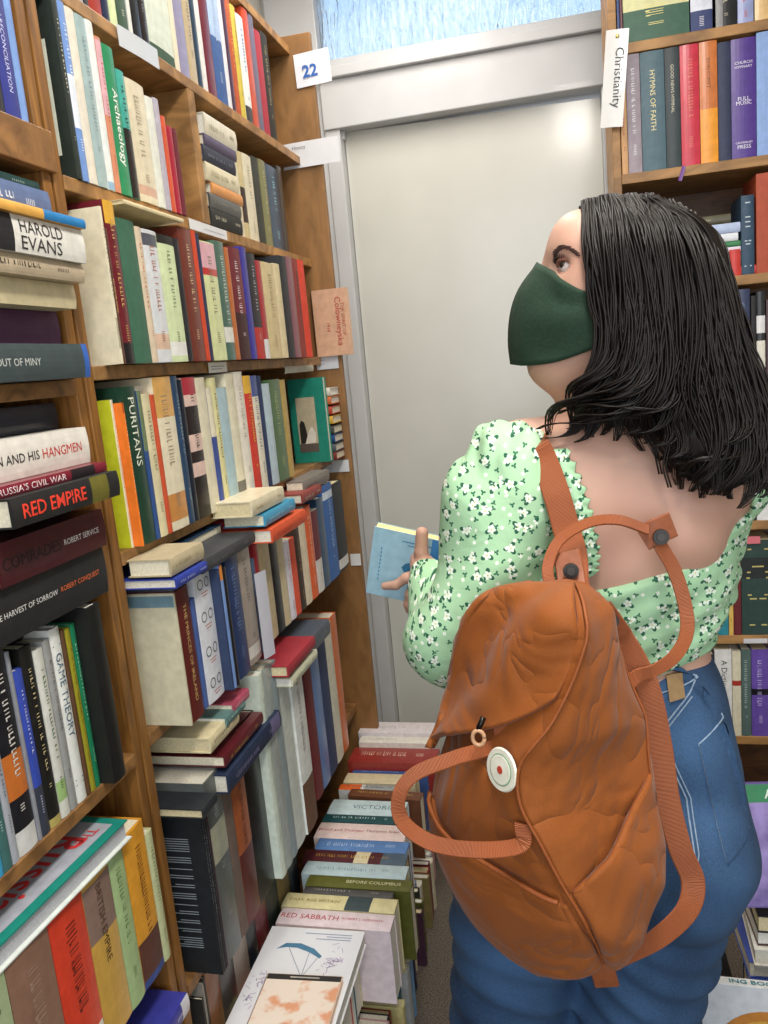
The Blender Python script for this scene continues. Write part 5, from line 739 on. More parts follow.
b2 = empty('book', Matrix.Translation((-.588, 1.198, Zk+bt_+.0006)) @ Matrix.Rotation(math.radians(3), 4, 'Z')); tag(b2, 'orange printed paperback with black top bar lying on the white sketch book', 'book')
boxes('cover', [((0, -.17, .010), (.142, 0, .0115)), ((0, -.17, 0), (.142, 0, .0012)), ((0, -.17, 0), (.0012, 0, .0115))], mat('d9b8a0', .3, .05), b2); boxes('pages', [((.0012, -.168, .0012), (.140, -.001, .010))], page_mat(), b2)
def pr_mat():
    m = bpy.data.materials.new('orange_print'); m.use_nodes = True; n = m.node_tree; q = n.nodes['Principled BSDF']; t_ = n.nodes.new('ShaderNodeTexCoord'); a = n.nodes.new('ShaderNodeTexNoise'); a.inputs['Scale'].default_value = 26; a.inputs['Detail'].default_value = 6; n.links.new(t_.outputs['Object'], a.inputs['Vector'])
    r = n.nodes.new('ShaderNodeValToRGB'); r.color_ramp.elements[0].position = .46; r.color_ramp.elements[0].color = lin('e0a07a'); r.color_ramp.elements[1].position = .56; r.color_ramp.elements[1].color = lin('ecdccb'); n.links.new(a.outputs['Fac'], r.inputs[0]); n.links.new(r.outputs[0], q.inputs['Base Color']); q.inputs['Roughness'].default_value = .4; return m
mesh_obj('cover_print', [(.002, -.168, .0119), (.140, -.168, .0119), (.140, -.014, .0119), (.002, -.014, .0119)], [(0, 1, 2, 3)], pr_mat(), b2)
mesh_obj('cover_bar', [(.002, -.014, .0119), (.140, -.014, .0119), (.140, -.001, .0119), (.002, -.001, .0119)], [(0, 1, 2, 3)], mat('2c2a28', .4, 0), b2)
mesh_obj('title', [(.045, -.009, .0123), (.100, -.009, .0123), (.100, -.006, .0123), (.045, -.006, .0123)], [(0, 1, 2, 3)], mat('b8b0a4', .4, 0), b2)
# right-hand heap: leaning volumes, purple picture book, big picture book with title on its spine
g = 'books heaped on the floor at the right'
b = boardbook('book', Matrix.Translation((.266, 1.40, .425)) @ Matrix.Rotation(math.radians(6), 4, 'Z') @ Matrix.Rotation(math.radians(-24), 4, 'X'), .26, .215, .02, '5c4a8a', 'purple starry picture book leaning on top of the right floor heap', g)
def gal_mat():
    m = bpy.data.materials.new('purple_print'); m.use_nodes = True; n = m.node_tree; q = n.nodes['Principled BSDF']; t_ = n.nodes.new('ShaderNodeTexCoord'); a = n.nodes.new('ShaderNodeTexNoise'); a.inputs['Scale'].default_value = 14; a.inputs['Detail'].default_value = 6; n.links.new(t_.outputs['Object'], a.inputs['Vector'])
    r = n.nodes.new('ShaderNodeValToRGB'); r.color_ramp.elements[0].position = .38; r.color_ramp.elements[0].color = lin('54407e'); r.color_ramp.elements[1].position = .62; r.color_ramp.elements[1].color = lin('9c88c4'); n.links.new(a.outputs['Fac'], r.inputs[0]); n.links.new(r.outputs[0], q.inputs['Base Color']); q.inputs['Roughness'].default_value = .3; return m
mesh_obj('cover_print', [(.003, -.0005, .003), (.257, -.0005, .003), (.257, -.0005, .18), (.003, -.0005, .18)], [(0, 1, 2, 3)], gal_mat(), b)
quad(b, 'cover_band', .003, .18, .257, .212, '2c8050', -.0005); flat_text(b, 'AL', (.058, -.0006, .187), (1, 0, 0), (0, 0, 1), .03, .016, 'e0ece0', .02, 'title')
for x, y, z, w_, h_, t_, yaw_, ln, c, l in ((.190, 1.405, .012, .11, .24, .022, 62, 14, '6a4a34', 'brown book leaning at the left end of the right heap'), (.219, 1.390, .012, .11, .26, .02, 62, 14, 'c8602c', 'orange book leaning against the right heap'), (.247, 1.375, .012, .11, .27, .02, 62, 14, '2c2a2c', 'black book leaning against the right heap'), (.161, 1.420, .012, .11, .20, .018, 62, 14, 'cdbfa4', 'pale tan book standing at the very left of the right heap')):
    bb = boardbook('book', Matrix.Translation((x, y, z)) @ Matrix.Rotation(math.radians(yaw_), 4, 'Z') @ Matrix.Rotation(math.radians(-ln), 4, 'X'), w_, h_, t_, c, l, g)
b = boardbook('book', Matrix.Translation((.156, 1.265, .075)) @ Matrix.Rotation(math.radians(-2), 4, 'Z') @ Matrix.Rotation(math.radians(-12), 4, 'X'), .30, .262, .022, 'c9ccd0', 'large pale grey picture book with round orange picture propped at the lower right', g)
boxes('title_edge', [((0, -.0006, .2625), (.30, .0226, .2645))], mat('e6e6e4', .3, .02), b)
flat_text(b, 'ING BOOK', (.065, .004, .2648), (1, 0, 0), (0, 1, 0), .085, .016, '2f7f8a', .02, 'title')
poly(b, 'cover_picture', [(.125+math.cos(a)*.098, .125+math.sin(a)*.098) for a in np.linspace(0, 2*math.pi, 41)[:-1]], 'b9772c')
poly(b, 'cover_picture', [(.125+math.cos(a)*.082, .125+math.sin(a)*.082) for a in np.linspace(0, 2*math.pi, 41)[:-1]], 'c99a3c', -.0008)
poly(b, 'picture_leaf', [(.085, .125), (.105, .165), (.128, .150), (.120, .110)], '2f8a4c', -.001); poly(b, 'picture_leaf', [(.120, .150), (.135, .188), (.160, .170), (.150, .140)], '8ac04a', -.0012); poly(b, 'picture_flag', [(.130, .10), (.140, .160), (.190, .165), (.195, .11)], '3f62b4', -.0014)

# ---------------------------------------------------------------- implicit-surface modelling helpers
class Field:
    def __init__(s, lo, hi, h):
        s.lo = np.array(lo, float); s.h = h; n = np.ceil((np.array(hi)-s.lo)/h).astype(int)+1; s.n = n
        s.ax = [s.lo[i]+h*np.arange(n[i]) for i in range(3)]; s.v = np.full(tuple(n), .08, np.float32)
    def sub(s, a, b, m):
        sl = []
        for i in range(3):
            i0 = max(0, int((a[i]-m-s.lo[i])/s.h)); i1 = min(s.n[i], int((b[i]+m-s.lo[i])/s.h)+2)
            if i1 <= i0: return None
            sl.append(slice(i0, i1))
        g = np.meshgrid(*[s.ax[i][sl[i]] for i in range(3)], indexing='ij', sparse=True)
        return tuple(sl), g
    def add(s, fn, a, b, k=.02, sub=False):
        r = s.sub(a, b, .06+k)
        if r is None: return
        sl, g = r; d = fn(*g); c = s.v[sl]
        if sub:
            h = np.clip(.5-.5*(c+d)/k, 0, 1); s.v[sl] = c*(1-h)-d*h+k*h*(1-h)
        else:
            h = np.clip(.5+.5*(c-d)/k, 0, 1); s.v[sl] = c*(1-h)+d*h-k*h*(1-h)
    def cap(s, a, b, ra, rb, k=.02, sub=False):
        a = np.array(a, float); b = np.array(b, float); ab = b-a; L = ab@ab; R = max(ra, rb)
        def fn(x, y, z):
            t = np.clip(((x-a[0])*ab[0]+(y-a[1])*ab[1]+(z-a[2])*ab[2])/L, 0, 1)
            return np.sqrt((x-a[0]-t*ab[0])**2+(y-a[1]-t*ab[1])**2+(z-a[2]-t*ab[2])**2)-(ra+(rb-ra)*t)
        s.add(fn, np.minimum(a, b)-R, np.maximum(a, b)+R, k, sub)
    def ell(s, c, r, k=.02, tilt=0, sub=False):   # tilt: rotation about Y, degrees
        ct, st = math.cos(math.radians(tilt)), math.sin(math.radians(tilt)); R = max(r)
        def fn(x, y, z):
            X, Y, Z = x-c[0], y-c[1], z-c[2]; X, Z = ct*X+st*Z, -st*X+ct*Z
            k0 = np.sqrt((X/r[0])**2+(Y/r[1])**2+(Z/r[2])**2); k1 = np.sqrt((X/r[0]**2)**2+(Y/r[1]**2)**2+(Z/r[2]**2)**2)+1e-9
            return k0*(k0-1)/k1
        s.add(fn, np.array(c)-R, np.array(c)+R, k, sub)
    def grids(s): return np.meshgrid(*s.ax, indexing='ij', sparse=True)
    def surf(s, x, z, y0=.7):      # first surface met going in +Y at (x, z)
        i = (x-s.lo[0])/s.h; k = (z-s.lo[2])/s.h; i0, k0 = int(i), int(k); fi, fk = i-i0, k-k0
        col = (s.v[i0, :, k0]*(1-fi)*(1-fk)+s.v[i0+1, :, k0]*fi*(1-fk)+s.v[i0, :, k0+1]*(1-fi)*fk+s.v[i0+1, :, k0+1]*fi*fk)
        for j in range(1, len(col)):
            if s.ax[1][j] > y0 and col[j] < 0 <= col[j-1]: return s.ax[1][j-1]+s.h*col[j-1]/(col[j-1]-col[j])
        return None
def nets(f, v=None):
    v = f.v if v is None else v; nx, ny, nz = v.shape; neg = v < 0
    c = [(i, j, k) for i in (0, 1) for j in (0, 1) for k in (0, 1)]
    sl = lambda a, o: a[o[0]:nx-1+o[0], o[1]:ny-1+o[1], o[2]:nz-1+o[2]]
    cnt = sum(sl(neg, o).astype(np.int8) for o in c); act = np.argwhere((cnt > 0) & (cnt < 8))
    if len(act) == 0: return [], []
    idx = np.full((nx-1, ny-1, nz-1), -1, np.int32); idx[tuple(act.T)] = np.arange(len(act))
    acc = np.zeros((len(act), 3)); n = np.zeros(len(act))
    for a in c:
        for ax in range(3):
            if a[ax]: continue
            b = list(a); b[ax] = 1
            va = v[act[:, 0]+a[0], act[:, 1]+a[1], act[:, 2]+a[2]]; vb = v[act[:, 0]+b[0], act[:, 1]+b[1], act[:, 2]+b[2]]
            m = (va < 0) != (vb < 0); t = np.where(m, va/np.where(m, va-vb, 1), 0)
            p = np.array(a, float)[None, :].repeat(len(act), 0); p[:, ax] += t
            acc[m] += p[m]; n[m] += 1
    V = f.lo+f.h*(act+acc/n[:, None]); F = []
    for ax in range(3):
        o = [0, 0, 0]; o[ax] = 1; a1, a2 = [(1, 2), (2, 0), (0, 1)][ax]
        A = neg[:nx-o[0], :ny-o[1], :nz-o[2]]; B = neg[o[0]:, o[1]:, o[2]:]
        e = np.argwhere(A != B); e = e[(e[:, a1] > 0) & (e[:, a2] > 0) & (e[:, a1] < v.shape[a1]-1) & (e[:, a2] < v.shape[a2]-1)]
        s = A[tuple(e.T)]
        d1 = np.zeros(3, int); d1[a1] = 1; d2 = np.zeros(3, int); d2[a2] = 1
        q = np.stack([idx[tuple((e-d1-d2).T)], idx[tuple((e-d2).T)], idx[tuple(e.T)], idx[tuple((e-d1).T)]], 1)
        q[~s] = q[~s][:, ::-1]; F.append(q[(q >= 0).all(1)])
    return V, np.concatenate(F)
def smooth_mesh(V, F, it=2):
    V = np.array(V)
    for _ in range(it):
        acc = np.zeros_like(V); n = np.zeros(len(V))
        for i in range(4):
            a, b = F[:, i], F[:, (i+1) % 4]
            np.add.at(acc, a, V[b]); np.add.at(acc, b, V[a]); np.add.at(n, a, 1); np.add.at(n, b, 1)
        V = V*.4+.6*acc/np.maximum(n, 1)[:, None]
    return V
def crom(pts, n):
    P = np.array(pts, float); P = np.vstack([2*P[0]-P[1], P, 2*P[-1]-P[-2]]); m = len(P)-3; out = []
    for u in np.linspace(0, m-1e-9, n):
        i = int(u); t = u-i; a, b, c, d = P[i:i+4]
        out.append(.5*((2*b)+(-a+c)*t+(2*a-5*b+4*c-d)*t*t+(-a+3*b-3*c+d)*t**3))
    return np.array(out)
def tube(path, rad, sides=8, cap_ends=True, V=None, F=None, flat=1.):
    V = [] if V is None else V; F = [] if F is None else F
    P = np.array(path, float); n = len(P); T = np.gradient(P, axis=0); T /= np.linalg.norm(T, axis=1)[:, None]+1e-12
    ref = np.array([0, 0, 1.]) if abs(T[0][2]) < .9 else np.array([1., 0, 0]); u = np.cross(T[0], ref); u /= np.linalg.norm(u); o = len(V)
    for i in range(n):
        u = u-T[i]*(u@T[i]); u /= np.linalg.norm(u)+1e-12; w_ = np.cross(T[i], u); r = rad[i] if hasattr(rad, '__len__') else rad
        for s in range(sides):
            a = 2*math.pi*s/sides; V.append(tuple(P[i]+r*(math.cos(a)*u+flat*math.sin(a)*w_)))
    for i in range(n-1):
        for s in range(sides):
            s2 = (s+1) % sides; F.append((o+i*sides+s, o+i*sides+s2, o+(i+1)*sides+s2, o+(i+1)*sides+s))
    if cap_ends:
        F.append(tuple(o+s for s in range(sides))[::-1]); F.append(tuple(o+(n-1)*sides+s for s in range(sides)))
    return V, F

# ---------------------------------------------------------------- the shopper
def skin_mat():
    m = bpy.data.materials.new('skin'); m.use_nodes = True; n = m.node_tree; b = n.nodes['Principled BSDF']
    no = n.nodes.new('ShaderNodeTexNoise'); no.inputs['Scale'].default_value = 9; tcn = n.nodes.new('ShaderNodeTexCoord'); n.links.new(tcn.outputs['Object'], no.inputs['Vector'])
    r = n.nodes.new('ShaderNodeValToRGB'); n.links.new(no.outputs['Fac'], r.inputs[0])
    r.color_ramp.elements[0].position = .35; r.color_ramp.elements[0].color = lin('c0937f'); r.color_ramp.elements[1].position = .7; r.color_ramp.elements[1].color = lin('cda48f')
    n.links.new(r.outputs[0], b.inputs['Base Color']); b.inputs['Roughness'].default_value = .5
    b.inputs['Subsurface Weight'].default_value = .12; b.inputs['Subsurface Radius'].default_value = (1, .35, .2); b.inputs['Subsurface Scale'].default_value = .01
    return m
def floral_mat():
    m = bpy.data.materials.new('floral_cotton'); m.use_nodes = True; n = m.node_tree; b = n.nodes['Principled BSDF']
    N = n.nodes.new; Lk = n.links.new
    t = N('ShaderNodeTexCoord')
    def math_(op, a, b_=None, c=None):
        x = N('ShaderNodeMath'); x.operation = op
        for i, q in enumerate((a, b_, c)):
            if q is None: continue
            if isinstance(q, (int, float)): x.inputs[i].default_value = q
            else: Lk(q, x.inputs[i])
        return x.outputs[0]
    def blob(scale, rmax, petals, power, seed, lo=0.):
        mp = N('ShaderNodeMapping'); mp.inputs['Location'].default_value = (seed, seed*.7, seed*1.3); Lk(t.outputs['Object'], mp.inputs[0])
        sc = N('ShaderNodeVectorMath'); sc.operation = 'MULTIPLY'; sc.inputs[1].default_value = (scale, scale*.45, scale); Lk(mp.outputs[0], sc.inputs[0])
        v = N('ShaderNodeTexVoronoi'); v.inputs['Scale'].default_value = 1; v.inputs['Randomness'].default_value = .75; Lk(sc.outputs[0], v.inputs['Vector'])
        d = N('ShaderNodeVectorMath'); d.operation = 'SUBTRACT'; Lk(sc.outputs[0], d.inputs[0]); Lk(v.outputs['Position'], d.inputs[1])
        sp = N('ShaderNodeSeparateXYZ'); Lk(d.outputs[0], sp.inputs[0])
        r = math_('SQRT', math_('ADD', math_('MULTIPLY', sp.outputs[0], sp.outputs[0]), math_('MULTIPLY', sp.outputs[2], sp.outputs[2])))
        cs = N('ShaderNodeSeparateXYZ'); Lk(v.outputs['Color'], cs.inputs[0])
        a = math_('ADD', math_('ARCTAN2', sp.outputs[2], sp.outputs[0]), math_('MULTIPLY', cs.outputs[0], 6.28))
        lobe = math_('POWER', math_('ABSOLUTE', math_('COSINE', math_('MULTIPLY', a, petals/2))), power)
        lim = math_('MULTIPLY', math_('ADD', math_('MULTIPLY', lobe, .75), .25), rmax)
        k = math_('LESS_THAN', r, lim)
        if lo: k = math_('MULTIPLY', k, math_('GREATER_THAN', r, lo))
        return k
    base = lin('a9d394')
    noise = N('ShaderNodeTexNoise'); noise.inputs['Scale'].default_value = 12; Lk(t.outputs['Object'], noise.inputs['Vector'])
    cr_ = N('ShaderNodeValToRGB'); Lk(noise.outputs['Fac'], cr_.inputs[0]); cr_.color_ramp.elements[0].color = lin('9ccaa0'); cr_.color_ramp.elements[1].color = lin('b2d8ae')
    cur = cr_.outputs[0]
    for k, c in ((blob(38, .33, 3, 2.2, 0., .15), '1c5b42'), (blob(38, .20, 5, .6, 0.), 'e6efe2'), (blob(50, .17, 3, 1.5, 3.1), '2b6a4c'), (blob(52, .13, 4, .4, 7.7), 'e9f2e2'), (blob(38, .045, 4, .2, 0.), 'c8c880')):
        mx = N('ShaderNodeMix'); mx.data_type = 'RGBA'; Lk(k, mx.inputs['Factor']); Lk(cur, mx.inputs['A']); mx.inputs['B'].default_value = lin(c); cur = mx.outputs['Result']
    Lk(cur, b.inputs['Base Color']); b.inputs['Roughness'].default_value = .8
    wv = N('ShaderNodeTexNoise'); wv.inputs['Scale'].default_value = 30; wv.inputs['Distortion'].default_value = 1; Lk(t.outputs['Object'], wv.inputs['Vector'])
    bu = N('ShaderNodeBump'); bu.inputs['Strength'].default_value = .35; bu.inputs['Distance'].default_value = .006; Lk(wv.outputs['Fac'], bu.inputs['Height']); Lk(bu.outputs[0], b.inputs['Normal'])
    return m
def denim_mat():
    m = bpy.data.materials.new('denim'); m.use_nodes = True; n = m.node_tree; b = n.nodes['Principled BSDF']; N = n.nodes.new; Lk = n.links.new
    t = N('ShaderNodeTexCoord'); a = N('ShaderNodeTexNoise'); a.inputs['Scale'].default_value = 420; a.inputs['Detail'].default_value = 3; Lk(t.outputs['Object'], a.inputs['Vector'])
    c = N('ShaderNodeTexNoise'); c.inputs['Scale'].default_value = 7; Lk(t.outputs['Object'], c.inputs['Vector'])
    ad = N('ShaderNodeMath'); ad.operation = 'MULTIPLY_ADD'; Lk(a.outputs['Fac'], ad.inputs[0]); ad.inputs[1].default_value = .5; Lk(c.outputs['Fac'], ad.inputs[2])
    r = N('ShaderNodeValToRGB'); Lk(ad.outputs[0], r.inputs[0]); r.color_ramp.elements[0].position = .5; r.color_ramp.elements[0].color = lin('1a304c'); r.color_ramp.elements[1].position = 1; r.color_ramp.elements[1].color = lin('3c5f86')
    Lk(r.outputs[0], b.inputs['Base Color']); b.inputs['Roughness'].default_value = .85
    bu = N('ShaderNodeBump'); bu.inputs['Strength'].default_value = .5; bu.inputs['Distance'].default_value = .002; Lk(ad.outputs[0], bu.inputs['Height']); Lk(bu.outputs[0], b.inputs['Normal']); return m
SKIN, FLORAL, DENIM = skin_mat(), floral_mat(), denim_mat()

def torso_prims(f, o=0., k=.03):
    f.ell((.045, 1.06, 1.18), (.142+o, .098+o, .17+o), k)
    f.ell((.03, 1.065, 1.05), (.126+o, .092+o, .13+o), k)
    f.ell((.062, 1.055, 1.27), (.14+o, .085+o, .10+o), k)
def hip_prims(f, o=0., k=.03):
    f.ell((.035, 1.065, 1.0), (.128+o, .095+o, .10+o), k)
    f.ell((.022, 1.065, .86), (.165+o, .110+o, .15+o), .05)
    f.ell((.105, 1.01, .80), (.095+o, .100+o, .115+o), .03); f.ell((.088, 1.04, .93), (.090+o, .095+o, .10+o), .03)
    f.ell((-.072, 1.01, .79), (.098+o, .095+o, .115+o), .03)
    f.cap((-.095, 1.06, .76), (-.138, 1.045, .46), .098+o, .070+o, .03)
    f.cap((.095, 1.06, .76), (.040, 1.05, .46), .102+o, .072+o, .03)
    f.cap((-.135, 1.045, .46), (-.14, 1.085, .30), .072+o, .062+o, .03); f.cap((-.14, 1.085, .30), (-.135, 1.08, .09), .062+o, .042+o*1.6, .03)
    f.cap((.045, 1.05, .46), (.04, 1.09, .30), .074+o, .063+o, .03); f.cap((.04, 1.09, .30), (.035, 1.085, .09), .063+o, .042+o*1.6, .03)
B = Field((-.36, .86, -.0), (.30, 1.42, 1.66), .0045)
torso_prims(B); hip_prims(B)
B.cap((-.06, 1.05, 1.315), (.19, 1.065, 1.28), .048, .044, .05)          # shoulders
B.ell((-.075, 1.04, 1.30), (.05, .05, .05), .03)
B.cap((.075, 1.07, 1.31), (.062, 1.055, 1.44), .056, .05, .05)          # neck
B.cap((.0, 1.02, 1.31), (.005, .995, 1.24), .03, .03, .05); B.cap((.13, 1.03, 1.29), (.13, 1.0, 1.22), .03, .03, .05)   # shoulder blades
B.cap((-.085, 1.03, 1.29), (-.165, .98, 1.09), .047, .038, .03); B.cap((-.165, .98, 1.09), (-.232, 1.215, 1.118), .037, .026, .02)
B.cap((.18, 1.08, 1.27), (.165, 1.20, 1.09), .043, .036, .03); B.cap((.165, 1.20, 1.09), (.05, 1.33, 1.06), .035, .025, .02)
B.ell((.01, 1.33, 1.06), (.05, .022, .03), .02)                           # right hand in front of her
B.ell((.088, 1.05, 1.527), (.092, .074, .083), .02)                       # cranium
B.ell((.035, 1.05, 1.50), (.052, .060, .095), .03, 18)                    # face
B.ell((.020, 1.05, 1.575), (.034, .048, .036), .02)                       # forehead
B.ell((-.022, 1.05, 1.432), (.028, .030, .026), .03)                      # chin
for s in (-1, 1):
    B.cap((-.012, 1.05+s*.022, 1.432), (.062, 1.05+s*.05, 1.47), .024, .022, .03)   # jaw
    B.ell((.016, 1.05+s*.034, 1.506), (.024, .020, .024), .02)            # cheek
    B.cap((-.006, 1.05+s*.014, 1.564), (.010, 1.05+s*.040, 1.566), .008, .007, .012)  # brow
    B.ell((-.003, 1.05+s*.037, 1.545), (.011, .012, .007), .012, sub=True)   # socket
    B.ell((.078, 1.05+s*.071, 1.50), (.017, .009, .028), .006, -15); B.ell((.076, 1.05+s*.080, 1.503), (.009, .006, .018), .005, -15, sub=True)   # ear
B.cap((-.010, 1.05, 1.558), (-.040, 1.05, 1.515), .008, .012, .014)       # nose
B.cap((.02, 1.052, 1.42), (.05, 1.06, 1.36), .04, .05, .03)               # throat
for x0 in (-.135, .035):
    B.cap((x0, 1.09, .09), (x0, 1.08, .05), .04, .038, .02); B.cap((x0, 1.07, .045), (x0-.01, 1.22, .03), .036, .026, .02)
bV, bF = nets(B); bV = smooth_mesh(bV, bF, 1)
# left hand, finer, rooted in the wrist
Hn = Field((-.36, 1.17, 1.02), (-.19, 1.32, 1.21), .0022)
Hn.v[:] = .08
Hn.cap((-.222, 1.19, 1.113), (-.234, 1.222, 1.119), .027, .024, .01)
Hn.ell((-.243, 1.245, 1.118), (.021, .026, .034), .015, 20)
fing = [[(-0.2411, 1.2350, 1.1103), (-0.2433, 1.2300, 1.1515), (-0.2387, 1.2280, 1.1829)],                 # thumb along the edge of the cover
        [(-0.2576, 1.2450, 1.1114), (-0.2742, 1.2420, 1.1060), (-0.2926, 1.2450, 1.0938), (-0.3131, 1.2520, 1.0906)],   # index across the cover
        [(-0.2600, 1.2500, 1.0948), (-0.2720, 1.2520, 1.0757), (-0.2782, 1.2580, 1.0568), (-0.2796, 1.2680, 1.0431)],   # middle under the edge
        [(-.244, 1.258, 1.096), (-.258, 1.266, 1.074), (-.262, 1.282, 1.060), (-.262, 1.298, 1.062)],
        [(-.238, 1.264, 1.098), (-.246, 1.276, 1.080), (-.250, 1.290, 1.072), (-.254, 1.304, 1.076)]]
for fi, pts in enumerate(fing):
    r0 = (.0115, .0090, .0088, .0084, .0074)[fi]
    for i in range(len(pts)-1): Hn.cap(pts[i], pts[i+1], r0-.0007*i, r0-.0007*(i+1), .004)
hV, hF = nets(Hn); hV = smooth_mesh(hV, hF, 1)
keep = ~((bV[:, 1] > 1.205) & (bV[:, 0] < -.2) & (bV[:, 2] > 1.0) & (bV[:, 2] < 1.2))
V = np.vstack([bV, hV]); F = np.vstack([bF, np.array(hF)+len(bV)])
person = mesh_obj('person', V, F.tolist(), SKIN, smooth=True)
tag(person, 'person with long dark wavy hair, green mask, floral blouse and jeans, looking up', 'person')

# blouse
fb = Field((-.31, .84, .98), (.30, 1.34, 1.41), .004)
torso_prims(fb, .009); x, y, z = fb.grids()
fb.cap((-.06, 1.05, 1.30), (.19, 1.065, 1.275), .056, .052, .04)
cutline = np.minimum(z-(1.180+(x-.013)*.19+(y-1.0)*.55), 1)
left = x-(.002-(z-1.18)*.25); rightc = (.204+(z-1.2)*.02)-x
fb.v = np.maximum(fb.v, np.minimum(np.minimum(cutline, left), rightc)).astype(np.float32)
sl = Field((-.31, .84, .98), (.30, 1.34, 1.41), .004)
sl.ell((-.078, 1.01, 1.285), (.068, .070, .085), .03); sl.cap((-.092, 1.0, 1.25), (-.134, .97, 1.12), .071, .068, .04)
sl.ell((-.148, .985, 1.088), (.066, .070, .056), .03); sl.cap((-.158, 1.0, 1.09), (-.212, 1.165, 1.110), .056, .042, .03); sl.cap((-.212, 1.165, 1.115), (-.228, 1.212, 1.118), .036, .030, .012)
sl.ell((.190, 1.08, 1.265), (.035, .05, .045), .02); sl.cap((.185, 1.10, 1.25), (.168, 1.20, 1.10), .045, .05, .03); sl.cap((.168, 1.20, 1.10), (.09, 1.30, 1.06), .045, .03, .03)
x, y, z = sl.grids()
fold = .0045*np.sin(62*(z*.8+x*.9)+4*np.sin(9*z+7*x)+3*y)*np.clip((x+.02)*-12, 0, 1) + .0022*np.sin(230*(x-y*.2)+3*np.sin(20*z))*np.clip((z-1.30)*30, 0, 1)
fold = fold + .0042*np.sin(48*(z*.55-x*.9)+2*np.sin(16*z))*np.clip((x+.03)*-14, 0, 1)*np.clip((1.30-z)*12, 0, 1)
fold = fold + .0028*np.sin(300*y+2*np.sin(30*z))*np.clip((y-1.165)*40, 0, 1)*(x < -.1)
inner = np.maximum(np.maximum(y-1.232, -y+0), x*0-1)
sl.v = np.maximum(sl.v+fold, y-1.222 if True else 0).astype(np.float32)
h = np.clip(.5+.5*(fb.v-sl.v)/.006, 0, 1); fb.v = (fb.v*(1-h)+sl.v*h-.006*h*(1-h)).astype(np.float32)
x, y, z = fb.grids()
ruch = .0026*np.sin(150*(z-.25*x)+4*np.sin(11*x+2))*np.clip((1.20-z)*12, .15, 1)*np.clip((x+.12)*20, 0, 1)
fb.v = (fb.v+ruch).astype(np.float32)
fb.v = np.maximum(fb.v, (1.030+.19*x)-z+(x < -.1)*-1.).astype(np.float32)
cV, cF = nets(fb); cV = smooth_mesh(cV, cF, 1)
mesh_obj('blouse', cV, cF.tolist(), FLORAL, person, smooth=True)
# elastic ruffle down the open edge of the left sleeve, and the piped neckline
RV, RF = [], []
pts = crom([(-0.0192, 0.9650, 1.3332), (-0.0029, 0.9550, 1.2910), (0.0066, 0.9500, 1.2509), (0.0115, 0.9450, 1.2097), (0.0080, 0.9400, 1.1833)], 40)
for i, p in enumerate(pts):
    w_ = .006*math.sin(i*1.9)
    yy = B.surf(p[0]+.008, p[2]) or p[1]
    for dx, dy in ((-.014, -.012), (.0, -.016+w_*.4), (.012+w_*.5, -.010-w_*.5), (.013+w_*.5, -.007-w_*.5), (-.012, -.004)):
        RV.append((p[0]+dx, yy+dy, p[2]+w_*.3))
for i in range(39):
    for s in range(5): RF.append((i*5+s, i*5+(s+1) % 5, (i+1)*5+(s+1) % 5, (i+1)*5+s))
mesh_obj('sleeve_ruffle', RV, RF, FLORAL, person, smooth=True)
pp = []
for xx in np.linspace(.0, .200, 30):
    zz = 1.180+(xx-.013)*.19; yy = fb.surf(xx, zz-.012)
    if yy: pp.append((xx, yy+.003, 1.180+(xx-.013)*.19+(yy-1.0)*.55-.003))
V, F = tube(pp, .0045, 6); mesh_obj('neckline_edging', V, F, FLORAL, person, smooth=True)

# jeans
fj = Field((-.28, .84, .03), (.28, 1.24, 1.08), .005)
hip_prims(fj, .008); x, y, z = fj.grids()
cren = .0026*np.sin(120*(z+.35*x)+3*np.sin(14*x))*np.clip((.74-z)*9, 0, 1)*np.clip((z-.35)*9, .25, 1) + .0014*np.sin(60*z+40*x)
seam = np.exp(-((x-.012-(z-.8)*.03)/.007)**2)*np.clip((.96-z)*12, 0, 1)*np.clip((z-.66)*12, 0, 1)*.005
fj.v = (fj.v+cren*1.5+seam).astype(np.float32)
fj.v = np.maximum(fj.v, np.maximum(z-(1.037+.16*x), .075-z)).astype(np.float32)
jV, jF = nets(fj); jV = smooth_mesh(jV, jF, 1)
jeans = mesh_obj('jeans', jV, jF.tolist(), DENIM, person, smooth=True)
THREAD = mat('8fa3b8', .7, .1, 200, .2); DEN2 = DENIM
def on_jeans(pts, off=.0):
    out = []
    for (a, b) in pts:
        (a, b), yy = clampj((a, b))
        out.append((a, yy-off, b))
    return out
def poly2(pts, n):
    P = [np.array(p, float) for p in pts]; out = []
    for i in range(len(P)-1):
        for t in np.linspace(0, 1, n, endpoint=False): out.append(P[i]*(1-t)+P[i+1]*t)
    out.append(P[-1]); return out
def stitch(name, pts, r=.0011, n=14):
    V, F = tube(on_jeans(poly2(pts, n), .0006), r, 5); return mesh_obj(name, V, F, THREAD, person, smooth=True)
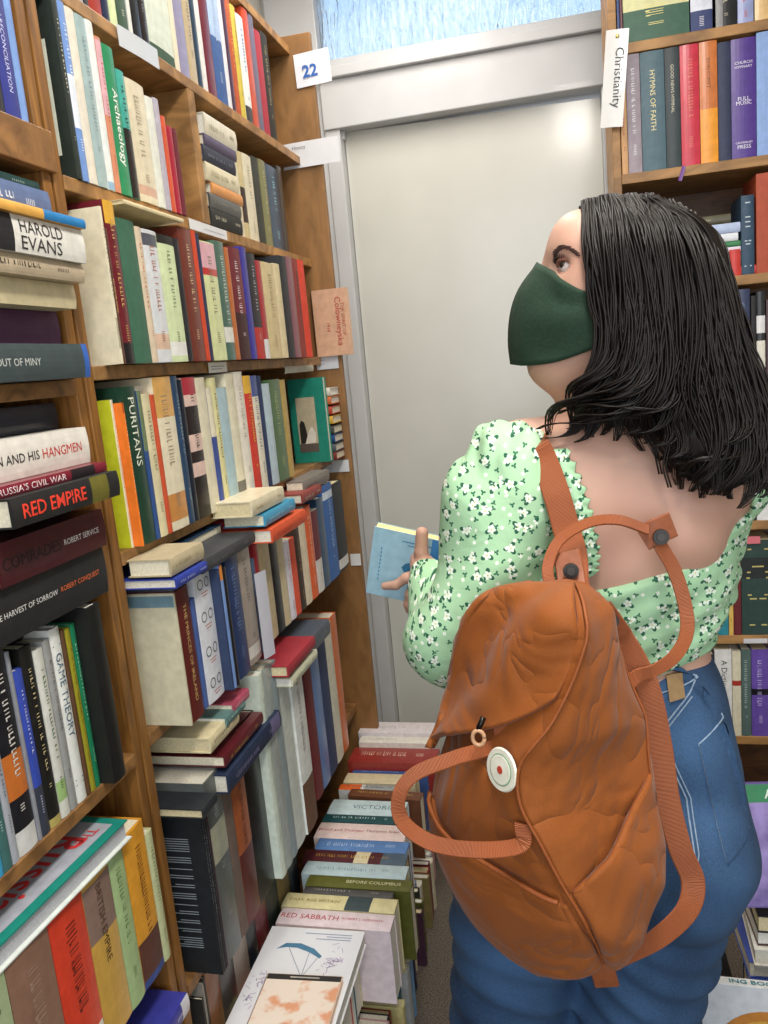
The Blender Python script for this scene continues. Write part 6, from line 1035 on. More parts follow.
# pocket on the right seat: a patch following the cloth
def clampj(p):
    p = np.array(p, float)
    for _ in range(30):
        yy = fj.surf(p[0], p[1])
        if yy and yy < 1.0: return p, yy
        p[0] -= .002
    return p, .99
def patch(name, quad, off, m, nu=12, nv=14, th=.0018):
    a, b, c, d = [np.array(q, float) for q in quad]; V = []; ok = []
    for o in (off, off-th*2):
        for j in range(nv+1):
            for i in range(nu+1):
                u, v = i/nu, j/nv; p = (a*(1-u)+b*u)*(1-v)+(d*(1-u)+c*u)*v; p, yy = clampj(p); yy = min(yy if yy else .985, .985); V.append((p[0], yy-o, p[1]))
    F = []; W_ = nu+1; S_ = W_*(nv+1)
    for j in range(nv):
        for i in range(nu): k = j*W_+i; F += [(k, k+1, k+W_+1, k+W_), (S_+k+W_, S_+k+W_+1, S_+k+1, S_+k)]
    for i in range(nu): F += [(i+S_, i+1+S_, i+1, i), (nv*W_+i, nv*W_+i+1, S_+nv*W_+i+1, S_+nv*W_+i)]
    for j in range(nv): F += [(j*W_, (j+1)*W_, S_+(j+1)*W_, S_+j*W_), (j*W_+nu+S_, (j+1)*W_+nu+S_, (j+1)*W_+nu, j*W_+nu)]
    return mesh_obj(name, V, F, m, person, smooth=False)
PKT = [(.131, .968), (.180, .988), (.190, .850), (.154, .836)]
patch('back_pocket', PKT, .004, DENIM)
stitch('pocket_stitching', [PKT[0], PKT[3], PKT[2]]); stitch('pocket_stitching', [PKT[0], PKT[1]], .0012); stitch('pocket_stitching', [(.134, .953), (.184, .971)], .0012)
stitch('yoke_seam', [(.060, .975), (.097, .997), (.125, 1.022), (.138, 1.040)], .0012); stitch('yoke_seam', [(.060, .969), (.097, .991), (.128, 1.018)], .0010)
stitch('seat_seam', [(.085, .985), (.097, .947), (.113, .905), (.117, .85), (.105, .80)], .0012); stitch('seat_seam', [(.090, .985), (.102, .947), (.118, .905), (.122, .85), (.110, .80)], .0010)
stitch('waistband_stitching', [(.0, 1.010), (.06, 1.020), (.12, 1.032), (.15, 1.038)], .0012)
patch('leather_patch', [(.098, 1.046), (.117, 1.049), (.119, 1.020), (.100, 1.017)], .005, mat('a08055', .6, .3, 80, .15), 4, 4)
patch('belt_loop', [(.140, 1.062), (.149, 1.064), (.150, 1.018), (.141, 1.016)], .006, DENIM, 3, 6)
# shoes
for x0 in (-.135, .035):
    S_ = Field((x0-.07, 1.0, 0), (x0+.07, 1.32, .12), .004); S_.cap((x0, 1.075, .048), (x0-.008, 1.24, .035), .047, .040, .03); S_.cap((x0, 1.08, .06), (x0, 1.08, .08), .045, .044, .02)
    xx, yy, zz = S_.grids(); S_.v = np.maximum(S_.v, .004-zz).astype(np.float32); V, F = nets(S_); mesh_obj('shoe', V, F.tolist(), mat('2a2a2c', .5), person, smooth=True)

# mask: a shaped cloth shell from the nose over the cheeks to the ears
MV, MF = [], []; nu, nv = 17, 16
topc = crom([(-.030, 1.05, 1.556), (-.018, 1.020, 1.546), (.000, 1.000, 1.528), (.022, .984, 1.512), (.046, .976, 1.505)], nu)
botc = crom([(-.071, 1.05, 1.436), (-.050, 1.018, 1.433), (-.018, 1.000, 1.434), (.012, .988, 1.441), (.044, .977, 1.452)], nu)
midc = crom([(-.067, 1.05, 1.500), (-.044, 1.014, 1.490), (-.012, .990, 1.484), (.018, .979, 1.482), (.046, .973, 1.480)], nu)
grid = []
for side in (0, 1):
    for i in range(nu):
        row = crom([topc[i], topc[i]*.5+midc[i]*.5+np.array([-.006 if i < 4 else -.001, 0, 0]), midc[i], midc[i]*.45+botc[i]*.55+np.array([-.003 if i < 5 else 0, 0, 0]), botc[i]], nv)
        if side: row = row*np.array([1, -1, 1])+np.array([0, 2.1, 0])
        grid.append(row)
def fval(f, p):
    q = (np.array(p)-f.lo)/f.h; i = q.astype(int); t = q-i; v = f.v[i[0]:i[0]+2, i[1]:i[1]+2, i[2]:i[2]+2]
    v = v[0]*(1-t[0])+v[1]*t[0]; v = v[0]*(1-t[1])+v[1]*t[1]; return v[0]*(1-t[2])+v[1]*t[2]
def push_out(f, p, d):
    p = np.array(p, float)
    for _ in range(6):
        c = fval(f, p)
        if c >= d: break
        e = .003; g = np.array([fval(f, p+e*np.eye(3)[k])-fval(f, p-e*np.eye(3)[k]) for k in range(3)]); p = p+g/(np.linalg.norm(g)+1e-9)*(d-c)
    return p
for r_ in grid:
    for j in range(nv): r_[j] = push_out(B, r_[j], .0045)
for g_ in (0, nu):
    for i in range(nu):
        for j in range(nv): MV.append(tuple(grid[g_+i][j]))
for s in (0, 1):
    for i in range(nu-1):
        for j in range(nv-1):
            k = s*nu*nv+i*nv+j; q = (k, k+1, k+nv+1, k+nv); MF.append(q if not s else q[::-1])
MG = mat('12321f', .8, .25, 260, .12)
mk = mesh_obj('face_mask', MV, MF, MG, person, smooth=True)
md = mk.modifiers.new('cloth', 'SOLIDIFY'); md.thickness = .003; md.offset = 0
for s in (1, -1):
    P = crom([(.044, .978, 1.455), (.058, .974, 1.455), (.075, .970, 1.475), (.085, .970, 1.50), (.075, .972, 1.53), (.055, .974, 1.52), (.044, .978, 1.503)], 30)
    if s < 0: P = P*np.array([1, -1, 1])+np.array([0, 2.1, 0])
    V, F = tube(P, .0032, 6); mesh_obj('ear_loop', V, F, MG, mk, smooth=True)
# eyes, lashes, brows
def ball(name, c, r, m, parent, sc=(1, 1, 1)):
    bm = bmesh.new(); bmesh.ops.create_uvsphere(bm, u_segments=20, v_segments=12, radius=r)
    for v in bm.verts: v.co = Vector((v.co.x*sc[0]+c[0], v.co.y*sc[1]+c[1], v.co.z*sc[2]+c[2]))
    me = bpy.data.meshes.new(name); bm.to_mesh(me); bm.free(); me.materials.append(m)
    for p in me.polygons: p.use_smooth = True
    o = bpy.data.objects.new(name, me); COL.objects.link(o); o.parent = parent; return o
for s in (-1, 1):
    cx, cyy, cz = .0060, 1.05+s*.0310, 1.5445
    e_ = ball('eye', (cx, cyy, cz), .0118, mat('cbbfb8', .2, 0, 60, .02), person)
    d = Vector((-.72, s*.62, .30)).normalized()
    ball('iris', tuple(Vector((cx, cyy, cz))+d*.0085), .0052, mat('2a1c14', .1, 0, 60, .02), e_)
    # lids
    V, F = tube(crom([(cx-.0125, cyy-s*.006, cz+.002), (cx-.0108, cyy+s*.004, cz+.0075), (cx-.002, cyy+s*.0115, cz+.0072), (cx+.0085, cyy+s*.0118, cz-.001)], 14), [.0030]*14, 6); mesh_obj('eyelid', V, F, mat('8a5a4c', .5, 0, 60, .03), person, smooth=True)
    V, F = tube(crom([(cx-.0125, cyy-s*.004, cz-.003), (cx-.008, cyy+s*.006, cz-.0075), (cx+.001, cyy+s*.0112, cz-.006), (cx+.0085, cyy+s*.0118, cz-.0015)], 14), [.0016]*14, 6); mesh_obj('eyelid', V, F, mat('c08f80', .5, 0, 60, .03), person, smooth=True)
    LV, LF = [], []
    for i in range(16):
        t = i/15; p0 = crom([(cx-.0128, cyy-s*.004, cz+.003), (cx-.0105, cyy+s*.006, cz+.0085), (cx+.006, cyy+s*.0125, cz+.003)], 16)[i]
        tube([p0, p0+np.array([-.004+.003*t, s*.003, .003]), p0+np.array([-.006+.006*t, s*.006, .0065])], [.0006, .0005, .0002], 4, True, LV, LF)
    mesh_obj('eyelashes', LV, LF, mat('120d0b', .5), person)
    BV, BF = [], []; rr = random.Random(4)
    for i in range(170):
        t = rr.random(); c = crom([(-.0110, 1.05+s*.018, 1.562), (-.004, 1.05+s*.030, 1.5675), (.005, 1.05+s*.041, 1.566), (.017, 1.05+s*.049, 1.556)], 41)[int(t*40)]
        yy_ = B.surf(c[0], c[2], .9) or c[1]; c = np.array([c[0], yy_ if s < 0 else 2.1-yy_, c[2]]); c = c+np.array([rr.uniform(-.001, .001)-.001, -s*.0+s*.001, rr.uniform(-.0030, .0030)*(1-t*.6)-.002])
        tube([c, c+np.array([.004, s*.003, .0005-.002*t])], [.0005, .0003], 4, True, BV, BF)
    mesh_obj('eyebrow', BV, BF, mat('4a332c', .8), person)

# hair
HAIR = bpy.data.materials.new('dark_hair'); HAIR.use_nodes = True; _n = HAIR.node_tree; _b = _n.nodes['Principled BSDF']
_t = _n.nodes.new('ShaderNodeTexCoord'); _m = _n.nodes.new('ShaderNodeMapping'); _m.inputs['Scale'].default_value = (1, 1, .12); _w = _n.nodes.new('ShaderNodeTexNoise'); _w.inputs['Scale'].default_value = 260
_n.links.new(_t.outputs['Object'], _m.inputs[0]); _n.links.new(_m.outputs[0], _w.inputs['Vector'])
_r = _n.nodes.new('ShaderNodeValToRGB'); _n.links.new(_w.outputs['Fac'], _r.inputs[0]); _r.color_ramp.elements[0].color = lin('060505'); _r.color_ramp.elements[1].color = lin('221a16')
_n.links.new(_r.outputs[0], _b.inputs['Base Color']); _b.inputs['Roughness'].default_value = .42; _b.inputs['Specular IOR Level'].default_value = .3
Hf = Field((-.06, .86, 1.24), (.27, 1.24, 1.66), .0045)
Hf.ell((.092, 1.05, 1.528), (.089, .080, .081), .01); Hf.cap((.115, 1.05, 1.50), (.140, 1.01, 1.37), .072, .062, .03)
Hf.ell((.155, .985, 1.335), (.055, .05, .055), .02); Hf.cap((.07, .985, 1.46), (.055, .98, 1.40), .026, .026, .02); Hf.cap((.07, 1.115, 1.46), (.055, 1.12, 1.40), .026, .026, .02)
x, y, z = Hf.grids(); Hf.v = np.maximum(Hf.v, (.030+np.clip(1.60-z, 0, 1)*.12-.20*np.abs(y-1.05)*(z > 1.55))-x).astype(np.float32)
Hf.v = (Hf.v+.0016*np.sin(420*(y+.4*x)+6*np.sin(9*z))).astype(np.float32)
V1, F1 = nets(Hf); V1 = [tuple(v) for v in V1]; F1 = [tuple(q) for q in F1.tolist()]
KEY = {0.: [(.028, 1.035, 1.619), (.030, .980, 1.565), (.036, .966, 1.49), (.036, .960, 1.43), (.004, .962, 1.385), (-.046, .985, 1.362)],
 .15: [(.045, 1.038, 1.621), (.048, .970, 1.572), (.058, .955, 1.50), (.060, .950, 1.44), (.040, .952, 1.395), (.004, .965, 1.364)],
 .35: [(.065, 1.04, 1.620), (.074, .964, 1.575), (.084, .948, 1.50), (.084, .940, 1.43), (.072, .938, 1.39), (.058, .945, 1.362)],
 .6: [(.10, 1.045, 1.614), (.112, .966, 1.568), (.122, .946, 1.49), (.126, .935, 1.41), (.132, .928, 1.34), (.130, .932, 1.292)],
 .85: [(.13, 1.045, 1.600), (.145, .985, 1.553), (.160, .962, 1.48), (.172, .950, 1.40), (.186, .942, 1.33), (.172, .942, 1.278)],
 1.15: [(.115, 1.06, 1.610), (.160, 1.07, 1.572), (.180, 1.06, 1.50), (.188, 1.03, 1.42), (.200, 1.0, 1.35), (.185, .99, 1.29)], 1.3: [(.090, 1.085, 1.612), (.135, 1.115, 1.565), (.165, 1.105, 1.49), (.175, 1.075, 1.42), (.185, 1.04, 1.35), (.175, 1.03, 1.30)],
 1.: [(.150, 1.05, 1.585), (.172, 1.02, 1.53), (.183, 1.0, 1.46), (.198, .985, 1.395), (.210, .975, 1.33), (.195, .97, 1.285)]}
ks = sorted(KEY); rh = random.Random(21)
def keypath(s):
    for i in range(len(ks)-1):
        if ks[i] <= s <= ks[i+1]:
            t = (s-ks[i])/(ks[i+1]-ks[i]); return (1-t)*np.array(KEY[ks[i]])+t*np.array(KEY[ks[i+1]])
NP = 34
for c in range(165):
    far = c % 3 == 2; s = ((c*0.618) % 1.)*1.3; base = crom(keypath(s), NP); depth = rh.uniform(0, 1)**2*.03
    inward = (np.array([.10, 1.05, 0])-base)*np.array([1, 1, 0]); base = base+inward*(depth/.1)*.8
    ph = rh.uniform(0, 6.28); amp = rh.uniform(.010, .026); fr_ = rh.uniform(8, 14); ln = rh.uniform(.86, 1.04)
    tt = np.linspace(0, 1, NP); a = amp*np.clip((tt-.36)*1.8, 0, 1)**1.1*(.6+.4*tt)+.0015*(c % 4)
    base = base+np.stack([a*np.sin(fr_*tt+ph), a*.6*np.cos(fr_*tt+ph), a*.6*np.sin(fr_*tt*1.3+ph)], 1)
    nst = 18
    for q in range(nst):
        oa = rh.uniform(0, 6.28); orr = rh.uniform(.15, 1)*.0145
        sp_ = .2+.8*np.sin(np.pi*np.clip(tt*.9+.1, 0, 1))**.6; off = np.stack([np.cos(oa)*orr*sp_, np.sin(oa)*orr*.6*sp_, np.zeros(NP)], 1)
        P = base+off; P = P+np.stack([.0012*np.sin(17*tt+q), .001*np.cos(19*tt+q), 0*tt], 1)
        P[:, 2] += (1-ln)*.1*tt*(-1)
        if far: P = P*np.array([1, -1, 1])+np.array([0, 2.1, 0])
        rad = .0015*np.clip(1.15-tt**3, .25, 1)
        tube(P, rad, 4, True, V1, F1)
# two loose wisps on the bare back
for pts in ([(.075, .955, 1.40), (.078, .95, 1.36), (.088, .948, 1.33), (.094, .95, 1.30)], [(.10, .95, 1.38), (.104, .947, 1.34), (.098, .945, 1.31), (.103, .945, 1.285)]):
    for d in (0, .003): tube(crom(pts, 16)+np.array([d, 0, 0]), .0011, 5, True, V1, F1)
mesh_obj('hair', V1, F1, HAIR, person, smooth=True)

# the paperback in her hand
hb = empty('book', Matrix.Translation((-.353, 1.274, 1.074)) @ Matrix.Rotation(math.radians(15), 4, 'Y') @ Matrix.Rotation(math.radians(10), 4, 'X'))
tag(hb, 'pale blue paperback with a small drawing held in her left hand', 'book', None)
bw, bh = .146, .124
boxes('cover', [((0, 0, 0), (bw, .0012, bh)), ((0, .0188, 0), (bw, .02, bh)), ((bw-.001, 0, 0), (bw, .02, bh))], mat('9cc3d4', .35, .05), hb)
boxes('pages', [((.002, .0012, .001), (bw-.001, .0188, bh-.001))], mat('f2d998', .8, .3, 300, .08), hb)
mesh_obj('cover_panel', [(.098, -.0003, .001), (.145, -.0003, .001), (.145, -.0003, .123), (.098, -.0003, .123)], [(0, 1, 2, 3)], mat('2f7cba', .35, .05), hb)
def lathe2(prof, cx, zc):  # flat printed figure
    V = [(cx+x_, -.0004, zc+z_) for x_, z_ in prof] + [(cx-x_, -.0004, zc+z_) for x_, z_ in prof]; n = len(prof)
    return V, [(i, i+n, i+n+1, i+1) for i in range(n-1)]
V, F = lathe2([(.003, .034), (.005, .028), (.004, .022), (.014, .018), (.020, .010), (.016, .004), (.010, .0), (.018, -.003)], .074, .052)
mesh_obj('cover_drawing', V, F, mat('2f6f96', .4, 0), hb)
V, F = [], []
for i in range(9): o = len(V); V += [(.016, -.0004, .03+i*.007), (.018, -.0004, .03+i*.007), (.018, -.0004, .034+i*.007), (.016, -.0004, .034+i*.007)]; F.append((o, o+1, o+2, o+3))
for i, w_ in enumerate((.05, .03)): o = len(V); V += [(.074-w_/2, -.0004, .108-i*.006), (.074+w_/2, -.0004, .108-i*.006), (.074+w_/2, -.0004, .110-i*.006), (.074-w_/2, -.0004, .110-i*.006)]; F.append((o, o+1, o+2, o+3))
mesh_obj('title', V, F, mat('4a8ab0', .4, 0), hb)

# ---------------------------------------------------------------- the backpack
def canvas_mat(name, c1, c2, fine=900, crease=.6):
    m = bpy.data.materials.new(name); m.use_nodes = True; n = m.node_tree; b = n.nodes['Principled BSDF']; N = n.nodes.new; Lk = n.links.new
    t = N('ShaderNodeTexCoord'); a = N('ShaderNodeTexNoise'); a.inputs['Scale'].default_value = 9; a.inputs['Detail'].default_value = 2; a.inputs['Distortion'].default_value = .9; Lk(t.outputs['Object'], a.inputs['Vector'])
    w_ = N('ShaderNodeTexNoise'); w_.inputs['Scale'].default_value = fine; Lk(t.outputs['Object'], w_.inputs['Vector'])
    r = N('ShaderNodeValToRGB'); Lk(w_.outputs['Fac'], r.inputs[0]); r.color_ramp.elements[0].position = .3; r.color_ramp.elements[0].color = lin(c1); r.color_ramp.elements[1].position = .7; r.color_ramp.elements[1].color = lin(c2)
    Lk(r.outputs[0], b.inputs['Base Color']); b.inputs['Roughness'].default_value = .68; b.inputs['Specular IOR Level'].default_value = .3; b.inputs['Sheen Weight'].default_value = .1
    ad = N('ShaderNodeMath'); ad.operation = 'MULTIPLY_ADD'; Lk(w_.outputs['Fac'], ad.inputs[0]); ad.inputs[1].default_value = .02; Lk(a.outputs['Fac'], ad.inputs[2])
    bu = N('ShaderNodeBump'); cr1 = N('ShaderNodeMath'); cr1.operation = 'MULTIPLY_ADD'; Lk(a.outputs['Fac'], cr1.inputs[0]); cr1.inputs[1].default_value = 2; cr1.inputs[2].default_value = -1
    cr2 = N('ShaderNodeMath'); cr2.operation = 'ABSOLUTE'; Lk(cr1.outputs[0], cr2.inputs[0]); cr3 = N('ShaderNodeMath'); cr3.operation = 'POWER'; Lk(cr2.outputs[0], cr3.inputs[0]); cr3.inputs[1].default_value = .7
    cr4 = N('ShaderNodeMath'); cr4.operation = 'MULTIPLY_ADD'; Lk(w_.outputs['Fac'], cr4.inputs[0]); cr4.inputs[1].default_value = .015; Lk(cr3.outputs[0], cr4.inputs[2])
    bu.inputs['Strength'].default_value = crease; bu.inputs['Distance'].default_value = .014; Lk(cr4.outputs[0], bu.inputs['Height']); Lk(bu.outputs[0], b.inputs['Normal']); return m
def web_mat():
    m = bpy.data.materials.new('webbing'); m.use_nodes = True; n = m.node_tree; b = n.nodes['Principled BSDF']; N = n.nodes.new; Lk = n.links.new
    u = N('ShaderNodeUVMap'); s = N('ShaderNodeSeparateXYZ'); Lk(u.outputs[0], s.inputs[0])
    f_ = N('ShaderNodeMath'); f_.operation = 'MULTIPLY'; Lk(s.outputs[1], f_.inputs[0]); f_.inputs[1].default_value = 4200
    q = N('ShaderNodeMath'); q.operation = 'SINE'; Lk(f_.outputs[0], q.inputs[0])
    r = N('ShaderNodeValToRGB'); Lk(q.outputs[0], r.inputs[0]); r.color_ramp.elements[0].color = lin('95502a'); r.color_ramp.elements[1].color = lin('a85a30')
    Lk(r.outputs[0], b.inputs['Base Color']); b.inputs['Roughness'].default_value = .6
    bu = N('ShaderNodeBump'); bu.inputs['Strength'].default_value = .5; bu.inputs['Distance'].default_value = .001; Lk(q.outputs[0], bu.inputs['Height']); Lk(bu.outputs[0], b.inputs['Normal']); return m
CANVAS = canvas_mat('ochre_canvas', '884716', '98541c'); WEB = web_mat(); LEATHER = mat('8a4a26', .5, .3, 120, .12); STEEL = mat('2c2a28', .3, .05, 60, .05, metal=.9); PIPE = mat('8f4a18', .6, .2, 200, .1)
ROWS_ = [  # left corner, near ridge, right corner, back of each section, top to bottom
 ((-0.0279, 0.8400, 1.2105), (-0.0122, 0.8300, 1.2140), (0.0110, 0.8450, 1.2046), (-0.0042, 0.8500, 1.2069)),
 ((-0.0612, 0.8300, 1.2055), (-0.0015, 0.7900, 1.2137), (0.0245, 0.8450, 1.1856), (-0.0161, 0.9000, 1.1812)),
 ((-0.1038, 0.8400, 1.1856), (0.0031, 0.7600, 1.2007), (0.0328, 0.8450, 1.1612), (-0.0229, 0.9050, 1.1561)),
 ((-0.1279, 0.8500, 1.1411), (0.0034, 0.7450, 1.1730), (0.0428, 0.8450, 1.1299), (-0.0363, 0.9100, 1.1182)),
 ((-0.1421, 0.8600, 1.0896), (-0.0075, 0.7350, 1.1381), (0.0537, 0.8450, 1.0892), (-0.0442, 0.9000, 1.0729)),
 ((-0.1563, 0.8600, 1.0404), (-0.0308, 0.7300, 1.0975), (0.0633, 0.8400, 1.0505), (-0.0521, 0.8900, 1.0276)),
 ((-0.1743, 0.8600, 0.9924), (-0.0623, 0.7300, 1.0595), (0.0688, 0.8350, 1.0117), (-0.0600, 0.8800, 0.9822)),
 ((-0.1859, 0.8500, 0.9465), (-0.0664, 0.7250, 1.0187), (0.0732, 0.8300, 0.9681), (-0.0567, 0.8750, 0.9343)),
 ((-0.1800, 0.8400, 0.8962), (-0.0466, 0.7200, 0.9745), (0.0765, 0.8250, 0.9218), (-0.0534, 0.8700, 0.8860)),
 ((-0.1609, 0.8300, 0.8484), (-0.0270, 0.7200, 0.9280), (0.0738, 0.8200, 0.8796), (-0.0441, 0.8600, 0.8413)),
 ((-0.1325, 0.8200, 0.8058), (-0.0096, 0.7250, 0.8891), (0.0621, 0.8150, 0.8461), (-0.0340, 0.8550, 0.8130)),
 ((-0.0946, 0.8100, 0.7781), (0.0029, 0.7400, 0.8523), (0.0419, 0.8100, 0.8140), (-0.0240, 0.8500, 0.7848)),
 ((-0.0658, 0.8000, 0.7647), (0.0073, 0.7650, 0.8147), (0.0261, 0.8050, 0.7932), (-0.0191, 0.8300, 0.7751)),
 ((-0.0501, 0.7900, 0.7672), (0.0018, 0.7900, 0.7823), (0.0106, 0.7950, 0.7863), (-0.0174, 0.8100, 0.7712))]
R_ = np.array(ROWS_)             # rows x 4 x 3
def bag_ring(v):                 # v in 0..1 down the bag
    q = crom(R_.reshape(len(R_), 12), 2001)[int(round(v*2000))].reshape(4, 3); return q
_dense = crom(R_.reshape(len(R_), 12), 401).reshape(401, 4, 3)
def corners(v): i = min(max(v, 0), 1)*400; a = int(min(i, 399)); t = i-a; return _dense[a]*(1-t)+_dense[a+1]*t
def bag_pt(v, u):                # u 0..1 front panel, 1..2 side panel, 2..3 and 3..4 the back
    c = corners(v); u = u % 4; i = int(u); t = u-i; a, b = c[i], c[(i+1) % 4]
    p = a*(1-t)+b*t; cen = c.mean(0); out = p-cen; out[2] = 0; L = np.linalg.norm(out)+1e-9; out /= L
    bul = [.010, .009, .012, .012][i]*math.sin(math.pi*t)*min(1, 9*v, 9*(1-v))
    rnd = -.003*(math.exp(-(t/.09)**2)+math.exp(-((1-t)/.09)**2))*(1 if L > .02 else 0)
    f_ = 0
    if i < 2:
        x_, z_ = u*.12, v*.4
        m_ = min(1, 8*v, 8*(1-v))
        f_ = m_*(.0060*(.5-abs(math.sin(17*(z_+1.1*x_)+1.4*math.sin(11*z_-9*x_))))+.0040*(.5-abs(math.sin(31*(z_-.7*x_)+2*math.sin(15*z_+5*x_)+1)))+.0022*math.sin(30*x_*2+26*z_))
        if i == 0: f_ += m_*.003*(.5-abs(math.sin(26*(z_-.8*x_)+1.5*math.sin(20*x_))))
    return p+out*(bul+rnd+f_)
def bag_nrm(v, u):
    e = .012; a = bag_pt(min(v+e, 1), u)-bag_pt(max(v-e, 0), u); b = bag_pt(v, u+e*2)-bag_pt(v, u-e*2); n = np.cross(a, b); n /= np.linalg.norm(n)+1e-12
    c = corners(v).mean(0); 
    return n if n@(bag_pt(v, u)-c) > 0 else -n
bag = empty('backpack', Matrix.Translation((-.04, .82, .98))); tag(bag, 'burnt orange canvas backpack hanging from one strap on the shopper\'s back', 'backpack')
def bobj(name, V, F, m, parent=None, smooth=True):
    par = parent or bag; o = mesh_obj(name, [tuple(np.array(v)-np.array(bag.location)) for v in V], F, m, par, smooth=smooth); return o
nv_, nu_ = 110, 112; V, F = [], []
for j in range(nv_+1):
    for i in range(nu_): V.append(bag_pt(j/nv_, i/nu_*4))
for j in range(nv_):
    for i in range(nu_): i2 = (i+1) % nu_; F.append((j*nu_+i, (j+1)*nu_+i, (j+1)*nu_+i2, j*nu_+i2))
F.append(tuple(range(nu_))); F.append(tuple(nv_*nu_+i for i in range(nu_))[::-1])
bobj('main_compartment', V, F, CANVAS)
def sheet(name, u0, u1, vt, vb, off, m, nu=40, nv=40, th=.002, puff=0., parent=None, lift=None):   # vt, vb: functions of s in 0..1 giving the top and bottom edges
    V, F = [], []
    for layer in (0, 1):
        for j in range(nv+1):
            for i in range(nu+1):
                s = i/nu; t = j/nv; u = u0+(u1-u0)*s; v = vt(s)*(1-t)+vb(s)*t
                o = off+puff*.7*(math.sin(math.pi*min(max(s, 0), 1))**.6)*(math.sin(math.pi*min(t, 1))**.6)+(lift(s, t) if lift else 0)
                V.append(bag_pt(v, u)+bag_nrm(v, u)*(o-layer*th-(0.004 if layer else 0)))
    W_ = nu+1; S_ = W_*(nv+1)
    for j in range(nv):
        for i in range(nu): k = j*W_+i; F += [(k, k+W_, k+W_+1, k+1), (S_+k, S_+k+1, S_+k+W_+1, S_+k+W_)]
    for i in range(nu): F += [(i, i+1, i+1+S_, i+S_), (nv*W_+i+S_, nv*W_+i+1+S_, nv*W_+i+1, nv*W_+i)]
    for j in range(nv): F += [(j*W_+S_, (j+1)*W_+S_, (j+1)*W_, j*W_), (j*W_+nu, (j+1)*W_+nu, (j+1)*W_+nu+S_, j*W_+nu+S_)]
    return bobj(name, V, F, m, parent)
def bline(name, pts, r, m, off=.002, n=40, parent=None):
    P = crom([(a, b, 0) for a, b in pts], n); V, F = tube([bag_pt(a, b)+bag_nrm(a, b)*off for a, b, _ in P], r, 6); return bobj(name, V, F, m, parent)
# top flap folding over the opening, its hem dropping to the left
sheet('top_flap', -.12, .93, lambda s: .06, lambda s: .435-.10*s+.03*math.sin(3*s), .006, CANVAS, lift=lambda s, t: .024*t*t*(1-s)+.008*math.sin(3.14*t)*math.sin(8*s+4*t))
# lower front pocket
sheet('front_pocket', -.10, .95, lambda s: .52+.20*s, lambda s: .93+.02*s, .003, CANVAS, puff=.016)
bline('pocket_zip', [(.53, -.05), (.56, .2), (.61, .45), (.66, .7), (.705, .93)], .0028, PIPE, .008)
# side pocket with a slanting open mouth
sheet('side_pocket', 1.04, 1.97, lambda s: .70-.21*s, lambda s: .965, .003, CANVAS, puff=.010, lift=lambda s, t: .016*(1-t)**3*math.sin(math.pi*s))
bline('piping', [(.06, 1.0), (.2, 1.0), (.35, 1.0), (.5, 1.0), (.65, 1.0), (.8, 1.0), (.95, 1.0)], .0019, PIPE, .003, 80)
bline('piping', [(.05, 1.97), (.25, 1.97), (.5, 1.97), (.75, 1.97), (.95, 1.97)], .0016, PIPE, .0015, 60)
# round badge next to the ridge
bc = bag_pt(.475, .86)+bag_nrm(.475, .86)*.004; bn = bag_nrm(.475, .86)
def disc(name, c, n, r, th, m, parent=None, seg=32, r_in=0):
    n = np.array(n, float)/np.linalg.norm(n); a = np.cross(n, [0, 0, 1.]); a /= np.linalg.norm(a)+1e-9; b = np.cross(n, a); V = []; c = np.array(c)
    for k in (0, 1):
        for i in range(seg): t = 2*math.pi*i/seg; V.append(c+n*th*k+(a*math.cos(t)+b*math.sin(t))*r*(1 if not k else .94))
    F = [tuple(range(seg)), tuple(seg+i for i in range(seg))[::-1]]+[(i, seg+i, seg+(i+1) % seg, (i+1) % seg) for i in range(seg)]
    return bobj(name, V, [f[::-1] for f in F], m, parent, smooth=False)
bd = disc('round_badge', bc, bn, .022, .002, mat('e6e4d2', .5, .05))
disc('badge_ring', bc+bn*.0021, bn, .016, .0003, mat('7fa884', .5, 0), bd); disc('badge_ring', bc+bn*.0026, bn, .0148, .0003, mat('e6e4d2', .5, 0), bd); disc('badge_mark', bc+bn*.0031, bn, .004, .0003, mat('b8402c', .5, 0), bd)
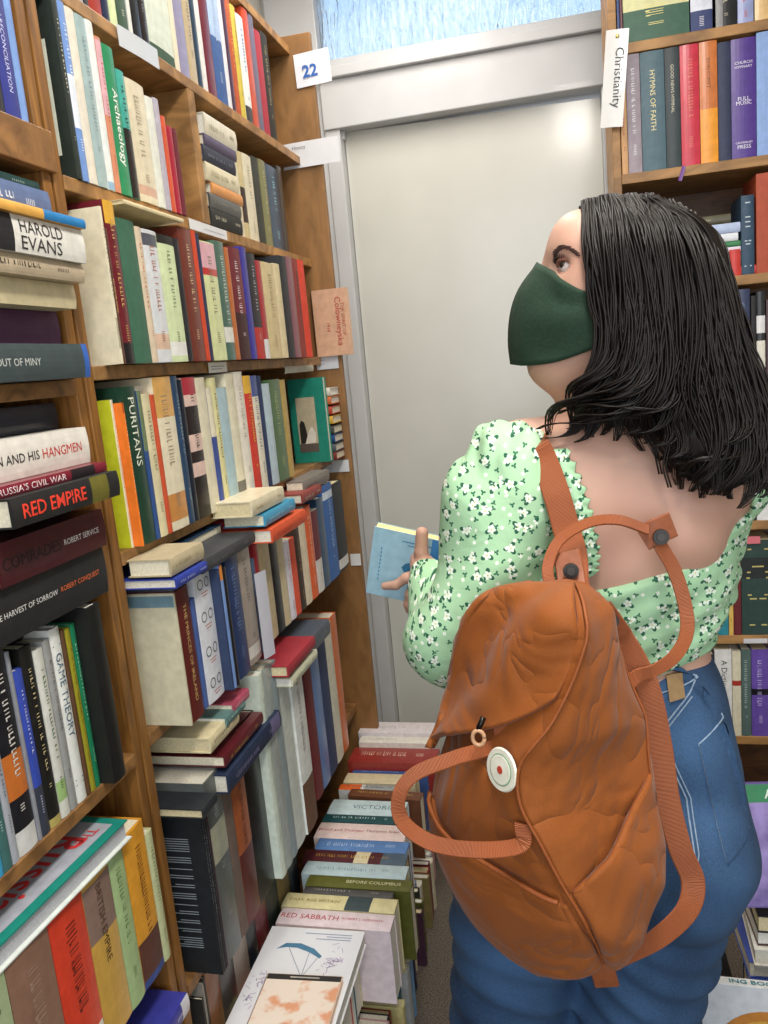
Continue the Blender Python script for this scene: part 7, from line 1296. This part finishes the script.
# zip puller
zc = np.array((-0.1064, 0.7550, 1.0800)); V, F = tube([zc+np.array([math.cos(t)*.006, -.001, math.sin(t)*.008-.008]) for t in np.linspace(0, 6.2, 20)], .0022, 6)
bobj('zip_puller', V, F, mat('c79a74', .45)); V, F = tube([zc+np.array([.006, .004, .012]), zc+np.array([0, 0, 0])], .003, 6); bobj('zip_slider', V, F, STEEL)
def back_y(x, z):
    ys = [q.surf(x, z, .87) for q in (fb, fj, B) if q.lo[0]+.01 < x < q.lo[0]+q.h*(q.n[0]-3) and q.lo[2]+.01 < z < q.lo[2]+q.h*(q.n[2]-3)]
    ys = [y for y in ys if y]; return min(ys) if ys else 1.05
def ribbon(name, pts, width, m, th=.0028, n=70, parent=None, nrm=(0, -1, 0), hug=False, twist=None):
    P = crom(pts, n)
    if hug:
        for p in P:
            if p[1] < .99: p[1] = min(p[1], back_y(p[0], p[2])-.004)
        for _ in range(3): P[1:-1, 1] = np.minimum(P[1:-1, 1], (P[:-2, 1]+P[2:, 1])/2)
    T = np.gradient(P, axis=0); T /= np.linalg.norm(T, axis=1)[:, None]; V = []; s = 0; UV = []
    for i in range(n):
        nn = np.array(nrm, float) if twist is None else np.array(nrm, float)*(1-i/(n-1))+np.array(twist, float)*i/(n-1)
        nn = nn-T[i]*(nn@T[i]); nn /= np.linalg.norm(nn)+1e-9; wv = np.cross(T[i], nn); wd = width[int(i/(n-1)*(len(width)-1)+.5)] if hasattr(width, '__len__') else width
        if i: s += np.linalg.norm(P[i]-P[i-1])
        for a, b in ((-1, 0), (-.9, 1), (.9, 1), (1, 0), (.9, -1), (-.9, -1)): V.append(P[i]+wv*a*wd/2+nn*b*th/2); UV.append((a*.5+.5, s))
    F = []
    for i in range(n-1):
        for k in range(6): F.append((i*6+k, i*6+(k+1) % 6, (i+1)*6+(k+1) % 6, (i+1)*6+k))
    F.append(tuple(range(6))[::-1]); F.append(tuple((n-1)*6+k for k in range(6)))
    o = bobj(name, V, F, m, parent, smooth=False); uv = o.data.uv_layers.new(name='UVMap')
    for l in o.data.loops: uv.data[l.index].uv = UV[l.vertex_index]
    return o
def snap(p, parent, r=.0085, n=(0, -1, .15)):
    d = disc('snap_button', p, n, r, .0035, STEEL, parent); disc('snap_cap', np.array(p)+np.array(n)*.0036, n, r*.55, .0012, mat('3a3633', .45, 0, 60, .05, metal=.6), parent)
sA = ribbon('shoulder_strap', [(-0.0415, 1.0700, 1.3271), (-0.0457, 1.0350, 1.3430), (-0.0370, 0.9750, 1.3308), (-0.0222, 0.9400, 1.2898), (-0.0118, 0.9250, 1.2476), (-0.0053, 0.8900, 1.2231), (-0.0058, 0.8450, 1.1974)], .031, WEB, hug=True)
ta = ribbon('strap_anchor', [(-0.0124, 0.8680, 1.2335), (-0.0090, 0.8550, 1.2167), (-0.0068, 0.8350, 1.1982)], .030, LEATHER, .003, 20); snap((-0.0079, 0.8460, 1.2181), ta)
sB = ribbon('carry_loop', [(-0.0292, 0.8300, 1.2025), (-0.0316, 0.8500, 1.2233), (-0.0181, 0.8700, 1.2466), (0.0124, 0.8850, 1.2609), (0.0444, 0.8950, 1.2606), (0.0770, 0.9150, 1.2436)], .0125, WEB, nrm=(0, -.8, .6), th=.0035)
sq = ribbon('leather_tab', [(0.0711, 0.9250, 1.2312), (0.0874, 0.9250, 1.2398), (0.1052, 0.9300, 1.2459)], .030, LEATHER, .004, 12); snap((0.0910, 0.9200, 1.2339), sq, .009)
sC = ribbon('carry_loop', [(0.0897, 0.9200, 1.2247), (0.1048, 0.9200, 1.1930), (0.1148, 0.9150, 1.1500), (0.1129, 0.9050, 1.1230), (0.0979, 0.8900, 1.1042), (0.0762, 0.8750, 1.0951), (0.0561, 0.8600, 1.0944), (0.0426, 0.8500, 1.0848)], .0155, WEB, hug=True)
t2 = ribbon('strap_anchor', [(0.0215, 0.8600, 1.1732), (0.0315, 0.8650, 1.1567), (0.0426, 0.8700, 1.1365)], .024, LEATHER, .003, 16); snap((0.0323, 0.8580, 1.1579), t2, .0075)
sD = ribbon('lower_strap', [(0.0358, 0.8750, 1.1440), (0.0546, 0.8750, 1.1091), (0.0689, 0.8720, 1.0707), (0.0785, 0.8700, 1.0091), (0.0847, 0.8650, 0.9456), (0.0954, 0.8600, 0.8903), (0.1083, 0.8600, 0.8487), (0.0989, 0.8500, 0.8177), (0.0635, 0.8350, 0.7911), (0.0151, 0.8000, 0.7876)], .026, WEB, hug=True, n=110)
sE = ribbon('hanging_strap', [tuple(bag_pt(.375, .60)+bag_nrm(.375, .60)*.004), (-0.0906, 0.7750, 1.0550), (-0.1339, 0.7650, 1.0435), (-0.1779, 0.7650, 1.0241), (-0.1962, 0.7600, 1.0010), (-0.1933, 0.7550, 0.9740), (-0.1607, 0.7400, 0.9609), (-0.1104, 0.7200, 0.9689), (-0.0691, 0.7250, 0.9733), tuple(bag_pt(.575, .96)+bag_nrm(.575, .96)*.005)], .0165, WEB, nrm=(-.1, -.7, .7), n=110)
tb = ribbon('bottom_tab', [(-0.0006, 0.7650, 0.8199), (0.0048, 0.7650, 0.8037), (0.0083, 0.7700, 0.7829)], .026, LEATHER, .003, 14)
